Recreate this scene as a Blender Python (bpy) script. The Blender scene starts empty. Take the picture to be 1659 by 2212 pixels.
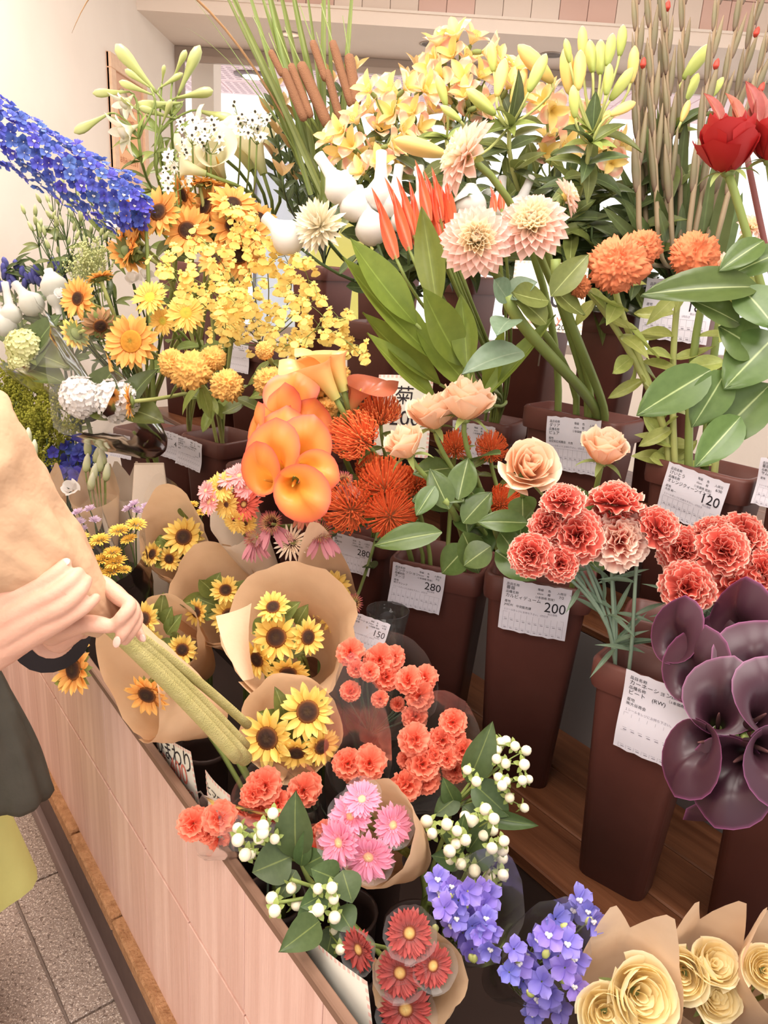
import bpy, math, random
import numpy as np
from mathutils import Vector, Matrix, noise
random.seed(7)
scn = bpy.context.scene
COL = scn.collection
PI = math.pi

def S(r, g, b, a=1.0):
    f = lambda c: (c/255/12.92) if c/255 <= .04045 else ((c/255+.055)/1.055)**2.4
    return (f(r), f(g), f(b), a)

# ---------------------------------------------------------------- camera
IW, IH, FPX = 1659, 2212, 1660.0
CAM = Vector((0, 0, 1.5))
PITCH, ROLL = math.radians(18.2), math.radians(3.7)
_F = Vector((0, math.cos(PITCH), -math.sin(PITCH)))
_U0 = Vector((0, math.sin(PITCH), math.cos(PITCH)))
_X0 = Vector((1, 0, 0))
_R = _X0*math.cos(ROLL) + _U0*math.sin(ROLL)
_U = -_X0*math.sin(ROLL) + _U0*math.cos(ROLL)
cam_d = bpy.data.cameras.new('camera')
cam_d.lens = FPX/IH*36; cam_d.sensor_width = 36; cam_d.sensor_fit = 'AUTO'
cam_d.clip_start = .02
cam_o = bpy.data.objects.new('camera', cam_d); COL.objects.link(cam_o)
cm = Matrix.Identity(4)
for i, ax in enumerate((_R, _U, -_F)):
    for j in range(3): cm[j][i] = ax[j]
cm.translation = CAM
cam_o.matrix_world = cm
scn.camera = cam_o

def ray(px, py):
    return _R*((px-IW/2)/FPX) + _U*(-(py-IH/2)/FPX) + _F
def P(px, py, t):
    return CAM + ray(px, py)*t
VDIR = Vector((.788, .616, 0))       # away from the counter front, into the display
UDIR = Vector((-.616, .788, 0))      # along the counter, towards the left wall
def atz(px, py, z):
    r = ray(px, py); return CAM + r*((z-CAM.z)/r.z)
def atv(px, py, v):
    r = ray(px, py); return CAM + r*(v/r.dot(VDIR))
def uvz(u, v, z): return UDIR*u + VDIR*v + Vector((0, 0, z))
def N(ax, ay, az=1.0): return (_R*ax + _U*ay - _F*az).normalized()

# ---------------------------------------------------------------- world, lights, exposure
w = bpy.data.worlds.new('world'); scn.world = w; w.use_nodes = True
bg = w.node_tree.nodes['Background']
bg.inputs[0].default_value = (1.0, .965, .93, 1); bg.inputs[1].default_value = 1.25
def area(name, loc, size, power, col, rot=(0, 0, 0), sy=None):
    d = bpy.data.lights.new(name, 'AREA'); d.energy = power; d.color = col
    d.shape = 'RECTANGLE'; d.size = size; d.size_y = sy or size
    o = bpy.data.objects.new(name, d); COL.objects.link(o); o.location = loc; o.rotation_euler = rot
    return o
WARM = (1.0, .93, .86)
area('ceiling_lamp_counter_offscreen', (-.35, 1.1, 3.175), 1.1, 36, WARM)
area('ceiling_lamp_right_offscreen', (1.0, .35, 3.175), 1.1, 40, WARM)
area('ceiling_lamp_entrance_offscreen', (-.9, -.9, 3.175), 1.1, 34, WARM)
area('ceiling_lamp_back_offscreen', (.6, 3.4, 3.175), 1.1, 30, WARM)
area('ceiling_lamp_wall_offscreen', (-1.15, 2.6, 3.17), .5, 26, WARM)
scn.view_settings.view_transform = 'Standard'
scn.view_settings.look = 'None'
scn.view_settings.gamma = 1
scn.view_settings.use_curve_mapping = False
scn.view_settings.exposure = 0.38

# ---------------------------------------------------------------- materials
def mat(name, col=(.8, .8, .8, 1), rough=.55, spec=.3, trans=0.0, ramp=None, hramp=None, rib=None,
        nz=None, bump=None, var=.12, metal=0.0, emit=None, hue=0.0, lift=None):
    m = bpy.data.materials.new(name); m.use_nodes = True
    nt = m.node_tree; nd = nt.nodes; lk = nt.links
    b = nd['Principled BSDF']; out = nd['Material Output']
    def new(t, **k):
        n = nd.new(t)
        for a, v in k.items(): setattr(n, a, v)
        return n
    rgb = new('ShaderNodeRGB'); rgb.outputs[0].default_value = col
    c = rgb.outputs[0]
    def ramp_node(attr, stops, absolute=False):
        a = new('ShaderNodeAttribute', attribute_name=attr)
        src = a.outputs['Fac']
        if absolute:
            mm = new('ShaderNodeMath', operation='ABSOLUTE'); lk.new(src, mm.inputs[0]); src = mm.outputs[0]
        r = new('ShaderNodeValToRGB'); lk.new(src, r.inputs[0])
        el = r.color_ramp.elements
        el[0].position, el[0].color = 0.0, stops[0][1]
        el[1].position, el[1].color = 1.0, stops[-1][1]
        for p, cc in stops:
            if 0 < p < 1: el.new(p).color = cc
        if stops[-1][0] < 1: el.new(min(.999, stops[-1][0]+.001)).color = stops[-1][1]
        return r.outputs[0]
    if ramp: c = ramp_node('g', ramp)
    if hramp:
        r = ramp_node('h', hramp, True)
        mx = new('ShaderNodeMixRGB', blend_type='MULTIPLY'); mx.inputs[0].default_value = 1
        lk.new(c, mx.inputs[1]); lk.new(r, mx.inputs[2]); c = mx.outputs[0]
    if rib:
        rc, rw = rib
        r = ramp_node('h', [(0, (1, 1, 1, 1)), (rw, (0, 0, 0, 1))], True)
        mx = new('ShaderNodeMixRGB'); lk.new(r, mx.inputs[0]); lk.new(c, mx.inputs[1]); mx.inputs[2].default_value = rc; c = mx.outputs[0]
    if nz:
        tc = new('ShaderNodeTexCoord'); mp = new('ShaderNodeMapping'); lk.new(tc.outputs['Object'], mp.inputs[0])
        sc = nz[0] if isinstance(nz[0], tuple) else (nz[0],)*3
        mp.inputs['Scale'].default_value = sc
        n = new('ShaderNodeTexNoise'); n.inputs['Scale'].default_value = 1; n.inputs['Detail'].default_value = 5
        lk.new(mp.outputs[0], n.inputs['Vector'])
        rr = new('ShaderNodeValToRGB'); lk.new(n.outputs[0], rr.inputs[0])
        rr.color_ramp.elements[0].position = .32; rr.color_ramp.elements[1].position = .68
        rr.color_ramp.elements[0].color = nz[1]; rr.color_ramp.elements[1].color = (1, 1, 1, 1)
        mx = new('ShaderNodeMixRGB', blend_type='MULTIPLY'); mx.inputs[0].default_value = 1
        lk.new(c, mx.inputs[1]); lk.new(rr.outputs[0], mx.inputs[2]); c = mx.outputs[0]
    if var:
        oi = new('ShaderNodeObjectInfo')
        mr = new('ShaderNodeMapRange'); lk.new(oi.outputs['Random'], mr.inputs[0])
        mr.inputs[3].default_value = 1-var; mr.inputs[4].default_value = 1+var*.6
        hs = new('ShaderNodeHueSaturation'); lk.new(mr.outputs[0], hs.inputs['Value']); lk.new(c, hs.inputs['Color'])
        if hue:
            m2 = new('ShaderNodeMapRange'); lk.new(oi.outputs['Random'], m2.inputs[0])
            m2.inputs[3].default_value = .5-hue; m2.inputs[4].default_value = .5+hue
            lk.new(m2.outputs[0], hs.inputs['Hue'])
        c = hs.outputs[0]
    if lift is None: lift = .05 if (trans > 0 and not rib) else 0
    if lift:
        mx = new('ShaderNodeMixRGB'); mx.inputs[0].default_value = lift; lk.new(c, mx.inputs[1]); mx.inputs[2].default_value = (1, .93, .82, 1); c = mx.outputs[0]
    lk.new(c, b.inputs['Base Color'])
    b.inputs['Roughness'].default_value = rough
    b.inputs['Specular IOR Level'].default_value = spec
    b.inputs['Metallic'].default_value = metal
    if bump:
        tc = new('ShaderNodeTexCoord')
        n = new('ShaderNodeTexNoise'); n.inputs['Scale'].default_value = bump[0]; n.inputs['Detail'].default_value = 4
        mp = new('ShaderNodeMapping'); lk.new(tc.outputs['Object'], mp.inputs[0])
        if len(bump) > 2: mp.inputs['Scale'].default_value = bump[2]
        lk.new(mp.outputs[0], n.inputs['Vector'])
        bp = new('ShaderNodeBump'); bp.inputs['Strength'].default_value = bump[1]; bp.inputs['Distance'].default_value = .01
        lk.new(n.outputs[0], bp.inputs['Height']); lk.new(bp.outputs[0], b.inputs['Normal'])
    if emit:
        b.inputs['Emission Color'].default_value = emit[0]; b.inputs['Emission Strength'].default_value = emit[1]
    if trans:
        tr = new('ShaderNodeBsdfTranslucent'); lk.new(c, tr.inputs[0])
        ms = new('ShaderNodeMixShader'); ms.inputs[0].default_value = trans
        lk.new(b.outputs[0], ms.inputs[1]); lk.new(tr.outputs[0], ms.inputs[2]); lk.new(ms.outputs[0], out.inputs[0])
    return m
def film(name, tint=(1, 1, 1, 1), haze=.06, rough=.12, edge=.5):
    m = bpy.data.materials.new(name); m.use_nodes = True
    nt = m.node_tree; nd = nt.nodes; lk = nt.links
    for n in list(nd):
        if n.type == 'BSDF_PRINCIPLED': nd.remove(n)
    out = nd['Material Output']
    tr = nd.new('ShaderNodeBsdfTransparent'); tr.inputs[0].default_value = tint
    gl = nd.new('ShaderNodeBsdfGlossy'); gl.inputs['Roughness'].default_value = rough
    df = nd.new('ShaderNodeBsdfDiffuse'); df.inputs[0].default_value = (.95, .93, .92, 1)
    m1 = nd.new('ShaderNodeMixShader'); m1.inputs[0].default_value = haze
    lk.new(tr.outputs[0], m1.inputs[1]); lk.new(df.outputs[0], m1.inputs[2])
    fr = nd.new('ShaderNodeLayerWeight'); fr.inputs[0].default_value = .25
    ml = nd.new('ShaderNodeMath'); ml.operation = 'MULTIPLY'; ml.inputs[1].default_value = edge
    lk.new(fr.outputs['Fresnel'], ml.inputs[0])
    m2 = nd.new('ShaderNodeMixShader'); lk.new(ml.outputs[0], m2.inputs[0])
    lk.new(m1.outputs[0], m2.inputs[1]); lk.new(gl.outputs[0], m2.inputs[2]); lk.new(m2.outputs[0], out.inputs[0])
    return m

# ---------------------------------------------------------------- geometry kit: a Geo is (verts Nx3, faces, g, h)
def geo(v, f, g=None, h=None):
    v = np.asarray(v, float).reshape(-1, 3)
    n = len(v)
    return (v, f, np.zeros(n) if g is None else np.asarray(g, float), np.ones(n) if h is None else np.asarray(h, float))
def grid(nu, nv, fn, wrap=False):
    v, g, h = [], [], []
    for i in range(nu+1):
        for j in range(nv+1):
            s = i/nu; c = -1+2*j/nv
            v.append(fn(s, c)); g.append(s); h.append(c)
    f = [(i*(nv+1)+j, i*(nv+1)+j+1, (i+1)*(nv+1)+j+1, (i+1)*(nv+1)+j) for i in range(nu) for j in range(nv)]
    return geo(v, f, g, h)
def merge(items):
    V, F, G, H = [], [], [], []; o = 0
    for it in items:
        gg, M = it if isinstance(it, tuple) and len(it) == 2 else (it, None)
        v = gg[0]
        if M is not None:
            A = np.array(M); v = v @ A[:3, :3].T + A[:3, 3]
        V.append(v); G.append(gg[2]); H.append(gg[3])
        F += [tuple(i+o for i in fc) for fc in gg[1]]; o += len(v)
    return (np.concatenate(V), F, np.concatenate(G), np.concatenate(H))
def bez(p, n=10):
    p = [Vector(q) for q in p]; out = []
    for i in range(n+1):
        s = i/n; q = list(p)
        while len(q) > 1: q = [q[k].lerp(q[k+1], s) for k in range(len(q)-1)]
        out.append(q[0])
    return out
def tube(pts, rad, sides=6, cap=True, flat=1.0):
    pts = [Vector(p) for p in pts]; n = len(pts)
    if not hasattr(rad, '__len__'): rad = [rad]*n
    v, g, f = [], [], []
    prev = None
    for i, p in enumerate(pts):
        d = (pts[min(i+1, n-1)]-pts[max(i-1, 0)])
        d = d.normalized() if d.length > 1e-9 else Vector((0, 0, 1))
        if prev is None:
            a = Vector((0, 0, 1)) if abs(d.z) < .9 else Vector((1, 0, 0))
            x = d.cross(a).normalized()
        else:
            x = (prev - d*prev.dot(d)); x = x.normalized() if x.length > 1e-6 else d.orthogonal().normalized()
        prev = x; y = d.cross(x)
        for k in range(sides):
            a = 2*PI*k/sides
            v.append(p + (x*math.cos(a) + y*math.sin(a)*flat)*rad[i]); g.append(i/(n-1))
    for i in range(n-1):
        for k in range(sides):
            k2 = (k+1) % sides
            f.append((i*sides+k, i*sides+k2, (i+1)*sides+k2, (i+1)*sides+k))
    if cap:
        f.append(tuple(range(sides-1, -1, -1))); f.append(tuple((n-1)*sides+k for k in range(sides)))
    return geo([tuple(q) for q in v], f, g)
def lathe(prof, n=16, fn=None):
    v, g, f = [], [], []
    m = len(prof)
    for i, (r, z) in enumerate(prof):
        for k in range(n):
            a = 2*PI*k/n; rr = r*(fn(a, i/(m-1)) if fn else 1)
            v.append((rr*math.cos(a), rr*math.sin(a), z)); g.append(i/(m-1))
    for i in range(m-1):
        for k in range(n):
            k2 = (k+1) % n
            f.append((i*n+k, i*n+k2, (i+1)*n+k2, (i+1)*n+k))
    f.append(tuple(range(n-1, -1, -1))); f.append(tuple((m-1)*n+k for k in range(n)))
    return geo(v, f, g)
def ball(r=1, n=10, m=6, sq=(1, 1, 1)):
    return lathe([(max(1e-4, r*math.sin(PI*i/m)), -r*math.cos(PI*i/m)) for i in range(m+1)], n) if sq == (1, 1, 1) else \
        merge([(ball(r, n, m), Matrix.Diagonal((*sq, 1)))])
def box(x0, x1, y0, y1, z0, z1, bev=0.0):
    if bev <= 0:
        v = [(x, y, z) for z in (z0, z1) for y in (y0, y1) for x in (x0, x1)]
        return geo(v, [(0, 2, 3, 1), (4, 5, 7, 6), (0, 1, 5, 4), (2, 6, 7, 3), (0, 4, 6, 2), (1, 3, 7, 5)])
    b = bev; v = []; f = []
    X = (x0, x1); Y = (y0, y1); Z = (z0, z1); idx = {}
    for i in (0, 1):
        for j in (0, 1):
            for k in (0, 1):
                c = (X[i], Y[j], Z[k]); s = (1-2*i, 1-2*j, 1-2*k)
                for ax in range(3):
                    q = [c[a]+(0 if a == ax else s[a]*b) for a in range(3)]
                    idx[(i, j, k, ax)] = len(v); v.append(tuple(q))
    for ax in range(3):
        for e in (0, 1):
            o = [(0, 0), (1, 0), (1, 1), (0, 1)]
            fc = []
            for p, q in o:
                ijk = [p, q]; ijk.insert(ax, e); fc.append(idx[(*ijk, ax)])
            f.append(tuple(fc) if e else tuple(reversed(fc)))
    for ax in range(3):
        o = [a for a in range(3) if a != ax]
        for p in (0, 1):
            for q in (0, 1):
                fc = []
                for e, a in ((0, o[0]), (0, o[1]), (1, o[1]), (1, o[0])):
                    ijk = [0, 0, 0]; ijk[ax] = e; ijk[o[0]] = p; ijk[o[1]] = q; fc.append(idx[(*ijk, a)])
                f.append(tuple(fc))
    for i in (0, 1):
        for j in (0, 1):
            for k in (0, 1): f.append(tuple(idx[(i, j, k, a)] for a in range(3)))
    return geo(v, f)
def petal(L=1, W=.3, p=1.0, q=.7, base=.2, bend=0.0, cup=0.0, ruf=0.0, rf=3.0, nl=6, nw=4, fold=0.0, zig=0.0, seed=0, twist=0.0, rc=0.0):
    rn = random.Random(seed); ph = rn.uniform(0, 6.28)
    def fn(s, c):
        w = max(W/2*max(0, math.sin(PI*min(1, s)**p))**q, base*W/2*(1-s))
        th = bend*s + rc*max(0, s-.6)**2*6
        if abs(th) > 1e-4 and s > 0: y = L*s*math.sin(th)/th; z = L*s*(1-math.cos(th))/th
        else: y = L*s; z = 0
        z += cup*w*c*c*2 + fold*abs(c)*w + ruf*L*s*s*math.sin(rf*PI*c+ph)
        if zig: y += zig*L*s*s*s*math.sin(9*c+ph*2) - .14*L*s*c*c
        x = w*c
        if twist: a = twist*s; x, z = x*math.cos(a)-z*math.sin(a), x*math.sin(a)+z*math.cos(a)
        return (x, y, z)
    return grid(nl, nw, fn)

_mesh = {}
def mk(key, gfn, material, smooth=True):
    k = (key, material.name if not isinstance(material, (list, tuple)) else tuple(m.name for m in material))
    if k in _mesh: return _mesh[k]
    gg = gfn() if callable(gfn) else gfn
    me = to_mesh(str(key), gg, material, smooth)
    _mesh[k] = me
    return me
def to_mesh(name, gg, material, smooth=True):
    me = bpy.data.meshes.new(name if isinstance(name, str) else str(name))
    me.from_pydata(gg[0].tolist(), [], gg[1])
    for an, arr in (('g', gg[2]), ('h', gg[3])):
        a = me.attributes.new(an, 'FLOAT', 'POINT'); a.data.foreach_set('value', np.asarray(arr, np.float32))
    if smooth: me.polygons.foreach_set('use_smooth', [True]*len(me.polygons))
    if material: me.materials.append(material)
    me.update()
    return me

W_ = {}
def obj(name, me, parent=None, M=None):
    o = bpy.data.objects.new(name, me); COL.objects.link(o)
    M = M if M is not None else Matrix.Identity(4)
    if parent is not None:
        o.parent = parent; o.matrix_basis = W_[parent.name].inverted() @ M
    else: o.matrix_basis = M
    W_[o.name] = M
    return o
def gobj(name, gg, material, parent=None, M=None, smooth=True):
    return obj(name, to_mesh(name, gg, material, smooth), parent, M)
def tag(o, label=None, cat=None, group=None, kind=None):
    if label: o['label'] = label
    if cat: o['category'] = cat
    if group: o['group'] = group
    if kind: o['kind'] = kind
    return o
def thing(name, label, cat, loc, group=None):
    o = obj(name, None, None, Matrix.Translation(loc)); o.empty_display_size = .03
    return tag(o, label, cat, group)
def T(x, y=None, z=None):
    return Matrix.Translation(Vector(x) if y is None else Vector((x, y, z)))
def Rx(a): return Matrix.Rotation(a, 4, 'X')
def Ry(a): return Matrix.Rotation(a, 4, 'Y')
def Rz(a): return Matrix.Rotation(a, 4, 'Z')
def Sc(x, y=None, z=None): return Matrix.Diagonal((x, x if y is None else y, x if z is None else z, 1))
def frame(z, yh=None, loc=None):
    """z axis along z, y axis as near as can be to yh"""
    z = Vector(z).normalized(); yh = Vector(yh) if yh is not None else _U
    x = yh.cross(z)
    if x.length < 1e-4: x = z.orthogonal()
    x.normalize(); y = z.cross(x)
    M = Matrix(((x.x, y.x, z.x, 0), (x.y, y.y, z.y, 0), (x.z, y.z, z.z, 0), (0, 0, 0, 1)))
    if loc is not None: M.translation = loc
    return M
def yframe(y, zh, loc):
    """y axis along y, z axis as near as can be to zh: for leaves and petals"""
    y = Vector(y).normalized(); x = y.cross(Vector(zh))
    if x.length < 1e-4: x = y.orthogonal()
    x.normalize(); z = x.cross(y)
    M = Matrix(((x.x, y.x, z.x, 0), (x.y, y.y, z.y, 0), (x.z, y.z, z.z, 0), (0, 0, 0, 1)))
    M.translation = loc
    return M
UP = Vector((0, 0, 1))
rnd = random.uniform
# ================================================================ the setting
def wall_mat(name, col, sc, amt, rough=.8):
    return mat(name, col, rough=rough, spec=.2, nz=(sc, amt), bump=(60, .05), var=0)
M_wall = wall_mat('painted_wall', S(243, 230, 217), 2.5, (.95, .94, .93, 1))
M_soffit = wall_mat('painted_soffit', S(244, 228, 214), 3, (.96, .96, .96, 1))
M_alu = mat('window_aluminium', S(176, 160, 148), rough=.4, metal=.4, var=0)
M_tileA = mat('tile_pink', S(222, 186, 172), rough=.15, spec=.5, var=.05)
M_tileB = mat('tile_cream', S(232, 214, 200), rough=.15, spec=.5, var=.05)
M_glass = film('window_glass', (.97, .98, .98, 1), haze=.02, rough=.02, edge=.4)
M_white = mat('white_paint', S(240, 236, 232), rough=.5, var=0)
M_bright = mat('daylit_surface', S(250, 248, 248), rough=.6, var=0)
def struct(name, gg, m, parent=None, M=None, smooth=False, label=None):
    o = gobj(name, gg, m, parent, M, smooth)
    if parent is None: o['kind'] = 'structure'
    if label: o['label'] = label
    return o
WX = -1.64
struct('wall_left', box(WX-.12, WX, -1.5, 6.1, 0, 3.2), M_wall)
YB, YS, ZS = 6.0, 5.2, 2.80
ceil_ = struct('ceiling', box(WX-.1, 4.6, -1.5, YS+.05, 3.2, 3.28), M_wall)
sof = struct('trim_1', merge([box(WX, 4.6, YS, YB+.1, ZS, ZS+.05), box(WX, 4.6, YS-.02, YS-.001, ZS-.002, 2.875), box(WX, 4.6, YS+.02, YS+.06, ZS+.06, 3.2)]), M_soffit)
struct('trim_2', box(WX, 4.6, YS-.035, YS-.02, 2.868, 2.882), M_wall)
tw = .165
for i in range(int((4.6-WX)/tw)):
    for j in range(2):
        m = M_tileA if (i*7+j*3) % 5 in (0, 2) else M_tileB
        me = mk('wall_tile', lambda: box(.0015, tw-.0015, 0, .02, .0015, .1585, .002), m, False)
        obj('tile', me, sof, T(WX+i*tw, YS+.0, 2.884+j*.16))
# recessed downlights in the soffit
def downlight(px, py, lit, z=ZS, label=''):
    p = atz(px, py, z)
    t = thing('downlight', label, 'ceiling light', p, 'recessed downlights under the soffit')
    ring = lathe([(.062, -.004), (.075, -.004), (.075, .0), (.06, .0), (.05, .03), (.062, -.004)], 24)
    obj('trim_ring', mk('dl_ring', ring, M_alu), t, T(p))
    m = M_lamp if lit else M_alu
    obj('lamp', mk('dl_lamp', lathe([(.001, .004), (.052, .004), (.052, .008), (.001, .008)], 24), m), t, T(p-Vector((0, 0, .006))))
M_lamp = mat('lamp_glow', (1, 1, 1, 1), var=0, emit=((1, .98, .95, 1), 6))
downlight(627, 74, True, label='lit round downlight in the soffit behind the reed leaves')
downlight(932, 95, False, label='unlit round downlight in the soffit beside the alstroemeria tops')
downlight(1192, 118, False, label='unlit round downlight in the soffit above the lily buds')
# window: frame, glass
wn = struct('window_1', merge([box(WX, 4.6, YB-.03, YB+.05, 2.74, 2.798), box(WX, WX+.05, YB-.03, YB+.05, .96, 2.74),
                               box(WX, 4.6, YB-.03, YB+.05, .9, .96)]), M_alu)
gobj('rail', box(WX+.05, 4.6, YB-.06, YB-.03, 2.70, 2.74), M_alu, wn, smooth=False)
for x in (1.25, 3.0): gobj('mullion', box(x, x+.05, YB-.02, YB+.04, .96, 2.74), M_alu, wn, smooth=False)
for x0, x1 in ((WX+.05, 1.25), (1.30, 3.0), (3.05, 4.6)): gobj('pane', box(x0, x1, YB+.0, YB+.008, .96, 2.74), M_glass, wn, smooth=False)
struct('wall_back', box(WX, 4.6, YB-.02, YB+.08, 0, .9), M_wall)
# beyond the window: a bright arcade
M_perf = mat('arcade_panel', S(232, 205, 208), rough=.6, var=.03)
M_hole = mat('arcade_slot', S(170, 140, 150), var=0)
arc = struct('ceiling_outside', box(WX-3, 8, YB+.15, YB+.6, 2.95, 3.0), M_white, label='white arcade ceiling beyond the window')
for i in range(12):
    for j in range(3):
        p0 = (WX-1.9+i*.6, YB+.62+j*.62)
        pn = gobj('panel', box(p0[0], p0[0]+.585, p0[1], p0[1]+.6, 2.95-.0, 2.98), M_perf, arc, smooth=False)
        if i < 8:
            hs = [(box(-.022, .022, -.006, .006, -.003, .0), T(p0[0]+.05+a*.07, p0[1]+.05+b*.065, 2.951)) for a in range(8) for b in range(8)]
            tag(gobj('slot', merge(hs), M_hole, pn, smooth=False), kind='stuff')
struct('floor_outside', box(WX-3, 8, YB+.1, YB+9, -.05, 0), M_bright, label='pale arcade floor beyond the window')
pl = struct('wall_outside', box(-1.58, -1.42, YB+.18, YB+.42, 0, 2.95), M_soffit, label='cream pillar just outside the window')
t = thing('downlight', 'lit black-ringed downlight in the arcade ceiling outside the window', 'ceiling light', P(545, 162, 7.0))
p = atz(545, 160, 2.95); t.location = p; W_[t.name] = T(p)
obj('trim_ring', mk('dl_ring2', lathe([(.10, -.02), (.16, -.012), (.16, .0), (.09, .0), (.10, -.02)], 24), mat('dark_ring', S(120, 100, 100), var=0)), t, T(p))
obj('lamp', mk('dl_lamp2', lathe([(.001, -.03), (.08, -.03), (.1, -.01), (.001, -.01)], 20), M_lamp), t, T(p))
# shop-window things far outside: a pale display case and a yellow-green poster stand
t = thing('display_case', 'pale blue glass display case outside the window', 'display case', Vector((-1.15, 8.0, 0)))
gobj('case', box(-.25, .25, -.2, .2, 0, 2.3, .02), mat('case_blue', S(214, 222, 238), rough=.1, var=0), t, T(-1.15, 8.0, 0), False)
gobj('frame_edge', merge([box(.24, .27, -.22, -.2, 0, 2.3), box(-.27, -.24, -.22, -.2, 0, 2.3)]), mat('case_edge', S(110, 105, 115), var=0), t, T(-1.15, 8.0, 0), False)
t = thing('poster_stand', 'yellow-green poster stand in the arcade outside', 'sign', Vector((-.55, 7.6, 0)))
gobj('board', box(-.3, .3, -.02, .02, .5, 2.05, .02), mat('poster_yellow', S(232, 226, 120), var=0), t, T(-.55, 7.6, 0), False)
gobj('foot', merge([box(-.25, -.2, -.15, .15, 0, .5), box(.2, .25, -.15, .15, 0, .5)]), M_alu, t, T(-.55, 7.6, 0), False)
# ceiling fixtures that carry the room's light
for k, q in enumerate(((-.35, 1.1), (1.0, .35), (-.9, -.9), (.6, 3.4))):
    t = thing('ceiling_light', 'square white panel light on the shop ceiling', 'ceiling light', Vector((q[0], q[1], 3.2)), 'panel lights on the shop ceiling')
    me = mk('panel_frame', lambda: merge([box(-.65, .65, -.65, -.6, -.03, 0), box(-.65, .65, .6, .65, -.03, 0), box(-.65, -.6, -.6, .6, -.03, 0), box(.6, .65, -.6, .6, -.03, 0)]), M_white, False)
    obj('frame', me, t, T(q[0], q[1], 3.2))
    obj('diffuser', mk('panel_diff', lambda: box(-.6, .6, -.6, .6, -.012, -.002), M_white, False), t, T(q[0], q[1], 3.2))

# floor: speckled stone tiles with joints
def stone():
    m = mat('speckled_stone', S(158, 138, 126), rough=.35, spec=.4, var=.04, bump=(260, .35))
    nt = m.node_tree; nd = nt.nodes; lk = nt.links
    b = nd['Principled BSDF']
    src = b.inputs['Base Color'].links[0].from_socket
    tc = nd.new('ShaderNodeNewGeometry')
    prev = src
    for sc, thr, cc in ((170, .62, S(206, 186, 172)), (110, .64, S(122, 102, 92)), (300, .66, S(238, 226, 218))):
        n = nd.new('ShaderNodeTexNoise'); n.inputs['Scale'].default_value = sc; n.inputs['Detail'].default_value = 1
        lk.new(tc.outputs['Position'], n.inputs['Vector'])
        r = nd.new('ShaderNodeValToRGB'); r.color_ramp.elements[0].position = thr-.03; r.color_ramp.elements[1].position = thr
        lk.new(n.outputs[0], r.inputs[0])
        mx = nd.new('ShaderNodeMixRGB'); lk.new(r.outputs[0], mx.inputs[0]); lk.new(prev, mx.inputs[1]); mx.inputs[2].default_value = cc
        prev = mx.outputs[0]
    lk.new(prev, b.inputs['Base Color'])
    return m
M_stone = stone(); M_joint = mat('stone_joint', S(138, 120, 110), rough=.9, var=0)
fl = struct('floor', box(WX-.1, 4.6, -1.5, YB, -.06, -.008), M_joint)
ft = .42
CMX = Matrix(((.616, .788, 0, 0), (-.788, .616, 0, 0), (0, 0, 1, 0), (0, 0, 0, 1)))   # counter frame: x along the counter, y into it
me = mk('floor_tile', lambda: box(.003, ft-.003, .003, ft-.003, -.02, 0, .002), M_stone, False)
me2 = mk('floor_tile_plain', lambda: box(0, 1, 0, 1, -.02, 0), M_stone, False)
_fa, _fb = atz(52, 1985, 0), atz(150, 2212, 0); _fd = (_fa-_fb).normalized()
FMX = T(_fb+_fd*.42) @ Rz(math.atan2(-_fd.x, _fd.y))
for i in range(-4, 4):
    for j in range(-5, 6):
        q = FMX @ Vector((i*ft, j*ft, 0))
        cs = [(FMX @ Vector(((i+a)*ft, (j+b_)*ft, 0))).x for a in (0, 1) for b_ in (0, 1)]
        if min(cs) > WX and -1.2 < q.y < 2.6: obj('tile', me, fl, FMX @ T(i*ft, j*ft, 0))

# ---------------------------------------------------------------- the display counter
M_wood = mat('pale_cedar', S(230, 194, 182), rough=.6, spec=.25, var=.05, nz=((34, 34, 1.2), (.80, .72, .69, 1)), bump=(1, .15, (160, 160, 6)))
M_rimw = mat('weathered_rim', S(136, 104, 86), rough=.7, var=.05, nz=((3, 60, 60), (.7, .68, .66, 1)))
M_raw = mat('raw_board_edge', S(196, 148, 108), rough=.9, var=.1, nz=(70, (.68, .62, .56, 1)), bump=(140, .8))
M_kick = mat('dark_kick', S(96, 76, 70), rough=.6, var=.03, nz=(30, (.8, .8, .8, 1)))
M_kick2 = mat('kick_ledge', S(134, 114, 110), rough=.5, var=.03)
M_dark = mat('dark_trough', S(58, 42, 36), rough=.8, var=0)
A0, A1, VF, ZR = -3.0, 1.4, .372, .72
ct = thing('display_counter', 'long pale wooden flower display counter with a dark kick strip', 'counter', CMX @ Vector((0, VF, 0)))
bw = .19
n = int((A1-A0)/bw)
for i in range(n):
    a = A0+i*bw
    for z0, z1 in ((.205, .486), (.494, .704)):
        obj('board', mk(('board', z0), lambda: box(.001, bw-.001, 0, .011, z0, z1, .0012), M_wood, False), ct, CMX @ T(a, VF, 0))
gobj('groove_strip', box(A0, A1, VF+.004, VF+.011, .484, .496), mat('groove', S(232, 200, 184), var=0), ct, CMX, False)
gobj('rim', box(A0, A1, VF-.001, VF+.012, .704, ZR, .002), M_rimw, ct, CMX, False)
i = A0
while i < A1:
    L = rnd(.22, .5)
    L = min(L, A1-i)
    gobj('edge_block', merge([(box(0, L-.004, 0, .03, .172, .206+rnd(0, .006), .004), None)]), M_raw, ct, CMX @ T(i, VF-.022, 0) @ Ry(rnd(-.004, .004)), False)
    i += L
gobj('kick_strip', box(A0, A1, VF-.012, VF+.01, .045, .172), M_kick, ct, CMX, False)
gobj('kick_ledge', box(A0, A1, VF-.028, VF+.01, .0, .045, .003), M_kick2, ct, CMX, False)
gobj('trough', merge([box(A0, A1, VF+.02, .943, .26, .28), box(A0, A1, VF+.0115, VF+.016, .28, .702)]), M_dark, ct, CMX, False)
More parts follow.
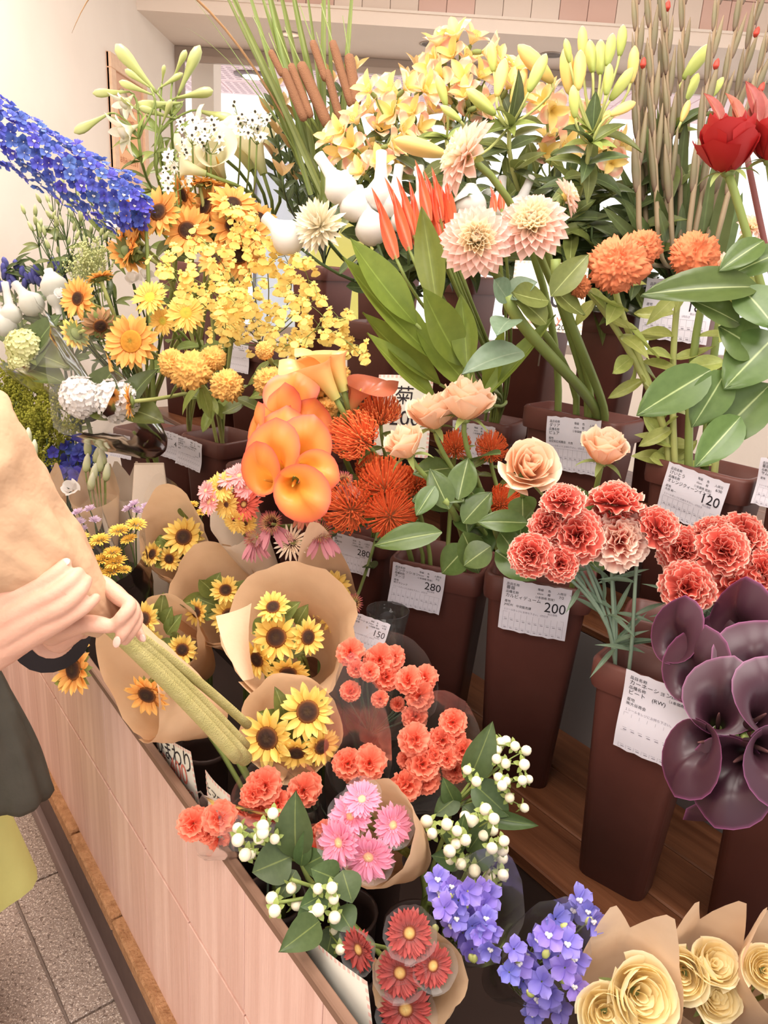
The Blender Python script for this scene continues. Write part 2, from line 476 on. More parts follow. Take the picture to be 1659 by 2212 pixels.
gobj('carcass', box(A0, A1, VF+.02, .943, .0, .26), M_dark, ct, CMX, False)
M_shelf = mat('oiled_brown_wood', S(112, 70, 46), rough=.38, spec=.4, var=.04, nz=((2.2, 40, 40), (.5, .42, .36, 1)), bump=(1, .15, (6, 120, 120)))
sh = thing('stepped_stand', 'dark brown stepped stand carrying the flower buckets', 'stand', CMX @ Vector((0, .95, 0)))
B0, B1 = -3.6, 1.6
for k, (v0, v1) in enumerate(((.945, 1.07), (1.072, 1.20), (1.202, 1.328))):
    gobj('shelf_plank', box(B0, B1, v0, v1, .44, .47, .003), M_shelf, sh, CMX, False)
M_grey = mat('grey_panel', S(128, 120, 118), rough=.4, var=0)
gobj('riser', box(B0, B1, .947, .96, 0, .44), M_dark, sh, CMX, False)
gobj('riser', box(B0, B1, 1.33, 1.342, .0, .73), M_grey, sh, CMX, False)
gobj('shelf_plank', box(B0, B1, 1.33, 1.558, .73, .75, .003), M_shelf, sh, CMX, False)
gobj('riser', box(B0, B1, 1.56, 1.57, .0, .95), M_dark, sh, CMX, False)
gobj('shelf_plank', box(B0, B1, 1.56, 1.86, .95, .97, .003), M_shelf, sh, CMX, False)
gobj('side_panel', merge([box(B0, B0+.02, .98, 1.328, 0, .44), box(B1-.02, B1, .98, 1.328, 0, .44)]), M_dark, sh, CMX, False)
# ================================================================ buckets, price labels, cards
M_buck = mat('brown_plastic', S(104, 62, 55), rough=.42, spec=.35, var=.05, nz=(14, (.86, .84, .83, 1)))
M_paper = mat('label_paper', S(233, 229, 240), rough=.35, spec=.4, var=.02)
M_ink = mat('black_ink', S(42, 36, 44), rough=.6, var=0)
M_inkg = mat('grey_ink', S(140, 134, 148), rough=.6, var=0)
M_redink = mat('red_ink', S(226, 128, 112), rough=.6, var=0)
M_card = mat('white_card', S(240, 238, 226), rough=.5, var=.02)
M_check = mat('pink_check', S(240, 196, 186), rough=.5, var=0)
_txt = {}
def text_geo(body, size, align='LEFT'):
    k = (body, align)
    if k not in _txt:
        cu = bpy.data.curves.new('txt', 'FONT'); cu.body = body; cu.size = 1; cu.resolution_u = 3; cu.align_x = align
        o = bpy.data.objects.new('txt', cu)
        me = bpy.data.meshes.new_from_object(o)
        v = [tuple(q.co) for q in me.vertices]; f = [tuple(q.vertices) for q in me.polygons]
        _txt[k] = geo(v, f) if v else None
        bpy.data.objects.remove(o); bpy.data.meshes.remove(me); bpy.data.curves.remove(cu)
    g0 = _txt[k]
    return None if g0 is None else (g0[0]*size, g0[1], g0[2], g0[3])
def rect(x0, x1, y0, y1): return geo([(x0, y0, 0), (x1, y0, 0), (x1, y1, 0), (x0, y1, 0)], [(0, 1, 2, 3)])
def deform(gg, fn, dz=0):
    v = gg[0].copy()
    for q in v: q[2] += fn(q[0], q[1]) + dz
    return (v, gg[1], gg[2], gg[3])
def price_label(parent, M, fields, w=.128, h=.105, bend=.006, seed=0, torn=0.0):
    rn = random.Random(seed); ph = rn.uniform(0, 6); k1 = rn.uniform(.5, 1.2)
    def fn(x, y): return bend*(math.sin(x/w*3.1*k1+ph)*.5+.5) + bend*.8*(-y/h)**2 + .0018*math.sin(y*60+ph)
    def sheet(s, c): return (w*(c+1)/2, -h*s + (.0012*math.sin(c*23+ph) if s in (0, 1) else 0), 0)
    sh_ = deform(grid(14, 12, sheet), fn)
    lab = gobj('price_label', sh_, M_paper, parent, M)
    lab['label'] = 'white printed price label' + (' reading '+fields[3] if fields[3] else '')
    item, var_, org, price, date = fields
    it = []
    def tx(b, x, y, s, al='LEFT'):
        if b:
            gg = text_geo(b, s, al)
            if gg is not None: it.append((gg, T(x, y, 0)))
    tx('品目名称', .007, -.012, .0062); tx(item, .007, -.0205, .0085)
    tx('品種名称', .007, -.028, .0062); tx(var_, .007, -.0365, .0085)
    tx('産地', .007, -.047, .0058); tx(org, .007, -.0535, .0058)
    tx('等級', .066, -.012, .0056); tx('色', .085, -.012, .0056); tx('入荷日', .102, -.014, .0056)
    tx('65cm', .066, -.020, .0052); tx('橙', .085, -.020, .0056); tx(date, .106, -.022, .0072)
    tx('（1本価格 税抜）', .060, -.028, .0055)
    tx(price, .122, -.0515, .027, 'RIGHT')
    g1 = [(text_geo(s, z), T(x, y, 0)) for s, z, x, y in (('税込価格', .0045, .09, -.057), ('１シールをレジにお持ち下さい。1円引き', .0046, .007, -.0625))]
    for i in range(11): g1.append((rect(-.00015, .00015, -h+.003, -.066), T(.007+i*(w-.014)/10, 0, 0)))
    for y in (-.066, -.066-(h-.069)/2, -h+.003): g1.append((rect(.007, w-.007, -.00015, .00015), T(0, y, 0)))
    for i in range(10):
        for j in range(2):
            x0 = .007+i*(w-.014)/10; y0 = -.066-(j+1)*(h-.069)/2
            g1.append((rect(.0035, .0085, .0018, .0030), T(x0, y0, 0)))
            g1.append((rect(.002, .008, .0052, .0056), T(x0, y0, 0)))
    gobj('printing', deform(merge(it), fn, .0006), M_ink, lab, M, False)
    gobj('fine_print', deform(merge(g1), fn, .0005), M_inkg, lab, M, False)
    return lab
def rrect(hx, hy, r, z, n=4):
    o = []
    for cx, cy, a0 in ((hx-r, hy-r, 0), (-hx+r, hy-r, PI/2), (-hx+r, -hy+r, PI), (hx-r, -hy+r, 1.5*PI)):
        for i in range(n+1):
            a = a0+PI/2*i/n; o.append((cx+r*math.cos(a), cy+r*math.sin(a), z))
    return o
def loft(secs, cap0=True, cap1=True):
    n = len(secs[0]); v = [q for s in secs for q in s]; f = []
    for i in range(len(secs)-1):
        for k in range(n):
            k2 = (k+1) % n; f.append((i*n+k, i*n+k2, (i+1)*n+k2, (i+1)*n+k))
    if cap0: f.append(tuple(range(n-1, -1, -1)))
    if cap1: f.append(tuple((len(secs)-1)*n+k for k in range(n)))
    return geo(v, f)
BK = {}
def yaw_for(px, py, slope):
    best = None
    for i in range(-80, 81):
        a = math.radians(i); d = Vector((math.cos(a), math.sin(a), 0))
        q = P(px, py, 1.3); r = q+d*.02-CAM; t = r.dot(_F)
        x = IW/2+FPX*r.dot(_R)/t; y = IH/2-FPX*r.dot(_U)/t
        if x <= px: continue
        e = abs((y-py)/(x-px)-slope)
        if best is None or e < best[0]: best = (e, a)
    return best[1]
def bucket(key, fl, fr, v=None, zb=.47, label='', z=None, depth=None, mat_=None, name='flower_bucket', cat='bucket', slope=None, taper=.74, yaw=None):
    q = atv(*fl, v) if v is not None else atz(*fl, z)
    sl = slope if slope is not None else (fr[1]-fl[1])/(fr[0]-fl[0])
    a = math.radians(yaw) if yaw is not None else yaw_for(*fl, sl)
    d = Vector((math.cos(a), math.sin(a), 0)); nn = Vector((math.sin(a), -math.cos(a), 0))
    r = ray(*fr); tt = (q-CAM).dot(nn)/r.dot(nn); wid = (CAM+r*tt-q).dot(d)
    H = q.z-zb; hx = wid/2; hy = (depth or wid*.95)/2
    base = q + d*hx - nn*hy; base.z = zb
    M = T(base) @ Rz(a)
    t = thing(name, label, cat, base); W_[t.name] = M; t.matrix_basis = M
    m = mat_ or M_buck; k = taper; lip = .05
    ox, oy = hx-.008, hy-.008
    R_ = .022
    sec = lambda s, e, z_: rrect(max(.02, ox*s-e), max(.02, oy*s-e), max(.004, R_-e*.5), z_)
    body = loft([sec(k, 0, .0), sec(k+(1-k)*.9, 0, H-lip), sec(1, 0, H-.002), sec(1, .004, H-.002), sec(k+(1-k)*.85, .004, H-lip*1.5), sec(k, .005, .012)])
    gobj('body', body, m, t, M)
    rim = loft([rrect(hx-.002, hy-.002, .024, H-lip), rrect(hx, hy, .025, H-lip*.8), rrect(hx, hy, .025, H-.006), rrect(hx-.004, hy-.004, .024, H), rrect(hx-.01, hy-.01, .022, H), rrect(hx-.01, hy-.01, .022, H-.02), rrect(hx-.008, hy-.008, .02, H-lip), rrect(hx-.002, hy-.002, .024, H-lip)], False, False)
    gobj('rim', rim, m, t, M)
    BK[key] = dict(t=t, M=M, a=a, d=d, n=nn, q=q, H=H, base=base, hx=hx, hy=hy, k=k)
    return t
def on_bucket(key, tl, fields, rot=0.0, sc=1.0, off=.009, **kw):
    b = BK[key]
    # front face leans in towards the bottom
    lean = (1-b['k'])*b['hy']/b['H']
    fn_ = (b['n'] + Vector((0, 0, -lean))).normalized()
    o = b['q'] + b['n']*.002
    r = ray(*tl); tt = (o-CAM).dot(fn_)/r.dot(fn_); p = CAM+r*tt + fn_*off
    x = b['d']; y = fn_.cross(x)
    M = Matrix(((x.x, y.x, fn_.x, p.x), (x.y, y.y, fn_.y, p.y), (x.z, y.z, fn_.z, p.z), (0, 0, 0, 1))) @ Rz(rot) @ Sc(sc)
    return price_label(b['t'], M, fields, **kw)
L0 = 'tall brown plastic flower bucket '
bucket('carn', (1272, 1420), (1512, 1512), z=.90, depth=.12, label=L0+'of white-edged red carnations, label without a price')
on_bucket('carn', (1362, 1436), ('カーネーション', 'ビート　(RW)', '㈱大谷商会', '', ''), sc=1.12, seed=1, h=.125)
bucket('rose', (1043, 1240), (1283, 1282), v=1.0, depth=.17, label=L0+'of peach roses, labelled 200')
on_bucket('rose', (1090, 1243), ('薔薇', 'カルビィデューム', 'JA紀州　中央販売課', '200', '7/2'), sc=1.0, seed=2)
bucket('pin', (836, 1206), (1042, 1248), v=.96, depth=.17, label=L0+'of orange pincushion flowers, labelled 280')
on_bucket('pin', (856, 1206), ('ピンクッション', 'タンゴ', '㈱クラシック', '280', '7/2'), sc=.90, rot=-.07, seed=3, bend=.009)
bucket('mum', (660, 1130), (834, 1172), v=.98, depth=.17, label=L0+'of drooping pink and cream daisies, label reading 280 askew')
on_bucket('mum', (728, 1142), ('菊', 'マム', '', '280', '7/2'), sc=.86, rot=-.05, seed=4, bend=.012)
bucket('carn2', (1340, 1330), (1560, 1382), v=1.135, depth=.11, label=L0+'of red carnations behind the purple callas')
bucket('callap', (1612, 1420), (1860, 1500), v=1.06, label=L0+'under the dark purple calla lilies')
bucket('dahlia', (1123, 873), (1340, 918), v=1.345, zb=.75, depth=.13, label=L0+'of pink dahlias on the upper step')
on_bucket('dahlia', (1187, 897), ('ダリア', 'ピュア', '北空知広域農協　丸信', '350', '7/2'), sc=1.08, rot=.10, seed=5, h=.112, bend=.004)
bucket('celo', (1388, 984), (1618, 1042), v=1.345, zb=.75, depth=.13, label=L0+'of orange cockscomb on the upper step, labelled 120')
on_bucket('celo', (1450, 996), ('けいとう', 'オレンジクィーンインプ', '大谷 裕一', '120', '6/30'), sc=1.0, rot=-.09, seed=6)
bucket('redrose', (1650, 968), (1880, 1026), v=1.345, zb=.75, depth=.13, label=L0+'of red roses at the right of the upper step')
on_bucket('redrose', (1655, 985), ('薔薇', 'サムライ', '', '', ''), sc=.8, seed=7)
bucket('eighty', (935, 890), (1100, 918), v=1.345, zb=.75, depth=.13, yaw=-34, label=L0+'of orange-tipped heliconia, labelled 80')
on_bucket('eighty', (985, 905), ('ヘリコニア', '', '', '80', '7/2'), sc=.95, seed=8)
bucket('sunA', (238, 922), (322, 940), v=.97, zb=.47, label=L0+'of sunflowers, nearest the left wall')
on_bucket('sunA', (240, 932), ('ひまわり', '', '', '250', ''), sc=.9, seed=9, bend=.012)
bucket('sunB', (322, 930), (410, 950), v=.97, zb=.47, label=L0+'of sunflowers between two other sunflower buckets')
on_bucket('sunB', (338, 922), ('ひまわり', 'サンリッチ', '八女', '4', ''), sc=.9, seed=10, rot=-.05, bend=.012)
bucket('sunC', (385, 935), (478, 962), v=.96, zb=.47, label=L0+'of sunflowers beside the mixed gerberas')
on_bucket('sunC', (392, 937), ('ひまわり', 'サンリッチフレッシュ', '', '1', ''), sc=.9, seed=11, rot=-.1, bend=.012)
bucket('onc', (480, 740), (570, 760), v=1.345, zb=.75, depth=.13, yaw=-40, label=L0+'of yellow oncidium orchids on the upper step')
on_bucket('onc', (500, 738), ('オンシジューム', '', '', '', ''), sc=.9, seed=12, h=.12)
bucket('ycel', (580, 952), (672, 976), v=.99, zb=.47, depth=.17, label=L0+'of golden cockscomb behind the orange callas')
on_bucket('ycel', (600, 966), ('けいとう', '', '', '', ''), sc=.8, seed=13)
bucket('ocal', (480, 1000), (562, 1022), v=.97, zb=.47, depth=.17, label=L0+'of orange calla lilies beside the mixed gerberas')
on_bucket('ocal', (490, 1012), ('カラー', '', '', '180', ''), sc=.9, seed=14)
bucket('mumw', (735, 690), (850, 706), v=1.345, zb=.75, depth=.13, yaw=-40, label=L0+'of white netted chrysanthemums on the upper step')
bucket('lily', (1080, 640), (1195, 660), v=1.585, zb=.97, yaw=-40, label=L0+'of yellow lily buds on the top step')
bucket('glad', (1400, 600), (1550, 625), v=1.585, zb=.97, yaw=-40, label=L0+'of gladiolus spikes on the top step', mat_=None)
on_bucket('glad', (1402, 600), ('グラジオラス', '', '', '180', '7/1'), sc=1.25, seed=15)
bucket('alst', (915, 590), (1020, 610), v=1.585, zb=.97, yaw=-40, label=L0+'of yellow alstroemeria on the top step')
bucket('cat', (760, 560), (850, 575), v=1.585, zb=.97, yaw=-40, label=L0+'of cattails and reed leaves on the top step')
bucket('leuc', (620, 570), (700, 585), v=1.585, zb=.97, yaw=-40, label=L0+'of dark leucadendron on the top step')
bucket('wlily', (330, 560), (405, 575), v=1.345, zb=.75, depth=.13, yaw=-40, label=L0+'of white trumpet lilies on the upper step')
bucket('wcal', (425, 590), (478, 605), v=1.345, zb=.75, depth=.13, yaw=-40, label=L0+'of cream calla lilies on the upper step')

def card(p, M, w, h, texts, label, bend=.008, seed=0):
    t = thing('price_card', label, 'price card', p)
    rn = random.Random(seed); ph = rn.uniform(0, 6)
    fn = lambda x, y: bend*math.cos(x/w*2.2)*1.5 + bend*.6*math.sin(y/h*2+ph)
    gobj('card', deform(grid(10, 8, lambda s, c: (w*c/2, -h*s, 0)), fn), M_card, t, M)
    ck = []
    n1 = int(w/.0045)
    for i in range(n1):
        for y in (0, -h+.005):
            if i % 2 == 0: ck.append((rect(0, .0045, -.005, 0), T(-w/2+i*.0045, y, 0)))
    n2 = int(h/.0045)
    for i in range(n2):
        if i % 2 == 0:
            ck.append((rect(0, .005, -.0045, 0), T(-w/2, -i*.0045, 0))); ck.append((rect(0, .005, -.0045, 0), T(w/2-.005, -i*.0045, 0)))
    gobj('checked_border', deform(merge(ck), fn, .0005), M_check, t, M, False)
    for body, x, y, s, m, al in texts:
        gg = text_geo(body, s, al)
        if gg is not None: gobj('lettering', deform(merge([(gg, T(x, y, 0))]), fn, .0008), m, t, M, False)
    gobj('holder', tube([(0, -h*.7, -.004), (0, -h*.98, -.004), (0, -h*.99, -.03), (0, -h*.99-.06, -.06)], .0018, 6), M_alu, t, M)
    return t
def cardM(px, py, t, nx, ny, roll=0): return frame(N(nx, ny), _U, P(px, py, t)) @ Rz(roll)
p = P(878, 815, 1.62)
card(p, frame(N(-.1, .1), _U, p) @ Rz(-.07), .115, .17, [('菊', 0, -.058, .042, M_ink, 'CENTER'), ('200', .004, -.105, .044, M_ink, 'CENTER'), ('円', 0, -.15, .03, M_ink, 'CENTER')], 'handwritten white price card for chrysanthemums reading 菊 200', seed=1)
p = P(1192, 570, 1.69)
card(p, frame(N(-.1, .1), _U, p) @ Rz(-.12), .16, .155, [('200', -.012, -.10, .06, M_ink, 'CENTER'), ('yen', .062, -.135, .028, M_redink, 'RIGHT'), ('HANAJIRO', -.07, -.142, .011, M_redink, 'LEFT'), ('220', .03, -.15, .018, M_ink, 'CENTER')], 'handwritten white price card behind the dahlia stems reading 200 yen', seed=2)
def rim_card(tl, tr, v, h, texts, label, seed, bend=.003):
    a, b = atv(*tl, v), atv(*tr, v); w_ = Vector((b.x-a.x, b.y-a.y, 0)).length; p = (a+b)/2
    z = max(a.z, b.z); p.z = z
    roll = math.atan2(b.z-a.z, w_)
    return card(p, frame(-VDIR, UP, p) @ Rz(roll), w_, h, [(t_, x*w_, y*h, s_*w_, m_, al) for t_, x, y, s_, m_, al in texts], label, bend, seed)
rim_card((338, 1597), (420, 1652), .398, .10, [('ひまわり', 0, -.36, .25, M_ink, 'CENTER'), ('400', .1, -.62, .30, M_redink, 'CENTER'), ('1束', -.32, -.52, .15, M_redink, 'CENTER'), ('yen', .42, -.80, .16, M_redink, 'RIGHT'), ('440', .2, -.92, .14, M_redink, 'CENTER')], 'handwritten price card against the counter rim reading ひまわり 400', 3)
rim_card((449, 1666), (503, 1722), .394, .125, [('ヒマワリ', 0, -.26, .24, M_ink, 'CENTER'), ('580', .0, -.5, .32, M_redink, 'CENTER'), ('yen', .4, -.78, .18, M_redink, 'RIGHT')], 'narrow price card with katakana writing behind the orange carnation bunch', 4)
rim_card((655, 2040), (797, 2158), .404, .13, [('165', .1, -.62, .22, M_ink, 'CENTER'), ('yen', .44, -.66, .22, M_redink, 'RIGHT')], 'white price card with pink yen beside the red gerberas', 5)
bucket('spare', (1240, 668), (1365, 690), v=1.585, zb=.97, yaw=-40, label='dark brown bucket of leafy stems between dahlias and gladiolus')
# clear glass jar that stands in front of the pincushion bucket
M_jar = film('clear_jar', (.97, .98, .98, 1), haze=.03, rough=.03, edge=.8)
q = atv(838, 1318, .885); zj = q.z; q.z = .281
t = thing('glass_vase', 'empty clear glass vase standing in front of the brown buckets', 'vase', q)
hj = zj-.281
gobj('vase_body', lathe([(.035, .0), (.043, .004), (.046, hj*.5), (.04, hj*.82), (.036, hj*.9), (.044, hj), (.041, hj), (.033, hj*.9), (.037, hj*.8), (.042, .02), (.001, .016)], 28), M_jar, t, T(q))
q = atv(764, 1320, .81)
pl_ = thing('price_card', 'printed label reading 150 on a wire behind the orange carnations', 'price card', uvz(q.dot(UDIR), .83, .285))
price_label(pl_, frame(N(-.25, .1), _U, q) @ Rz(-.3) @ Sc(.62), ('カーネーション', '', '', '150', '6/28'), seed=21, bend=.008)
qm = (frame(N(-.25, .1), _U, q) @ Rz(-.3) @ Sc(.62)) @ Vector((.064, -.06, -.006))
gobj('holder', tube([qm+UP*.02, qm-UP*.04, Vector(pl_.location)], .0016, 6), M_alu, pl_)
# ================================================================ plant kit
GREEN = [S(96, 116, 60), S(78, 98, 56), S(122, 140, 74), S(70, 92, 66), S(150, 160, 84), S(176, 184, 112)]
M_stem = mat('stem_green', S(128, 142, 76), rough=.5, trans=.0, var=.15)
M_stemp = mat('stem_pale', S(176, 180, 110), rough=.55, var=.12)
M_stemd = mat('stem_dark', S(88, 106, 66), rough=.5, var=.15)
M_stemgl = mat('stem_glaucous', S(128, 146, 126), rough=.6, var=.1)
def leafmat(n, c, rib=(190, 200, 130), rough=.4, tr=.25, var=.18, hue=.012, rw=.06):
    return mat(n, S(*c), rough=rough, spec=.4, trans=tr, rib=(S(*rib), rw), var=var, hue=hue, nz=(9, (.82, .84, .8, 1)))
M_leaf = leafmat('leaf_mid', (122, 132, 70))
M_leafd = leafmat('leaf_dark', (92, 106, 66), (150, 170, 110))
M_leafr = leafmat('leaf_rose', (92, 114, 60), (186, 200, 140), rough=.3)
M_leafl = leafmat('leaf_light', (160, 174, 92), (196, 204, 130))
M_leafc = leafmat('leaf_celosia', (178, 186, 104), (206, 208, 140))
M_leafh = leafmat('leaf_heliconia', (128, 144, 60), (160, 180, 84), tr=.35)
M_leafg = leafmat('leaf_glaucous', (120, 140, 116), (150, 164, 140))
M_leafs = leafmat('leaf_sword', (112, 126, 78), (130, 150, 96), rw=.2)
M_reed = leafmat('leaf_reed', (140, 152, 84), (120, 136, 72), rw=.3)
ASP = dict(ovate=.6, ovate2=.6, lance=.25, sword=.09, reed=.03, broad=.32, rose=.6)
LEAF = {
 'ovate': lambda: petal(1, .6, p=.8, q=.85, base=.05, bend=-.5, fold=.3, ruf=.015, rf=2, nl=8, nw=4, seed=1),
 'ovate2': lambda: petal(1, .6, p=.85, q=.8, base=.05, bend=.35, fold=.25, ruf=.03, rf=2.6, nl=8, nw=4, seed=2, twist=.4),
 'lance': lambda: petal(1, .25, p=.8, q=1.0, base=.1, bend=-.7, fold=.4, nl=8, nw=2, seed=3),
 'sword': lambda: petal(1, .09, p=.55, q=.6, base=.75, bend=.12, fold=.5, nl=10, nw=2, seed=4),
 'reed': lambda: petal(1, .03, p=.5, q=.5, base=.9, bend=.22, fold=.6, nl=14, nw=2, seed=5),
 'broad': lambda: petal(1, .32, p=.85, q=.95, base=.08, bend=.35, fold=.5, ruf=.012, rf=1.5, nl=12, nw=4, seed=6),
 'rose': lambda: petal(1, .6, p=.85, q=.75, base=.05, bend=-.25, fold=.22, ruf=.02, rf=3, nl=9, nw=6, seed=8),
}
def leaf(par, kind, p0, p1, w, m, face=None, name='leaf'):
    """a leaf from p0 to p1, its upper side towards face"""
    p0, p1 = Vector(p0), Vector(p1); L = (p1-p0).length
    return obj(name, mk('leaf_'+kind, LEAF[kind], m), par, yframe(p1-p0, face if face is not None else (N(rnd(-.4, .4), .6)), p0) @ Sc(w/ASP[kind], L, L))
def stem(par, head, nrm, base, r=.004, m=None, sides=6, pull=.3, n=12, name='stem', lift=.25, taper=.8):
    head, base = Vector(head), Vector(base); L = (head-base).length
    rim = rim_of(base, head)
    if rim is not None:
        dn = (head-rim).length; out = (rim-base).normalized()
        if head.z > rim.z: pts = bez([head, head-Vector(nrm)*dn*pull, rim+out*dn*lift, rim], n-2)
        else: pts = bez([head, head-Vector(nrm)*dn*pull, rim+UP*(.10+(rim.z-head.z)*.8), rim+UP*.05, rim], n-2)
        pts += [rim.lerp(base, .5), base]
    else: pts = bez([head, head-Vector(nrm)*L*pull, base+UP*L*lift, base], n)
    rad = [r*(taper+(1-taper)*i/n) for i in range(n+1)]
    gobj(name, tube(pts, rad, sides), m or M_stem, par)
    return pts
INB = {}
def rim_of(base, head):
    k = INB.get(tuple(round(c, 5) for c in base))
    if k is None: return None
    b = BK[k]; q = b['M'].inverted() @ Vector(head); m = .6
    return b['M'] @ Vector((max(-m*b['hx'], min(m*b['hx'], q.x*.8)), max(-m*b['hy'], min(m*b['hy'], q.y*.8)), b['H']-.005))
def via(base, head):
    r = rim_of(base, head)
    return [Vector(base)] if r is None else [Vector(base), r+(Vector(head)-r).normalized()*.0, r+UP*.05]
def inb(key, sx=None, sy=None, z=.04):
    b = BK[key]; k = b['k']*.55
    sx = rnd(-1, 1) if sx is None else sx; sy = rnd(-1, 1) if sy is None else sy
    r = b['M'] @ Vector((sx*b['hx']*k, sy*b['hy']*k, z))
    INB[tuple(round(c, 5) for c in r)] = key
    return r
def ring(par, M, mesh, n, r0, tilt, sc, jit=.1, a0=0.0, name='petal', zoff=0.0, sj=.08, wsc=1.0):
    for i in range(n):
        a = a0+2*PI*(i+rnd(-jit, jit))/n; s = sc*rnd(1-sj, 1+sj)
        me = mesh[i % len(mesh)] if isinstance(mesh, list) else mesh
        obj(name, me, par, M @ Rz(a) @ T(0, r0, zoff) @ Rx(tilt+rnd(-jit, jit)*.8) @ Ry(rnd(-jit, jit)) @ Sc(s*wsc, s, s))
def ring_geo(geos, n, r0, tilt, sc, jit=.1, a0=0.0, z=0.0, sj=.08, rn=random):
    out = []
    for i in range(n):
        a = a0+2*PI*(i+rn.uniform(-jit, jit))/n; s = sc*rn.uniform(1-sj, 1+sj)
        out.append((geos[i % len(geos)], Rz(a) @ T(0, r0, z) @ Rx(tilt+rn.uniform(-jit, jit)) @ Sc(s)))
    return out

# ---- sunflower
def disc_geo(r, hgt, seed=0, n=28, m=9, bumpy=.05, dip=0.0):
    v, f, g = [], [], []
    rn = random.Random(seed)
    for i in range(m+1):
        s = i/m
        for k in range(n):
            a = 2*PI*k/n + (i % 2)*PI/n
            rr = r*s; z = hgt*(1-s*s) - dip*hgt*math.exp(-(s/.35)**2) + (bumpy*r*rn.uniform(-1, 1) if 0 < i < m else 0)
            v.append((rr*math.cos(a), rr*math.sin(a), z)); g.append(s)
    for i in range(m):
        for k in range(n):
            k2 = (k+1) % n; f.append((i*n+k, i*n+k2, (i+1)*n+k2, (i+1)*n+k)) if False else f.append((i*n+k, (i+1)*n+k, (i+1)*n+k2, i*n+k2))
    b = len(v)
    for k in range(n): v.append((r*.8*math.cos(2*PI*k/n), r*.8*math.sin(2*PI*k/n), -hgt*.6)); g.append(1)
    for k in range(n):
        k2 = (k+1) % n; f.append((m*n+k, b+k, b+k2, m*n+k2))
    f.append(tuple(b+k for k in range(n-1, -1, -1)))
    return geo(v, f, g)
M_sunO = mat('sunflower_orange_petal', ramp=[(0, S(236, 146, 60)), (.4, S(252, 184, 88)), (1, S(255, 202, 108))], rough=.6, trans=.3, var=.1, hramp=[(0, (.95, .93, .9, 1)), (.25, (1, 1, 1, 1))])
M_sunY = mat('sunflower_yellow_petal', ramp=[(0, S(234, 176, 60)), (.4, S(252, 212, 98)), (1, S(254, 228, 128))], rough=.6, trans=.3, var=.1)
M_discD = mat('sunflower_dark_disc', ramp=[(0, S(84, 62, 40)), (.45, S(62, 42, 34)), (.75, S(84, 52, 36)), (1, S(160, 100, 44))], rough=.9, var=.05, nz=(300, (.55, .5, .45, 1)))
M_discY = mat('sunflower_amber_disc', ramp=[(0, S(150, 138, 60)), (.25, S(196, 140, 50)), (.8, S(214, 146, 54)), (1, S(230, 170, 70))], rough=.9, var=.05, nz=(300, (.75, .7, .6, 1)))
M_sepal = mat('sepal_green', S(132, 148, 74), rough=.6, trans=.2, var=.15)
def sunflower_head(par, M, D, pm, dm, n=17, disc=.40, close=0.0, name='flower_head'):
    """M: z is where the flower looks, D the diameter"""
    R = D/2
    h = obj(name, mk(('disc', dm.name), lambda: disc_geo(1, .22, 3, bumpy=.045, dip=.35), dm), par, M @ T(0, 0, R*.05) @ Sc(R*disc))
    pms = [mk(('sunp', k), lambda k=k: petal(1, .42, p=.85, q=.75, base=.3, bend=(-.35, .25, -.15)[k], cup=(.12, .2, -.1)[k], fold=.08, ruf=.02, nl=6, nw=4, seed=k), pm) for k in range(3)]
    rr = R*disc*.9; L = R-rr*.95
    L *= 1.08
    ring(h, M, pms, n, rr, .06+close, L, .16, 0, wsc=R/L*.7)
    ring(h, M, pms, n-3, rr*.9, .30+close*1.2, L*.92, .18, .2, wsc=R/L*.7)
    sg = mk('sun_sepals', lambda: merge(ring_geo([petal(1, .5, p=.7, q=.9, base=.5, bend=-.4, nl=4, nw=2, seed=4)], 13, .3, -.05, .55, .15, rn=random.Random(5)) + [(lathe([(.12, -.22), (.38, -.1), (.4, .0), (.05, .02)], 14), None)]), M_sepal)
    tag(obj('sepals', sg, h, M @ T(0, 0, -R*.05) @ Sc(R)), kind='stuff')
    return h
def sunflower(px, py, t, dpx, n, base, pm, dm, label, group, disc=.40, r=.006, leaves=2, npet=17, close=0.0, m=None):
    hp = P(px, py, t); D = dpx*t/FPX
    th = thing('sunflower', label, 'sunflower', base, group)
    M = frame(n, None, hp) @ Rz(rnd(0, 6))
    sunflower_head(th, M, D, pm, dm, npet, disc, close)
    pts = stem(th, hp-Vector(n)*D*.04, n, base, r, m or M_stemp, 7, .22)
    for k in range(leaves):
        q = pts[2+k*2]; d = (N(rnd(-1, 1), rnd(-.5, .3), rnd(.2, .8)))
        leaf(th, random.choice(('ovate', 'ovate2')), q, q+d*rnd(.05, .085), rnd(.04, .06), M_leaf)
    return th

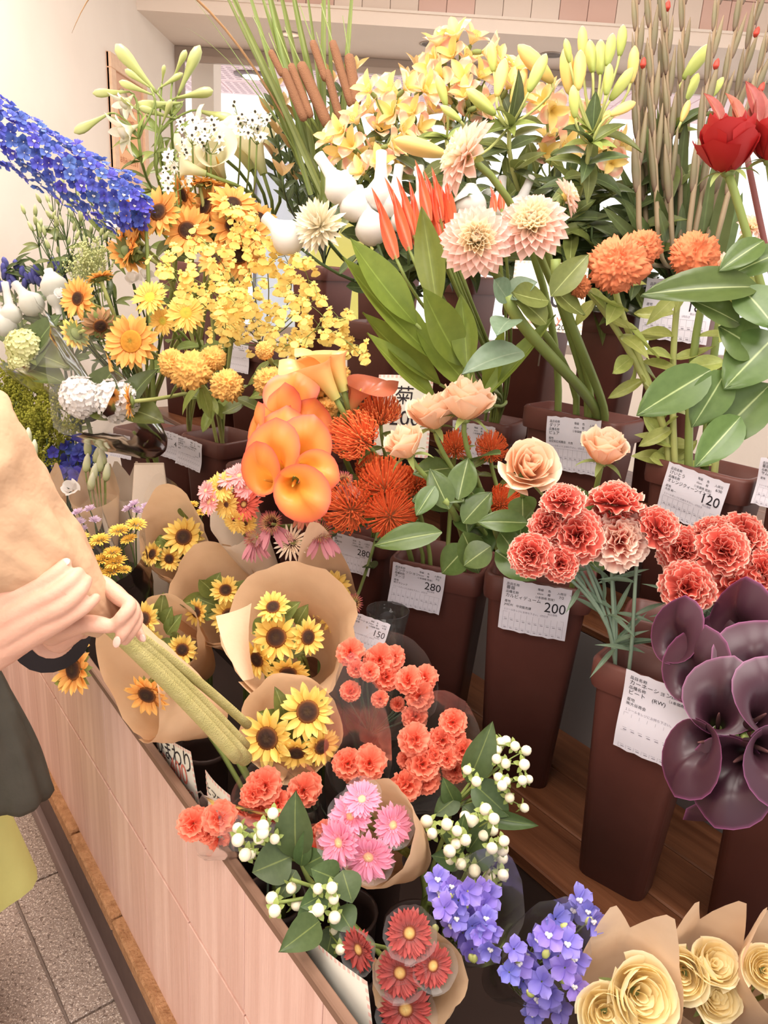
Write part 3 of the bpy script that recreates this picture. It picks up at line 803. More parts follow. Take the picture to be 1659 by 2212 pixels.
# ---- gerbera and daisy shapes
def gerbera_meshes(key, pm, cm_, n=24, inner=True, W=.2):
    rn = random.Random(sum(ord(ch) for ch in key))
    pg = [petal(1, W, p=1.25, q=.42, base=.35, bend=b, cup=.2, fold=.0, nl=6, nw=2, seed=i) for i, b in enumerate((-.2, .1, -.35))]
    outer = mk(('gerb', key), lambda: merge(ring_geo(pg, n, .12, .14, .88, .12, rn=rn) + ring_geo(pg, n, .12, .28, .78, .12, .13, rn=rn)), pm)
    inn = mk(('gerbi', key), lambda: merge(ring_geo(pg, 22, .12, .5, .26, .2, rn=rn, z=.02)), pm)
    ce = mk(('gerbc', key), lambda: disc_geo(.26, .07, 4, 20, 6, .06, .3), cm_)
    return outer, inn, ce
def gerbera_head(par, M, D, key, pm, cm_, n=28, name='flower_head', W=.2, centre=1.0):
    o, i, c = gerbera_meshes(key, pm, cm_, n, W=W)
    h = obj(name, c, par, M @ T(0, 0, D*.02) @ Sc(D/2*centre, D/2*centre, D/2))
    tag(obj('petals', o, h, M @ Sc(D/2)), kind='stuff'); tag(obj('inner_petals', i, h, M @ Sc(D/2*centre*1.05, D/2*centre*1.05, D/2)), kind='stuff')
    obj('calyx', mk('calyx', lambda: lathe([(.03, -.3), (.1, -.24), (.2, -.08), (.16, .02)], 12), M_sepal), h, M @ Sc(D/2))
    return h
def pm2(n, c0, c1, c2=None, tr=.3, var=.08, hue=0):
    st = [(0, S(*c0)), (.5, S(*c1)), (1, S(*(c2 or c1)))]
    return mat(n, ramp=st, rough=.6, trans=tr, var=var, hue=hue)
M_gerY = pm2('gerbera_yellow', (232, 176, 60), (248, 206, 98), (250, 216, 116))
M_gerYc = mat('gerbera_yellow_centre', ramp=[(0, S(186, 184, 72)), (.4, S(206, 190, 76)), (1, S(236, 180, 70))], rough=.9, nz=(250, (.8, .8, .7, 1)))
M_gerDc = mat('gerbera_dark_centre', ramp=[(0, S(70, 44, 36)), (.6, S(96, 58, 40)), (1, S(220, 170, 80))], rough=.9)
M_gerP = pm2('gerbera_pink', (246, 150, 160), (246, 150, 186), (250, 168, 198))
M_gerPc = mat('gerbera_pink_centre', ramp=[(0, S(244, 226, 160)), (.5, S(240, 190, 150)), (1, S(236, 110, 120))], rough=.9, nz=(260, (.8, .7, .7, 1)))
M_gerR = pm2('gerbera_red', (80, 10, 10), (140, 18, 18), (164, 28, 24), tr=.05)
M_gerRc = mat('gerbera_red_centre', ramp=[(0, S(222, 196, 130)), (.4, S(206, 160, 96)), (.6, S(120, 52, 36)), (1, S(150, 60, 44))], rough=.9, nz=(260, (.6, .55, .5, 1)))
M_gerS = pm2('gerbera_salmon', (250, 170, 160), (250, 176, 176), (252, 190, 190))
M_gerO = pm2('gerbera_scarlet', (170, 40, 30), (222, 84, 62), (226, 96, 74))

# ---- dense heads as one mesh
def pom_geo(seed, W=.2, layers=((16, .0, .05, 1), (16, .05, .35, .92), (14, .06, .65, .85), (10, .05, .95, .75), (7, .03, 1.25, .65)), bend=.5, p=1.2, q=.6, cup=.3):
    rn = random.Random(seed)
    pg = [petal(1, W, p=p, q=q, base=.35, bend=bend+db, cup=cup, nl=5, nw=2, seed=i) for i, db in enumerate((0, .2, -.25))]
    it = []
    for n, r0, tl, sc in layers: it += ring_geo(pg, n, r0, tl, sc, .15, rn.uniform(0, 1), rn=rn, sj=.1)
    return merge(it)

# ---- rose
def rose_petal(r, H, span, curl, seed, nl=8, nw=8, wave=.03):
    rn = random.Random(seed); ph = rn.uniform(0, 6); tipk = rn.uniform(.0, .12)
    def fn(s, c):
        hh = H*s*(1-.22*c*c)
        k = math.sin(min(1, s*1.15)*PI/2)
        rad = r*(.25+.75*k)
        cu = max(0, s-.55)/.45
        rad += curl*cu*cu*(1+.25*math.sin(3*c+ph))*(.6+.4*abs(c))
        hh -= curl*.55*cu**3
        a = c*span*(.35+.65*math.sin(min(1, s*1.6)*PI/2))
        hh += wave*s*math.sin(4*c+ph)+wave*.8*s*math.sin(7.5*c+ph*2) + tipk*H*s*s*math.exp(-(c*4)**2)
        return (rad*math.sin(a), -rad*math.cos(a), hh)
    return grid(nl, nw, fn)
ROSE = [(2, .10, 1.02, 1.9, .0), (3, .22, 1.04, 1.35, .02), (4, .34, 1.03, 1.15, .05), (5, .47, .98, 1.0, .10), (5, .60, .94, .95, .13), (6, .70, .84, .88, .20)]
ROSER = [(2, .12, 1.0, 1.9, .0), (3, .26, 1.03, 1.35, .01), (4, .40, 1.0, 1.15, .03), (5, .56, .96, 1.05, .05), (5, .68, .9, 1.0, .08), (5, .78, .74, .95, .12)]
CABB = [(3, .10, .60, 1.2, .03), (4, .20, .66, .9, .05), (5, .32, .72, .8, .03), (5, .42, .78, .85, .02), (5, .52, .84, .9, .0), (5, .62, .88, .95, -.02), (5, .70, .84, 1.0, .04), (5, .76, .70, 1.0, .16)]
def rose_head(par, M, D, pm, key, spec=ROSE, name='flower_head', asp=1.15, calyx=True):
    """M origin at the calyx, z the way the rose opens"""
    R = D/2*1.22
    cup_ = mk('rose_cup', lambda: lathe([(.05, -.16), (.16, -.1), (.22, .0), (.14, .1), (.02, .12)], 12), M_sepal)
    h = obj(name, cup_, par, M @ Sc(R))
    for li, (n, r, H, sp, cu) in enumerate(spec):
        a0 = rnd(0, 6)
        for i in range(n):
            me = mk(('rosep', key, li, i % 2), lambda li=li, i=i: rose_petal(r, H*asp, sp, cu, li*7+(i % 2)), pm)
            obj('petal', me, h, M @ Rz(a0+2*PI*(i+rnd(-.12, .12))/n) @ Rx(rnd(-.11, .11)) @ Ry(rnd(-.1, .1)) @ Sc(R*rnd(.9, 1.08)))
    if calyx:
        se = mk('rose_sepal', lambda: petal(1, .3, p=.6, q=.8, base=.5, bend=-1.1, fold=.3, nl=6, nw=2), M_sepal)
        ring(h, M, se, 5, R*.14, .2, R*.85, .1, name='sepal')
    return h

# ---- carnation
def carn_petal(seed, W=1.05):
    rn = random.Random(seed); p1, p2, p3 = (rn.uniform(0, 6) for _ in range(3))
    def fn(s, c):
        w = W/2*(.10+.90*s**1.25)
        y = s*(1-.18*c*c) + s**3*(.035*math.sin(11*c+p1)+.03*math.sin(19*c+p2))
        z = .10*s*s + s*s*(.085*math.sin(5.5*c+p2)+.055*math.sin(10*c+p3)) - .22*max(0, s-.6)**2*4*.3
        x = w*c + .05*s*s*math.sin(7*s+p3)
        return (x, y, z)
    return grid(7, 14, fn)
CARN = ((8, .02, -.05, 1.0), (8, .03, .25, .95), (8, .03, .55, .9), (7, .03, .85, .85), (6, .02, 1.15, .82), (4, .01, 1.4, .8))
def carnation_head(par, M, D, pm, whole=False, key='c', name='flower_head', cm_=None):
    R = D/2
    cal = mk('carn_calyx', lambda: lathe([(.10, -1.0), (.17, -.8), (.2, -.4), (.24, -.08), (.2, .0), (.05, .03)], 10), cm_ or M_sepal)
    h = obj(name, cal, par, M @ Sc(R*.9))
    if whole:
        k = random.randrange(3)
        def g():
            rn = random.Random(k+40); it = []
            pg = [carn_petal(i) for i in range(4)]
            pg = [grid(5, 8, lambda s, c, i=i: carn_fn(i, s, c)) for i in range(4)]
            for n, r0, tl, sc in CARN[::2]+CARN[1:2]: it += ring_geo(pg, n, r0, tl, sc, .2, rn.uniform(0, 1), rn=rn)
            return merge(it)
        obj('petals', mk(('carnw', key, k), g, pm), h, M @ Sc(R))['kind'] = 'stuff'
    else:
        pms = [mk(('carnp', key, i), lambda i=i: carn_petal(i), pm) for i in range(4)]
        for n, r0, tl, sc in CARN: ring(h, M, pms, n, r0*R, tl, R*sc, .22, rnd(0, 1))
    return h
def carn_fn(seed, s, c):
    rn = random.Random(seed); p1, p2, p3 = (rn.uniform(0, 6) for _ in range(3))
    w = .5*(.10+.90*s**1.25)
    return (w*c, s*(1-.18*c*c)+s**3*.05*math.sin(9*c+p1), .1*s*s+s*s*(.09*math.sin(5.5*c+p2)+.05*math.sin(9*c+p3)))

# ---- calla
def calla_geo(seed=0, flare=1.0, nu=18, nv=26):
    rn = random.Random(seed); ph = rn.uniform(0, 6); k = rn.uniform(.85, 1.15)
    def fn(s, c):
        phi = c*PI*1.10
        back = (1+math.cos(phi))/2
        L = .70+.30*back**1.3 + .13*math.exp(-(phi/.22)**2)
        r = .085+.13*s**1.1 + flare*(.05+.24*back)*max(0, s-.35)**1.7*2.2
        r *= 1-.06*c
        z = L*s
        e = max(0, s-.72)/.28
        r += flare*.12*e*e*(.4+back)*k
        z -= flare*.16*e*e*(.35+.65*back) 
        z += .02*s*math.sin(3*phi+ph)
        y = r*math.cos(phi) + .16*s*s*back*flare*.6
        return (r*math.sin(phi), y, z)
    return grid(nu, nv, lambda s, c: fn(1-(1-s)**1.7, c))
def calla_head(par, M, L, pm, sp, key='', seed=0, flare=1.0, name='spathe', spadix=True):
    h = obj(name, mk(('calla', seed, flare), lambda: calla_geo(seed, flare), pm), par, M @ Sc(L))
    if spadix:
        obj('spadix', mk('spadix', lambda: tube(bez([(0, 0, .1), (0, .01, .3), (0, .03, .62)], 8), [.03, .032, .034, .036, .036, .034, .03, .024, .012], 8), sp), h, M @ Sc(L))
    return h
def calla(px, py, t, Lpx, axis, tipdir, base, pm, sp, label, group, sm=None, seed=0, flare=1.0, r=.007, pull=.3):
    """px,py: middle of the spathe; axis: way it opens; tipdir: side its tip is on"""
    L = Lpx*t/FPX; a = Vector(axis).normalized()
    p0 = P(px, py, t) - a*L*.55
    th = thing('calla_lily', label, 'calla lily', base, group)
    M = frame(a, tipdir, p0)
    calla_head(th, M, L, pm, sp, seed=seed, flare=flare)
    stem(th, p0+a*L*.06, a, base, r, sm or M_stem, 8, pull)
    return th

# ---- buds
def bud_geo(seg=3):
    prof = [(.03, 0), (.075, .06), (.11, .2), (.145, .4), (.155, .6), (.13, .8), (.075, .93), (.012, 1.0)]
    return lathe(prof, 18, lambda a, s: 1+.10*math.cos(seg*a)*math.sin(PI*min(1, s+.1)))
def bud_long():
    prof = [(.022, 0), (.03, .1), (.045, .3), (.07, .5), (.10, .68), (.105, .8), (.08, .92), (.012, 1.0)]
    return lathe(prof, 18, lambda a, s: 1+.12*math.cos(3*a)*s)

# ---- brain-like cockscomb
def celosia_geo(seed, n=64, m=36):
    v, f, g = [], [], []
    o = Vector((seed*7.3, seed*3.1, 0))
    for i in range(m+1):
        th = PI*.78*i/m
        for k in range(n):
            ph = 2*PI*k/n
            d = Vector((math.sin(th)*math.cos(ph), math.sin(th)*math.sin(ph), math.cos(th)))
            nn = noise.noise(d*2.3+o)*1.0 + noise.noise(d*4.6+o*2)*.6
            rid = abs(math.sin(nn*5.2))
            lob = 1+.16*noise.noise(d*1.6+o*3)
            r = lob*(.72+.33*(1-rid**.6))
            q = d*r
            v.append((q.x, q.y, q.z*.8)); g.append(1-rid)
    for i in range(m):
        for k in range(n):
            k2 = (k+1) % n; f.append((i*n+k, (i+1)*n+k, (i+1)*n+k2, i*n+k2))
    b = len(v); v.append((0, 0, -.75)); g.append(0)
    for k in range(n): f.append((m*n+k, b, m*n+(k+1) % n))
    return geo(v, f, g)
def celosia(px, py, t, dpx, n, base, pm, label, group, seeds=(0,), offs=((0, 0, 1),), leaves=7, lm=None, r=.007):
    hp = P(px, py, t); D = dpx*t/FPX
    th = thing('cockscomb', label, 'cockscomb', base, group)
    for k, (ox, oy, s) in enumerate(offs):
        q = P(px+ox*dpx, py-oy*dpx, t+.01*k)
        obj('crest', mk(('cel', (seeds[k % len(seeds)])), lambda: celosia_geo(seeds[k % len(seeds)]), pm), th, frame(n, None, q) @ Rz(rnd(0, 6)) @ Sc(D/2*s))
    pts = stem(th, hp-Vector(n)*D*.3, n, base, r, M_stemp, 7, .25)
    for k in range(leaves):
        q = pts[min(len(pts)-3, 1+int(k*.8))]; a = rnd(0, 6.28)
        d = (_R*math.cos(a)+VDIR*math.sin(a)*.6+UP*rnd(-.9, .4)).normalized()
        leaf(th, 'ovate2' if k % 2 else 'lance', q, q+d*rnd(.05, .10), rnd(.022, .036), lm or M_leafc)
    return th
# ---- pincushion
def pins_geo(seed, n=190):
    rn = random.Random(seed); it = []
    for i in range(n):
        s = math.sqrt((i+.5)/n); th = s*1.75; ph = i*2.39996+rn.uniform(-.1, .1)
        d = Vector((math.sin(th)*math.cos(ph), math.sin(th)*math.sin(ph), math.cos(th)))
        o = d*.32; up = Vector((0, 0, 1))
        p1 = o+d*.38; p2 = p1+(d*.25+up*.22+Vector((rn.uniform(-.06, .06),)*3))
        p3 = p2 + (up*.16-d*.06) * rn.uniform(.6, 1.3)
        pts = bez([o, p1, p2, p3], 5)
        it.append(tube(pts, [.026, .025, .024, .023, .024, .03], 4, cap=False))
    return merge(it)
M_pin = mat('pincushion_style', ramp=[(0, S(244, 160, 100)), (.35, S(255, 142, 88)), (.85, S(255, 140, 84)), (1, S(255, 176, 110))], rough=.6, trans=.2, lift=0, var=.08)
M_pinc = mat('pincushion_core', S(214, 140, 92), rough=.9, bump=(120, .8))
def pincushion(px, py, t, dpx, n, base, label, group, dark=False):
    hp = P(px, py, t); D = dpx*t/FPX; n = Vector(n)
    th = thing('pincushion_flower', label, 'pincushion flower', base, group)
    M = frame(n, None, hp-n*D*.2) @ Rz(rnd(0, 6)) @ Sc(D/2*1.05)
    h = obj('flower_head', mk('pin_core', lambda: ball(.36, 14, 8), M_pinc), th, M)
    tag(obj('styles', mk(('pins', dpx % 2), lambda: pins_geo(dpx % 2), M_pin), h, M), kind='stuff')
    pts = stem(th, hp-n*D*.3, n, base, .005, M_stem, 6, .25)
    for k in range(8):
        q = pts[1+k % 6]; d = (N(rnd(-1, 1), rnd(-.3, .6), rnd(-.2, .8)))
        leaf(th, 'lance', q, q+d*rnd(.05, .08), .014, M_leaf)
    return th

def tbase(p, z=.285, lo=.47, hi=.86, da=0.0):
    """a spot on the trough floor below p"""
    v = max(lo, min(hi, p.dot(VDIR))); u = max(-1.3, min(2.9, p.dot(UDIR)))
    return uvz(u+da, v, z)
# ================================================================ upper steps
# ---- sunflowers in the left buckets
GS = 'orange sunflowers standing in the left buckets'
LSF = 'orange sunflower with a dark centre in the tall bunch behind the orchids'
sun = [(343, 459, 98, (-.25, .15)), (405, 498, 98, (.1, -.05)), (446, 447, 96, (-.75, .1)), (294, 478, 92, (-.9, -.35)),
       (397, 420, 78, (-.8, -.55, .6)), (456, 398, 82, (.2, .9, .35)), (503, 440, 92, (.3, .5)), (503, 488, 88, (.0, .1)),
       (516, 552, 92, (.15, -.2)), (285, 535, 80, (-.9, .3, .5)), (468, 560, 76, (-.2, .2)), (560, 470, 70, (.5, .4)), (545, 505, 74, (.4, .0)), (430, 395, 60, (-.2, .9, .4)), (265, 505, 66, (-.9, .1, .4))]
for i, (x, y, d, nn) in enumerate(sun):
    sunflower(x, y, 1.95+.03*(i % 3), d*1.12, N(*nn), inb(('sunA', 'sunB', 'sunC')[i % 3]), M_sunO, M_discD, LSF, GS, disc=.36, leaves=2)
sunflower(277, 548, 1.98, 92, N(-.4, -.3, -.5), inb('sunA'), M_sunO, M_discD, 'orange sunflower seen from behind, below the blue delphinium', None, leaves=1)
sunflower(169, 645, 1.92, 90, N(-.35, -.05), inb('sunA'), M_sunO, M_discD, 'orange sunflower with dark oval centre beside the netted white buds', None, disc=.34)
sunflower(216, 600, 1.95, 62, N(-.3, .9, .1), inb('sunA'), M_sunO, M_discD, 'orange sunflower seen edge on, above the dark-centred one', None, leaves=1)
sunflower(284, 738, 1.85, 116, N(-.12, -.05), inb('sunB'), M_sunO, M_discY, 'large golden sunflower with an amber centre', None, disc=.43, npet=20)
sunflower(163, 722, 1.92, 70, N(-.7, -.2, -.45), inb('sunA'), M_sunY, M_discD, 'yellow sunflower turned away showing its green back', None, leaves=2)
M_wilt = mat('wilted_petal', ramp=[(0, S(150, 104, 60)), (1, S(206, 160, 110))], rough=.8, trans=.2, var=.2)
sunflower(216, 703, 1.90, 78, N(.4, -.5, .5), inb('sunA'), M_wilt, M_discD, 'wilted brown sunflower between two fresh ones', None, disc=.4, leaves=0, close=-.6)
sunflower(280, 868, 1.80, 74, N(-.85, -.1, .25), inb('sunB'), M_sunO, M_discD, 'drooping orange sunflower in front of the white hydrangea', None, leaves=2)
for x, y, t_, d, nn in ((324, 643, 1.85, 84, (-.1, .25)), (402, 677, 1.83, 92, (.05, .1)), (352, 694, 1.88, 66, (-.2, -.1)), (494, 678, 1.84, 80, (.2, .15))):
    b = inb('sunC'); hp = P(x, y, t_); D = d*t_/FPX; n_ = N(*nn)
    th = thing('gerbera', 'yellow daisy-like flower with a greenish centre between sunflowers and orchids', 'gerbera', b, 'yellow green-centred daisies')
    gerbera_head(th, frame(n_, None, hp), D, 'gy', M_gerY, M_gerYc, 22, centre=1.4)
    pts = stem(th, hp, n_, b, .005, M_stem)
    for k in range(2): leaf(th, 'ovate', pts[3+k*2], pts[3+k*2]+N(rnd(-1, 1), -.1)*.08, .045, M_leaf)
# ---- golden cockscomb
M_celY = mat('cockscomb_gold', S(250, 192, 108), rough=.9, var=.05, bump=(160, .4))
M_celO = mat('cockscomb_orange', S(252, 148, 102), rough=.9, var=.05, bump=(160, .4))
LCY = 'golden brain-shaped cockscomb in the cluster beside the orange callas'
celosia(412, 800, 1.72, 96, N(-.1, .3), inb('sunC'), M_celY, 'wide golden cockscomb with several lobes below the yellow daisies', None, (1, 2, 3), ((0, 0, 1), (-.42, .16, .72), (.5, .26, .66)), 8, M_leafl)
celosia(490, 832, 1.68, 78, N(.3, .2), inb('ycel'), M_celY, 'round golden cockscomb hanging right of the lobed one', None, (4,), ((0, 0, 1),), 10, M_leaf)
for x, y, d, s in ((583, 825, 76, 1), (681, 812, 108, 2), (727, 815, 70, 3), (702, 885, 62, 4), (640, 850, 70, 5), (572, 757, 46, 2)):
    celosia(x, y, 1.62, d, N(rnd(-.3, .2), rnd(.1, .5)), inb('ycel'), M_celY, LCY, 'golden cockscombs', (s,), ((0, 0, 1),), 4, M_leaf)
# ---- orange cockscomb, upper right
celosia(1334, 572, 1.33, 138, N(-.15, .25), inb('celo', -.7), M_celO, 'large orange cockscomb with two lobes over pale leaves', None, (6, 7), ((0, 0, 1), (.40, .27, .62)), 18, M_leafc)
celosia(1500, 552, 1.36, 116, N(.0, .3), inb('celo', .3), M_celO, 'orange cockscomb behind the big rose leaf', None, (8,), ((0, 0, 1),), 14, M_leafc)
celosia(1252, 618, 1.34, 54, N(-.5, -.3), inb('celo', -.9), mat('cockscomb_withered', S(190, 112, 70), rough=.9, var=0), 'small withered brown-orange cockscomb', None, (9,), ((0, 0, 1),), 8, M_leafc)
celosia(1650, 560, 1.35, 60, N(.2, .3), inb('celo', .9), M_celO, 'orange cockscomb half hidden by rose leaves', None, (3,), ((0, 0, 1),), 8, M_leafc)
# ---- dahlias
M_dah = mat('dahlia_petal', ramp=[(0, S(254, 238, 196)), (.4, S(254, 230, 208)), (1, S(250, 204, 196))], rough=.6, trans=.35, var=.06)
M_dahI = mat('dahlia_inner_petal', ramp=[(0, S(254, 236, 180)), (.6, S(255, 240, 208)), (1, S(254, 232, 210))], rough=.6, trans=.35, var=.06)
def dahlia(px, py, t, dpx, n, base, label, npet=125, yr=None, pull=.22):
    hp = P(px, py, t); R = dpx*t/FPX/2; n = Vector(n)
    th = thing('dahlia', label, 'dahlia', base)
    M = frame(n, None, hp)
    h = obj('flower_head', mk('dah_core', lambda: ball(.22, 12, 6), M_dahc), th, M @ Sc(R))
    pms = [mk(('dahp', k), lambda k=k: petal(1, .38, p=1.1, q=.5, base=.3, bend=(.0, .35, .8)[k], cup=(.35, .55, .9)[k], nl=6, nw=4, seed=k), M_dah if k == 0 else M_dahI) for k in range(3)]
    for i in range(npet):
        s = (i+.5)/npet; a = i*2.39996
        tl = -.15+1.55*(1-s**.8); L = R*(.42+.55*s)
        me = pms[0 if s > .5 else (1 if s > .2 else 2)]
        obj('petal', me, h, M @ Rz(a) @ T(0, R*.05, R*.10*(1-s)) @ Rx(tl+rnd(-.07, .07)) @ Ry(rnd(-.12, .12)) @ Sc(L*(.8+.25*s), L, L))
    se = mk('dah_sepal', lambda: petal(1, .5, p=.8, q=.7, base=.5, bend=-.6, nl=5, nw=2), M_sepal)
    ring(h, M @ T(0, 0, -R*.12), se, 7, R*.08, -.1, R*.4, .1, name='sepal')
    pts = stem(th, hp-n*R*.1, n, base, .0085, M_stem, 8, pull)
    return th, pts
M_dahc = mat('dahlia_core', S(226, 200, 110), rough=.8)
dahlia(1012, 340, 1.36, 178, N(-.85, .35, .30), inb('dahlia', -.8, .3), 'tall pink and cream dahlia turned sideways', 90)
th, pts = dahlia(1028, 522, 1.33, 165, N(-.08, -.05), inb('dahlia', -.5, -.3), 'round pale pink dahlia facing straight out beside the heliconia')
th, pts = dahlia(1150, 490, 1.36, 168, N(-.25, .3), inb('dahlia', .1, .2), 'pale pink dahlia tilted upward with a leafy stem')
dahlia(1222, 425, 1.42, 92, N(.75, .35, .3), inb('dahlia', .4, .5), 'small half-open pink dahlia behind the largest ones', 60)
dahlia(1622, 492, 1.42, 70, N(.2, .3), inb('celo', .8, .6), 'pale pink dahlia half hidden behind the red rose stem', 50)
dahlia(1560, 575, 1.40, 74, N(.3, .2), inb('celo', .5, .6), 'cream dahlia half hidden by the large rose leaf', 50)
# leafy dahlia shoots
def shoot(label, base, segs, name='leafy_stem', m=None, r=.006, cat='foliage', lm=None, group=None):
    """segs: stem points (px,py,t) bottom to top; then leaves (p0px.., p1px.., w, kind)"""
    pts, leaves = segs
    th = thing(name, label, cat, base, group)
    rim = rim_of(base, P(*pts[-1]))
    if rim is None: sm = bez([Vector(base)]+[P(*q) for q in pts], 12)
    else: sm = [Vector(base)]+bez([rim, rim+(rim-Vector(base)).normalized()*.05]+[P(*q) for q in pts[1:]], 12)
    gobj('stem', tube(sm, r, 7), m or M_stem, th)
    for (x0, y0, x1, y1, tt, wpx, kind) in leaves:
        t0, t1 = tt if isinstance(tt, tuple) else (tt, tt)
        leaf(th, kind, P(x0, y0, t0), P(x1, y1, t1), wpx*(t0+t1)/2/FPX, lm or M_leaf, N(rnd(-.3, .3), .5))
    return th
shoot('thick pale green dahlia stem with toothed leaves', inb('dahlia', .2, -.5), ([(1205, 800, 1.32), (1185, 640, 1.33), (1200, 560, 1.34)],
      [(1190, 640, 1275, 540, (1.33, 1.30), 62, 'ovate'), (1185, 650, 1090, 640, (1.33, 1.28), 60, 'ovate2'), (1180, 700, 1120, 630, (1.33, 1.3), 60, 'ovate'), (1195, 620, 1250, 690, (1.33, 1.36), 60, 'ovate2')]), m=M_stem, r=.009)
shoot('thick dahlia stem with a big blue-green leaf', inb('dahlia', -.6, -.5), ([(1140, 830, 1.32), (1110, 720, 1.32), (1095, 640, 1.33)],
      [(1130, 760, 1008, 775, (1.32, 1.24), 78, 'ovate'), (1100, 650, 1060, 600, (1.33, 1.3), 60, 'ovate2'), (1095, 640, 1155, 600, (1.33, 1.3), 60, 'ovate'), (1105, 690, 1075, 700, (1.32, 1.25), 70, 'ovate')]), m=M_stem, r=.011, lm=M_leafg)
# ---- netted white chrysanthemums
M_net = mat('white_foam_net', S(240, 236, 230), rough=.8, var=.04)
def netmat():
    m = film('foam_net', (1, 1, 1, 1), haze=.55, rough=.5, edge=.1); return m
M_netf = netmat()
M_mumw = mat('mum_white_petal', ramp=[(0, S(238, 226, 192)), (1, S(242, 232, 212))], rough=.6, trans=.2, var=.04, lift=0)
M_mumg = mat('mum_green_petal', ramp=[(0, S(170, 182, 110)), (.6, S(204, 210, 160)), (1, S(240, 240, 222))], rough=.6, trans=.3, var=.04)
def mumball(): return pom_geo(5, .26, ((14, .02, .75, 1.0), (12, .02, 1.0, 1.02), (10, .01, 1.2, 1.03), (8, .0, 1.4, 1.0)), bend=.9)
def net_mum(cx, cy, ax, ay, wpx, t, key, label, group, pm=None):
    c = P(cx, cy, t); a = P(ax, ay, t+.0); d = (a-c).normalized(); R = wpx*t/FPX/2; H = (a-c).length/R
    base = inb(key) if key else tbase(c)
    th = thing('netted_chrysanthemum', label, 'chrysanthemum', base, group)
    M = frame(d, N(0, 0), c)
    prof = [(.16, -1.0), (.55, -.86), (.88, -.5), (.98, -.1), (.9, .25), (.62, .62), (.40, .95), (.32, H*.72), (.33, H)]
    obj('flower_head', mk(('netball', pm.name if pm else 0), lambda: lathe([(.1, -.95), (.5, -.82), (.84, -.46), (.93, -.1), (.85, .22), (.55, .62), (.1, .9)], 22, lambda a_, s: 1+.03*math.cos(11*a_)), pm or M_mumw), th, M @ Sc(R))
    gobj('net_sleeve', lathe(prof, 20, lambda a_, s: 1+.025*math.cos(10*a_)), M_netf, th, M @ Sc(R))
    pts = stem(th, c-d*R*.9, d, base, .0045, M_stemd, 6, .3)
    for k in range(4):
        q = pts[2+k]; leaf(th, 'ovate2', q, q+N(rnd(-1, 1), rnd(-.4, .4), .2)*rnd(.05, .08), .04, M_leafd)
LN = 'white chrysanthemum in a pointed foam net among the netted row'
for c in ((735, 405, 688, 335, 74), (765, 445, 742, 372, 66), (822, 420, 824, 328, 72), (803, 492, 772, 405, 76), (850, 440, 862, 358, 62), (872, 475, 858, 392, 60), (916, 440, 905, 360, 64),
          (1015, 440, 1018, 400, 74), (1082, 448, 1086, 382, 52), (1118, 450, 1148, 382, 56), (957, 445, 968, 375, 54)):
    net_mum(*c, 1.66, 'mumw', LN, 'white chrysanthemums in foam nets')
net_mum(622, 512, 572, 468, 78, 1.64, 'mumw', 'netted white chrysanthemum lying left of the open white one', None)
LN2 = 'greenish chrysanthemum in a foam net left of the sunflowers'
for c in ((67, 655, 32, 612, 56), (24, 678, 10, 610, 46), (117, 618, 104, 583, 60), (8, 700, -10, 660, 52), (122, 648, 130, 690, 40)):
    net_mum(*c, 2.1, None, LN2, 'green chrysanthemums in foam nets', M_mumg)
th = thing('chrysanthemum', 'open white chrysanthemum with shaggy petals', 'chrysanthemum', inb('mumw'))
hp = P(690, 488, 1.60); R = 118*1.6/FPX/2
gg = mk('pomw', lambda: pom_geo(9, .2, ((20, .02, -.35, 1), (20, .04, .0, .98), (18, .05, .3, .95), (16, .05, .6, .9), (12, .05, .95, .85), (8, .03, 1.25, .8)), bend=.45), M_mumw)
tag(obj('petals', gg, th, frame(N(-.35, .1), None, hp) @ Sc(R)), kind='stuff')
stem(th, hp, N(-.35, .5), th.location, .005, M_stemd)
# ---- heliconia
M_hel = mat('heliconia_bract', ramp=[(0, S(206, 116, 84)), (.4, S(240, 104, 66)), (.8, S(232, 84, 58)), (1, S(170, 120, 80))], rough=.35, spec=.4, trans=.1, var=.1, lift=0)
for i, (x0, y0, x1, y1, w_) in enumerate(((800, 407, 856, 560, 22), (831, 376, 885, 542, 20), (854, 383, 896, 515, 18), (885, 385, 902, 535, 18), (894, 347, 928, 480, 18), (916, 360, 956, 535, 20), (930, 362, 953, 480, 16), (941, 380, 970, 510, 24), (958, 388, 975, 500, 22), (1060, 398, 1068, 460, 12), (1078, 390, 1084, 455, 12), (938, 372, 962, 520, 18))):
    th = thing('heliconia', 'slender orange heliconia spike rising from broad leaves', 'heliconia', inb('eighty'), 'orange heliconia spikes')
    p0, p1 = P(x1, y1, 1.5), P(x0, y0, 1.53)
    M = yframe(p1-p0, N(.3, 0), p0); L = (p1-p0).length
    obj('bract', mk(('helb', i % 2), lambda: merge([(petal(1, .22, p=.6, q=.8, base=.5, bend=.15*(1-2*(i % 2)), fold=1.5, nl=10, nw=4), None), (petal(.75, .2, p=.6, q=.8, base=.5, bend=.5, fold=-1.5, nl=8, nw=4), T(0, .02, 0))]), M_hel), th, M @ Sc(w_*1.5/FPX/.22, L, w_*1.5/FPX/.22))
    stem(th, p0+(p1-p0)*.05, (p1-p0).normalized(), th.location, .004, M_stem)
hl = [(898, 700, 739, 525, 80), (952, 785, 716, 580, 84), (950, 830, 764, 695, 76), (945, 670, 915, 462, 66), (1000, 790, 893, 622, 92), (940, 860, 770, 735, 64), (1010, 800, 1000, 640, 60), (1030, 850, 880, 700, 80), (1050, 860, 1110, 700, 50), (1035, 870, 1215, 700, 44)]
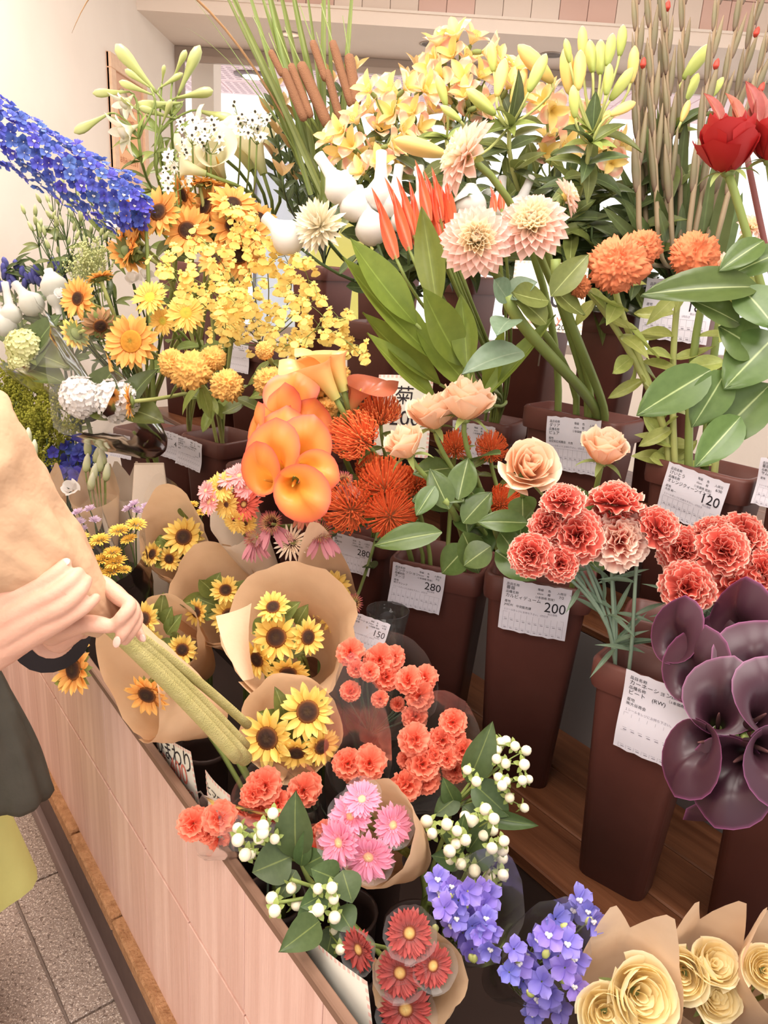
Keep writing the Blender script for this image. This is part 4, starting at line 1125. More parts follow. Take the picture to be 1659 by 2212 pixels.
for i, (x0, y0, x1, y1, w_) in enumerate(hl):
    b = inb('eighty', .2, -.4)
    th = thing('heliconia_leaf', 'broad pointed green heliconia leaf on a long stalk', 'leaf', b, 'broad heliconia leaves')
    p0, p1 = P(x0, y0, 1.45+.02*(i % 3)), P(x1, y1, 1.40+.03*(i % 4))
    leaf(th, 'broad', p0, p1, w_*1.43/FPX, M_leafh, N(-.2+rnd(-.2, .2), .7), 'blade')
    stem(th, p0, (p1-p0).normalized(), b, .004, M_stem, pull=.2)
# ---- alstroemeria
M_alO = mat('alstroemeria_outer', ramp=[(0, S(246, 226, 160)), (.5, S(255, 242, 208)), (.66, S(248, 190, 164)), (.8, S(248, 180, 156)), (.9, S(255, 242, 210)), (1, S(232, 220, 150))], rough=.5, trans=.3, var=.06, hramp=[(0, (1, 1, 1, 1)), (.6, (1, 1, 1, 1))])
M_alI = mat('alstroemeria_inner', ramp=[(0, S(248, 220, 120)), (.7, S(254, 232, 150)), (1, S(252, 216, 150))], rough=.5, trans=.3, var=.06)
M_alS = mat('alstroemeria_streak', S(130, 62, 40), var=0)
def alst_flower(par, M, R):
    tube_g = mk('alst_tube', lambda: lathe([(.05, -.5), (.1, -.42), (.13, -.25), (.11, -.05), (.03, .0)], 9), M_sepal)
    h = obj('flower', tube_g, par, M @ Sc(R))
    o = mk('alst_o', lambda: petal(1.1, .8, p=1.5, q=.45, base=.22, bend=-.85, cup=.2, ruf=.03, nl=8, nw=6, seed=2), M_alO)
    i = mk('alst_i', lambda: petal(1.15, .46, p=1.15, q=.55, base=.25, bend=-.5, cup=.3, nl=7, nw=4, seed=3), M_alI)
    s = mk('alst_s', lambda: merge([(geo([(x-.008, y, .03), (x+.008, y, .03), (x+.005, y+.1, .035), (x-.005, y+.1, .035)], [(0, 1, 2, 3)]), None) for x, y in ((-.07, .5), (.0, .55), (.07, .5), (-.1, .62), (.1, .62), (-.04, .68), (.04, .68), (-.06, .38), (.06, .38))]), M_alS)
    for k in range(3):
        a = k*2*PI/3
        obj('tepal', o, h, M @ Rz(a+rnd(-.1, .1)) @ Rx(.95+rnd(-.1, .1)) @ Sc(R))
        Mi = M @ Rz(a+PI/3) @ Rx(1.1+rnd(-.1, .1)) @ Sc(R)
        obj('tepal', i, h, Mi); tag(obj('streaks', s, h, Mi @ Rx(-.25) @ T(0, 0, .03)), kind='stuff')
    return h
alsts = [[(945, 92), (985, 76), (1022, 84), (1052, 112), (940, 132), (975, 118)], [(1010, 132), (1000, 168), (950, 168), (1040, 162), (925, 150), (1075, 130)],
         [(795, 192), (840, 196), (880, 186), (920, 192), (855, 225)], [(800, 236), (845, 245), (890, 242), (930, 238), (960, 262)], [(768, 258), (820, 280), (872, 278), (910, 275), (735, 282)],
         [(758, 312), (800, 322), (738, 332), (848, 312), (776, 345), (712, 300)], [(1005, 205), (1012, 238), (970, 215), (1040, 230)], [(1190, 196), (1195, 240), (1172, 220)], [(1192, 300), (1218, 318), (1180, 330)],
         [(1115, 148), (1100, 182), (1125, 205), (1085, 160)], [(1300, 268), (1332, 312), (1322, 352), (1290, 320)], [(1240, 260), (1270, 240), (1260, 300)], [(820, 355), (780, 370), (860, 350)]]
for cl in alsts:
    b = inb('alst')
    th = thing('alstroemeria', 'stem of pale yellow alstroemeria with salmon-tipped, streaked petals', 'alstroemeria', b, 'alstroemeria stems')
    cx = sum(q[0] for q in cl)/len(cl); cy = sum(q[1] for q in cl)/len(cl); t0 = 1.72
    hub = P(cx, cy+90, t0+.04)
    for x, y in cl:
        q = P(x, y, t0+rnd(-.05, .05)); d = N((x-cx)/70+rnd(-.5, .5), (cy-y)/70+rnd(-.1, .6), rnd(.4, 1.1))
        alst_flower(th, frame(d, None, q-d*.012) @ Rz(rnd(0, 6)), 43*t0/FPX*rnd(.92, 1.12))
        gobj('pedicel', tube(bez([q-d*.03, q-d*.05-UP*.02, hub], 5), .0022, 5), M_stem, th)
    pts = stem(th, hub, UP, b, .0035, M_stemd, 6, .2)
    for k in range(16):
        q = pts[k % 9]; leaf(th, 'lance', q, q+N(rnd(-1, 1), rnd(-.6, .5), rnd(0, .8))*rnd(.07, .11), .03, M_leaf if k % 2 else M_leafd)
# ---- yellow lily buds
M_budY = mat('lily_bud_orange', ramp=[(0, S(206, 190, 110)), (.4, S(238, 200, 120)), (1, S(244, 196, 122))], rough=.45, var=.1)
M_budG = mat('lily_bud_green', ramp=[(0, S(150, 166, 84)), (.6, S(190, 196, 110)), (1, S(206, 208, 130))], rough=.45, var=.1)
def lily_bunch(label, key, t0, hub, buds, group=None, extra=22, stem_r=.006):
    b = inb(key); th = thing('lily', label, 'lily', b, group)
    H = P(hub[0], hub[1], t0+.02)
    for x, y, L, ang, kind in buds:
        tt = t0+rnd(-.05, .05); c = P(x, y, tt); a = math.radians(ang)
        d = (_R*math.sin(a)+_U*math.cos(a)+_F*rnd(-.3, .1)).normalized(); Lm = L*tt/FPX
        p0 = c-d*Lm*.5
        obj('bud', mk(('bud', kind), bud_geo, M_budY if kind == 'o' else M_budG), th, frame(d, N(0, 0), p0) @ Rz(rnd(0, 2)) @ Sc(Lm*1.05, Lm*1.05, Lm))
        gobj('pedicel', tube(bez([p0+d*.004, p0-d*.03, H.lerp(p0, .3)-UP*.01, H], 6), .0028, 6), M_stemp, th)
    for k in range(4): leaf(th, 'lance', H, H+N(rnd(-1, 1), rnd(-.2, .6), .4)*.06, .02, M_leafl)
    pts = stem(th, H, UP, b, stem_r, M_stemp, 7, .25)
    for k in range(extra):
        q = pts[k % 9]; leaf(th, 'lance' if k % 3 else 'ovate', q, q+N(rnd(-1, 1), rnd(-.4, .6), rnd(0, .7))*rnd(.07, .11), .032, M_leafd if k % 2 else M_leaf)
lily_bunch('lily stem with slanting green and orange buds over the sideways dahlia', 'lily', 1.58, (1100, 275), [(1064, 123, 66, -5, 'g'), (1157, 138, 108, -52, 'o'), (1161, 158, 86, 25, 'g'), (1082, 168, 84, 12, 'o'), (1121, 186, 80, 22, 'o'), (1039, 220, 84, -50, 'g'), (1010, 330, 10, -50, 'g')])
lily_bunch('lily stem with one fat yellow bud lying sideways', 'lily', 1.6, (965, 300), [(907, 318, 116, -80, 'o'), (954, 196, 64, -20, 'g'), (974, 245, 54, -58, 'g')], extra=16)
lily_bunch('lily stem with a tight crown of upright buds beside the gladiolus', 'lily', 1.56, (1280, 290), [(1258, 92, 66, -3, 'o'), (1226, 152, 96, -8, 'o'), (1251, 152, 88, 4, 'o'), (1277, 122, 72, -6, 'g'), (1297, 124, 82, 2, 'g'), (1317, 108, 72, 10, 'g'), (1342, 88, 66, 5, 'g'), (1313, 172, 66, 6, 'g'), (1342, 182, 78, 36, 'g'), (1226, 110, 50, -14, 'g')])
lily_bunch('lily stem with two low drooping buds under the upright crown', 'lily', 1.54, (1275, 310), [(1240, 220, 66, -8, 'g'), (1345, 235, 66, 62, 'o'), (1367, 140, 74, 2, 'o')], extra=16)
lily_bunch('lily stem with green buds pushed between the gladiolus spikes', 'glad', 1.66, (1450, 290), [(1504, 134, 86, 38, 'g'), (1493, 190, 70, 26, 'g'), (1547, 191, 52, 32, 'g'), (1480, 240, 50, 20, 'o')], extra=10)
for i in range(26):
    key = ('spare', 'lily', 'alst')[i % 3]; b = inb(key); x = (rnd(1180, 1400), rnd(1040, 1260), rnd(800, 1050))[i % 3]; y = rnd(380, 540)
    top = P(x, y, 1.72+rnd(-.05, .08))
    th = thing('leafy_stem', 'dark leafy lily stem filling the gap behind the dahlias', 'foliage', b, 'dark leafy stems behind the dahlias')
    pts = stem(th, top, UP, b, .0035, M_stemd)
    for k in range(18):
        q = pts[k % 10]; leaf(th, 'lance' if k % 4 else 'ovate', q, q+N(rnd(-1, 1), rnd(-.5, .8), rnd(-.2, .8))*rnd(.07, .12), .034, M_leafd if k % 3 else M_leaf)
# ---- gladiolus
M_gladb = mat('gladiolus_sheath', ramp=[(0, S(112, 86, 74)), (.4, S(118, 110, 82)), (1, S(146, 124, 98))], rough=.5, trans=.0, var=.18)
M_gladr = mat('gladiolus_red_tip', S(222, 64, 46), rough=.5, trans=.2, var=.05)
gl = [((1380, 480), (1374, -60)), ((1420, 480), (1400, -70)), ((1440, 480), (1428, -90)), ((1468, 480), (1478, -60)), ((1490, 480), (1560, -60)), ((1505, 480), (1615, -60)), ((1535, 480), (1640, -10)), ((1395, 480), (1386, 120)), ((1560, 470), (1665, 60)), ((1450, 490), (1440, 60))]
for i, (b0, b1) in enumerate(gl):
    b = inb('glad'); tg = 1.60+.03*(i % 4)
    th = thing('gladiolus', 'tall gladiolus spike with closed grey-green buds', 'gladiolus', b, 'gladiolus spikes')
    p0, p1 = P(*b0, tg), P(*b1, tg)
    rr_ = rim_of(b, p0); gobj('stem', tube([b]+bez([rr_, rr_+UP*.08, p0-(p1-p0)*.3, p0], 8)+[p0.lerp(p1, .5), p1], [.005]*9+[.006, .005, .003], 7), M_gladb, th)
    nb = 9
    for k in range(nb):
        s = k/(nb-1); q = p0.lerp(p1, .12+.86*s); sd = 1 if k % 2 else -1
        d = ((p1-p0).normalized()+_R*sd*.10-_F*.12).normalized(); L = .115*(1-.35*s)
        obj('bud', mk(('gladb', k % 2), lambda: lathe([(.08, 0), (.13, .12), (.15, .4), (.12, .66), (.06, .88), (.01, 1)], 10, lambda a, s_: 1+.15*math.cos(2*a)), M_gladb), th, frame(d, N(0, 0), q+_R*sd*.003) @ Sc(L*.42*rnd(.75, 1.1), L*.42*rnd(.75, 1.1), L*rnd(.85, 1.15)))
        if k == 3+i % 4 and i % 2 == 0:
            obj('red_petal_tip', mk('gladr', lambda: lathe([(.06, 0), (.1, .3), (.07, .75), (.02, 1)], 8, lambda a, s_: 1+.2*math.cos(3*a)), M_gladr), th, frame(d, N(0, 0), q+d*L*.85) @ Sc(.06, .06, .022))
for i in range(40):
    x0 = 1320+rnd(50, 230); b = inb('glad'); tg = 1.66+rnd(-.06, .14)
    x1 = x0+rnd(-100, 100)*(1 if i % 3 else 1.5); y1 = rnd(230, 480)
    th = thing('gladiolus_leaf', 'long sword-shaped gladiolus leaf with a sharp tip', 'leaf', b, 'gladiolus sword leaves')
    p1 = P(x1, y1, tg-.03); rr_ = rim_of(b, p1); p0 = rr_+UP*.02
    gobj('stalk', tube([b, rr_, p0+(p1-p0)*.03], [.004, .004, .005], 6), M_stemd, th)
    leaf(th, 'sword', p0, p1, rnd(.034, .052), M_leafs, N(rnd(-.6, .6), .1), 'blade')
# ---- red roses and red foliage at the right edge
M_roseR = mat('rose_red', ramp=[(0, S(156, 30, 30)), (1, S(170, 36, 36))], rough=.5, trans=.08, var=.08, lift=0)
for x, y, d, nn, lab in ((1572, 372, 122, (-.15, .95, .35), 'deep red rose on a thick green stem'), (1662, 350, 100, (.1, .95, .3), 'second red rose cut by the picture edge beside dark red foliage')):
    b = inb('redrose'); hp = P(x, y, 1.2); n_ = N(*nn)
    th = thing('red_rose', lab, 'rose', b)
    rose_head(th, frame(n_, None, hp), d*1.2/FPX, M_roseR, 'red', ROSER, asp=1.42)
    q1 = P(1612, 480, 1.19) if x < 1600 else P(1690, 500, 1.2)
    rr_ = rim_of(b, hp); gobj('stem', tube(bez([hp, q1, P(1680, 760, 1.25), rr_+UP*.06, rr_], 14)+[b], .0065, 8), M_stem, th)
    if x < 1600:
        LR = [(1640, 620, 1399, 617, 92), (1650, 520, 1560, 575, 60), (1535, 800, 1380, 890, 100), (1665, 830, 1527, 962, 115), (1600, 620, 1680, 700, 110), (1600, 700, 1500, 640, 70), (1640, 760, 1560, 700, 110), (1700, 540, 1570, 590, 70), (1600, 900, 1510, 1000, 80), (1680, 720, 1570, 830, 120), (1570, 800, 1500, 920, 90)]
        for k, (x0, y0, x1, y1, w_) in enumerate(LR):
            leaf(th, 'rose', P(x0, y0, 1.12), P(x1, y1, 1.08+.015*(k % 4)), w_*1.1/FPX, M_leafr, N(rnd(-.15, .15), .35))
        gobj('leaf_stalk', tube([P(1655, 760, 1.2), P(1600, 610, 1.13), P(1560, 600, 1.12)], .002, 5), M_stemd, th)
M_safari = leafmat('safari_leaf', (176, 92, 78), (206, 150, 110), tr=.3)
b = inb('redrose', .5, .6)
th = thing('leucadendron', 'dark red leucadendron with pointed upright leaves behind the red roses', 'foliage', b)
for x0, y0, x1, y1, w_ in ((1560, 270, 1530, 185, 26), (1600, 270, 1580, 185, 30), (1640, 270, 1620, 155, 32), (1630, 300, 1660, 170, 36), (1610, 290, 1650, 210, 40), (1590, 280, 1600, 200, 34), (1570, 290, 1545, 230, 24)):
    leaf(th, 'ovate', P(x0, y0, 1.27), P(x1, y1, 1.27), w_*1.3/FPX, M_safari, N(rnd(-.3, .3), .1))
rr_ = rim_of(b, P(1605, 290, 1.27)); gobj('stem', tube(bez([P(1605, 290, 1.27), P(1640, 500, 1.29), P(1700, 700, 1.32), rr_+UP*.06, rr_], 10)+[b], .005, 7), mat('stem_red', S(120, 70, 66)), th)
# ================================================================ middle rows
# ---- orange pincushions
LP = 'orange pincushion flower with curling needle-like styles above the 280 bucket'
for x, y, t_, d, nn in ((765, 940, 1.46, 118, (-.55, .35, .6)), (822, 885, 1.5, 92, (.0, .8, .5)), (748, 1095, 1.42, 122, (-.3, .25)), (834, 1045, 1.45, 128, (.05, .5)), (846, 1112, 1.40, 120, (.1, .15)), (908, 1040, 1.47, 88, (.2, .4)),
                        (1062, 965, 1.52, 74, (0, .5)), (1090, 1085, 1.48, 84, (.2, .3)), (985, 960, 1.52, 70, (0, .6)), (800, 1010, 1.5, 70, (-.1, .6))):
    pincushion(x, y, t_, d, N(*nn), inb('pin' if x < 1000 else 'rose'), LP, 'orange pincushion flowers')
# ---- peach roses
M_roseP = mat('rose_peach', ramp=[(0, S(250, 190, 140)), (.5, S(254, 210, 172)), (1, S(255, 224, 198))], rough=.5, trans=.3, var=.06)
for x, y, t_, d, nn, lab in ((1003, 905, 1.36, 112, (.15, .95, .35), 'tall peach rose standing highest of the peach roses'), (938, 925, 1.40, 104, (-.1, .9, .4), 'peach rose tucked behind the tallest peach rose'),
                        (886, 985, 1.33, 92, (-.35, .75, .4), 'half-open peach rose leaning left over the pincushions'), (1135, 1022, 1.27, 116, (.0, .35, 1), 'open peach rose facing out beside the carnations'), (1300, 1000, 1.24, 100, (.05, .85, .5), 'single peach rose in front of the dahlia bucket label')):
    b = inb('rose'); hp = P(x, y, t_); n_ = N(*nn)
    th = thing('peach_rose', lab, 'rose', b)
    rose_head(th, frame(n_, None, hp), d*t_/FPX, M_roseP, 'peach')
    pts = stem(th, hp, n_, b, .0055, M_stem, 8, .2)
    for k in range(5):
        q = pts[3+k]; d_ = N(rnd(-1, 1), rnd(-.5, .3), rnd(.2, 1)); leaf(th, 'rose', q, q+d_*rnd(.06, .09), rnd(.042, .058), M_leafr)
shoot('glossy rose leaves hanging over the rim between the 280 and 200 labels', inb('pin', .9, 0), ([(1010, 1230, 1.36), (1000, 1120, 1.33), (960, 1080, 1.33)],
      [(955, 1150, 805, 1172, (1.30, 1.30), 62, 'rose'), (970, 1100, 930, 1010, (1.33, 1.33), 58, 'rose'), (990, 1080, 1010, 985, (1.33, 1.34), 66, 'rose'), (1000, 1130, 1060, 1060, (1.33, 1.32), 62, 'rose'), (1010, 1180, 950, 1240, (1.34, 1.36), 70, 'rose'), (1000, 1150, 1040, 1240, (1.33, 1.34), 72, 'rose'), (940, 1050, 900, 1110, (1.33, 1.30), 46, 'rose')]), lm=M_leafr)
shoot('broad rose leaf beside the open peach rose', inb('rose', -.2, -.6), ([(1050, 1200, 1.3), (1060, 1150, 1.3), (1070, 1120, 1.3)],
      [(1140, 1130, 1032, 1122, (1.27, 1.27), 56, 'rose'), (1080, 1150, 1120, 1200, (1.29, 1.28), 60, 'rose'), (1060, 1180, 1000, 1220, (1.3, 1.3), 66, 'rose'), (1070, 1190, 1160, 1250, (1.3, 1.27), 70, 'rose'), (1180, 1170, 1110, 1230, (1.3, 1.3), 60, 'rose')]), lm=M_leafr)
# ---- white-edged carnations
M_carR = mat('carnation_red', ramp=[(0, S(196, 50, 40)), (.78, S(222, 84, 68)), (.93, S(230, 100, 82)), (.985, S(246, 190, 170)), (1, S(250, 210, 192))], rough=.6, trans=.2, var=.08)
M_carL = mat('carnation_pale', ramp=[(0, S(214, 70, 56)), (.6, S(228, 110, 92)), (.86, S(246, 200, 180)), (1, S(252, 228, 212))], rough=.6, trans=.25, var=.06)
LC = 'red carnation with white-edged ruffled petals in the bucket marked RW'; LC2 = 'red carnation with white-edged ruffled petals above the purple callas'
for x, y, d, nn, pm, g_ in ((1215, 1072, 94, (-.2, .8, .5), M_carR, 0), (1330, 1072, 124, (.05, .95, .3), M_carR, 0), (1246, 1148, 124, (-.2, .4), M_carR, 0), (1342, 1160, 132, (.05, .3), M_carL, 0), (1143, 1192, 102, (-.6, .2), M_carR, 0), (1212, 1215, 84, (-.1, -.1), M_carR, 0), (1428, 1132, 98, (.6, .5), M_carR, 0), (1334, 1110, 110, (.1, .7, .6), M_carR, 0), (1182, 1125, 84, (-.5, .6), M_carR, 0),
                        (1475, 1175, 108, (-.3, .35), M_carR, 1), (1548, 1138, 100, (.0, .8, .5), M_carR, 1), (1612, 1142, 116, (.4, .6), M_carR, 1), (1566, 1178, 118, (.1, .3), M_carR, 1), (1485, 1262, 118, (-.15, .1), M_carR, 1), (1600, 1258, 132, (.1, .1), M_carR, 1), (1654, 1225, 100, (.4, .2), M_carR, 1)):
    tt = 1.13+rnd(0, .05)+(.02 if g_ else 0); hp = P(x, y+(10 if g_ else 4), tt); n_ = N(*nn); b = inb('carn2' if g_ else 'carn')
    th = thing('carnation', 'pale red carnation with the broadest white petal edges' if pm is M_carL else (LC2 if g_ else LC), 'carnation', b, None if pm is M_carL else ('carnations above the purple callas' if g_ else 'carnations in the front bucket'))
    D = d*tt/FPX; M = frame(n_, None, hp-n_*D*.12)
    carnation_head(th, M, D, pm, key='r')
    pts = stem(th, hp-n_*D*.45, n_, b, .0033, M_stemgl, 6, .12, lift=.45)
    for k in range(3):
        q = pts[5+2*k]; d_ = N(rnd(-1, 1), rnd(-.2, .8), .3); leaf(th, 'lance', q, q+d_*rnd(.05, .08), .008, M_leafg)
# ---- dark purple callas
M_calP = mat('calla_purple', ramp=[(0, S(48, 28, 32)), (.5, S(56, 30, 40)), (.9, S(64, 34, 48)), (.955, S(98, 50, 80)), (1, S(140, 78, 120))], rough=.36, spec=.35, var=.1)
M_spad = mat('spadix_yellow', S(214, 160, 70), rough=.8)
M_spadd = mat('spadix_dark', S(96, 60, 60), rough=.8)
for i, (x, y, L, ax, td) in enumerate(((1462, 1400, 115, (-.75, .45, .35), (.2, 1)), (1602, 1392, 145, (-.8, .35, .3), (.3, 1)), (1500, 1480, 130, (-.75, .5, .5), (.2, .9)), (1552, 1548, 135, (-.35, .75, .9), (.2, .8)), (1620, 1478, 150, (-.1, .75, .9), (.3, .8)),
                        (1650, 1548, 130, (.2, .6, .9), (.2, .8)), (1515, 1600, 130, (-.85, .1, .35), (-.3, -1)), (1590, 1640, 150, (-.7, .0, .6), (-.2, -1)), (1640, 1715, 170, (-.1, -.8, .5), (-.6, -.3)), (1655, 1620, 140, (.1, .1, 1), (.4, -.6)), (1560, 1430, 120, (-.5, .5, .5), (.2, 1)))):
    td_ = _R*td[0]+_U*td[1]
    calla(x, y, (1.09, 1.10, 1.05, .98, 1.01, .93, .97, .95, 1.0, .90, 1.12)[i], L, N(*ax), td_, inb('callap'), M_calP, M_spadd, 'dark purple calla lily with a violet edge', 'dark purple callas', M_stem, seed=i % 4, flare=1.25, r=.006)
# ---- orange callas
M_calO = mat('calla_orange', ramp=[(0, S(240, 186, 74)), (.4, S(250, 172, 72)), (.75, S(248, 150, 80)), (.93, S(232, 116, 82)), (1, S(206, 88, 82))], rough=.35, spec=.35, trans=.25, var=.06, lift=0)
M_calY = mat('calla_yellow', ramp=[(0, S(190, 186, 96)), (.4, S(244, 190, 110)), (1, S(246, 190, 130))], rough=.35, spec=.4, trans=.25, var=.05)
M_calB = mat('calla_russet', ramp=[(0, S(170, 140, 70)), (.4, S(190, 96, 52)), (1, S(176, 78, 46))], rough=.35, spec=.4, trans=.15, var=.05)
for i, (x, y, L, ax, td) in enumerate(((622, 878, 118, (-.05, .75, .8), (.2, 1)), (598, 930, 120, (-.5, .5, .75), (.2, 1)), (560, 952, 96, (-.85, .35, .45), (.2, 1)), (655, 948, 110, (.3, .55, .9), (.3, 1)), (592, 1010, 125, (-.35, .35, 1), (.1, 1)), (648, 992, 115, (.35, .3, 1), (.3, 1)), (574, 1040, 105, (-.6, .0, .9), (.1, 1)), (630, 1048, 120, (-.05, -.25, 1), (.8, -.5)), (602, 965, 110, (-.2, .6, .8), (.1, 1)), (660, 1010, 90, (.5, -.1, .9), (.8, -.3)))):
    calla(x, y, (1.53, 1.50, 1.46, 1.47, 1.36, 1.39, 1.29, 1.25, 1.42, 1.32)[i], L*.9, N(*ax), _R*td[0]+_U*td[1], inb('ocal'), M_calO, M_spad, 'orange calla lily with a deep coral edge', 'orange callas', M_stem, seed=i % 4, flare=1.15)
calla(690, 800, 1.42, 130, N(-.5, .85, .25), _R*-.6+_U*.6, inb('ycel'), M_calY, M_spad, 'pale yellow calla seen side on, leaning left', None, seed=1, flare=.8)
calla(722, 782, 1.44, 120, N(-.3, .9, .2), _R*-.5+_U*.5, inb('ycel'), M_calY, M_spad, 'pale yellow calla seen side on, standing straighter', None, seed=2, flare=.75)
calla(775, 845, 1.46, 105, N(.35, .7, .4), _R*.9+_U*.4, inb('mum'), M_calB, M_spad, 'russet brown calla lily beside the 菊 card', None, seed=3, flare=.9)
# ---- oncidium sprays
M_onc = mat('oncidium_yellow', ramp=[(0, S(222, 164, 60)), (.25, S(248, 212, 104)), (1, S(252, 226, 128))], rough=.5, trans=.3, var=.1)
def onc_geo(k):
    rn = random.Random(k)
    lip = petal(1, 1.35, p=1.6, q=.45, base=.3, bend=-.5, ruf=.1, rf=3.2, nl=5, nw=6, seed=k)
    sm = petal(.55, .28, p=1, q=.7, base=.3, bend=-.3, nl=3, nw=2, seed=k)
    it = [(lip, Rz(PI) @ T(0, .05, 0))]
    for a in (-.5, .5, -1.5, 1.5, 0): it.append((sm, Rz(a+rn.uniform(-.2, .2)) @ Rx(.3)))
    it.append((ball(.12, 6, 4), T(0, 0, .06)))
    return merge(it)
spr = [((470, 800), (440, 700), (400, 600), (330, 545)), ((520, 790), (500, 660), (430, 590), (360, 580)), ((530, 790), (520, 640), (480, 540), (420, 505)), ((540, 790), (560, 620), (520, 520), (500, 440)), ((560, 790), (600, 640), (580, 540), (545, 480)), ((570, 790), (660, 650), (640, 580), (600, 530)), ((580, 790), (690, 680), (690, 610), (640, 560)), ((590, 800), (720, 720), (770, 730), (775, 765)), ((570, 800), (650, 740), (700, 700), (750, 690)), ((540, 800), (600, 720), (640, 660), (700, 640)), ((520, 800), (560, 730), (540, 640), (480, 620)), ((500, 800), (460, 760), (470, 690), (520, 640)), ((560, 800), (620, 760), (660, 740), (690, 700))]
for i, s_ in enumerate(spr):
    b = inb('onc'); t0 = 1.66+.04*(i % 3)
    th = thing('oncidium_spray', 'arching spray of small yellow dancing-lady orchids', 'orchid', b, 'yellow oncidium sprays')
    rr_ = rim_of(b, P(*s_[1], t0)); pts = bez([rr_+UP*.02]+[P(x, y, t0+.06-.05*k) for k, (x, y) in enumerate(s_)][1:], 16)
    gobj('stem', tube([b, rr_]+pts, [.003]*2+[.0022-.0001*k for k in range(17)], 5), M_stem, th)
    for k in range(24):
        s = .30+.68*k/23; q = pts[min(16, int(s*16))].lerp(pts[min(16, int(s*16)+1)], rnd(0, 1))
        o = (_R*rnd(-1, 1)+_U*rnd(-1, .9)-_F*rnd(-.2, .8))*rnd(.012, .05)
        fp = q+o
        gobj('twig', tube(bez([q, q+o*.5+UP*.008, fp], 3), .0008, 3, False), M_stem, th) if k % 2 else None
        obj('floret', mk(('onc', k % 3), lambda: onc_geo(k % 3), M_onc), th, frame(N(rnd(-.7, .7), rnd(-.2, .9)), UP+_R*rnd(-.5, .5), fp) @ Sc(rnd(.015, .021)))
# ---- cattails and reed leaves
M_cat = mat('cattail_brown', S(138, 98, 72), rough=.95, var=.08, bump=(400, .4))
for i, (x0, y0, x1, y1, w_) in enumerate(((753, 116, 771, 231, 24), (717, 87, 760, 231, 19), (648, 134, 710, 275, 25), (674, 87, 705, 176, 17), (612, 148, 659, 262, 20), (583, 108, 612, 165, 15), (627, 137, 672, 255, 18), (705, 150, 735, 260, 18))):
    b = inb('cat'); tc = 1.80
    th = thing('cattail', 'brown cattail spike on a thin reed stem', 'cattail', b, 'cattails')
    p1, p0 = P(x0, y0, tc), P(x1, y1, tc); L = (p1-p0).length; r_ = w_*tc/FPX/2; d = (p1-p0).normalized()
    gobj('spike', merge([(lathe([(r_*.3, 0), (r_*.9, r_*.6), (r_, L*.15), (r_, L*.85), (r_*.85, L-r_*.5), (r_*.2, L)], 12), frame(d, None, p0))]), M_cat, th)
    gobj('stem', tube(via(b, p0)+[p0, p1, p1+d*.09], [.004, .004, .004, .003, .0018, .0008], 6), M_stem, th)
rl = [(500, -40), (520, -60), (545, -50), (560, -80), (580, -60), (600, -40), (625, -70), (650, -60), (672, -50), (702, -60), (715, -40), (757, -60), (480, -30), (590, -90), (640, -20), (690, -90), (430, -60), (535, -20)]
for i, (x, y) in enumerate(rl):
    b = inb('cat'); tc = 1.88+.02*(i % 5)
    th = thing('reed_leaf', 'long narrow green reed leaf reaching to the ceiling', 'leaf', b, 'reed leaves')
    p0 = P(700+rnd(-25, 40)+(x-600)*.12, 430+rnd(-20, 20), tc); p1 = P(x, y, tc-.04)
    gobj('stalk', tube(via(b, p0)+[p0+(p1-p0)*.02], .0035, 6), M_stemd, th)
    leaf(th, 'reed', p0, p1, rnd(.011, .019), M_reed, N(rnd(-.7, .7), .2), 'blade')
for i, pts_ in enumerate((((690, 420), (600, 230), (470, 90), (398, 58)), ((680, 400), (560, 180), (470, 60), (405, -20)), ((700, 430), (640, 280), (560, 160), (515, 120)))):
    b = inb('cat'); th = thing('reed_leaf', 'thin reed blade bending low across the window corner', 'leaf', b, 'bending reed blades')
    pp = bez([P(x, y, 1.9) for x, y in pts_], 14)
    gobj('stalk', tube(via(b, pp[0])+[pp[0]], .003, 6), M_stemd, th)
    gobj('blade', tube(pp, [.006-.00042*k for k in range(15)], 5, flat=.25), M_reed, th)
b = inb('cat'); th = thing('reed_leaf', 'dry brown reed tip hanging in front of the pale wall', 'leaf', b)
pp = bez([P(700, 430, 1.9), P(560, 100, 1.9), P(300, -260, 1.8), P(200, -40, 1.75), P(155, 72, 1.75)], 22)
gobj('blade', tube(via(b, pp[0])+pp, [.003, .003, .003]+[.005-.0001*k for k in range(18)]+[.003, .0025, .002, .0015, .0006], 5, flat=.3), mat('dry_reed', S(168, 130, 92), rough=.7), th)
# ---- dark leucadendron behind
M_leucT = leafmat('leucadendron_tip', (190, 150, 96), (190, 160, 100))
for i, (x, y) in enumerate(((590, 195), (615, 230), (580, 245), (600, 290), (625, 320), (650, 200), (720, 180), (770, 150), (740, 165), (640, 260), (660, 340), (700, 250), (590, 340), (680, 300), (900, 150), (880, 175), (610, 380), (640, 390))):
    b = inb('leuc'); tl = 1.98+rnd(-.05, .08); top = P(x, y, tl)
    th = thing('leucadendron', 'dark leathery leucadendron stem with upright leaves behind the cattails', 'foliage', b, 'dark leucadendron stems')
    rr_ = rim_of(b, top); pts = bez([top, top-UP*.12, rr_+UP*.1, rr_], 11)+[b]
    gobj('stem', tube(pts, .003, 5), M_stemd, th)
    for k in range(13):
        q = pts[int(k*.42)]; a = k*2.4; d = (UP*1.2+_R*math.cos(a)*.8+VDIR*math.sin(a)*.8).normalized()
        leaf(th, 'lance', q, q+d*.05, .017, M_leucT if k < 3 else M_leafd)
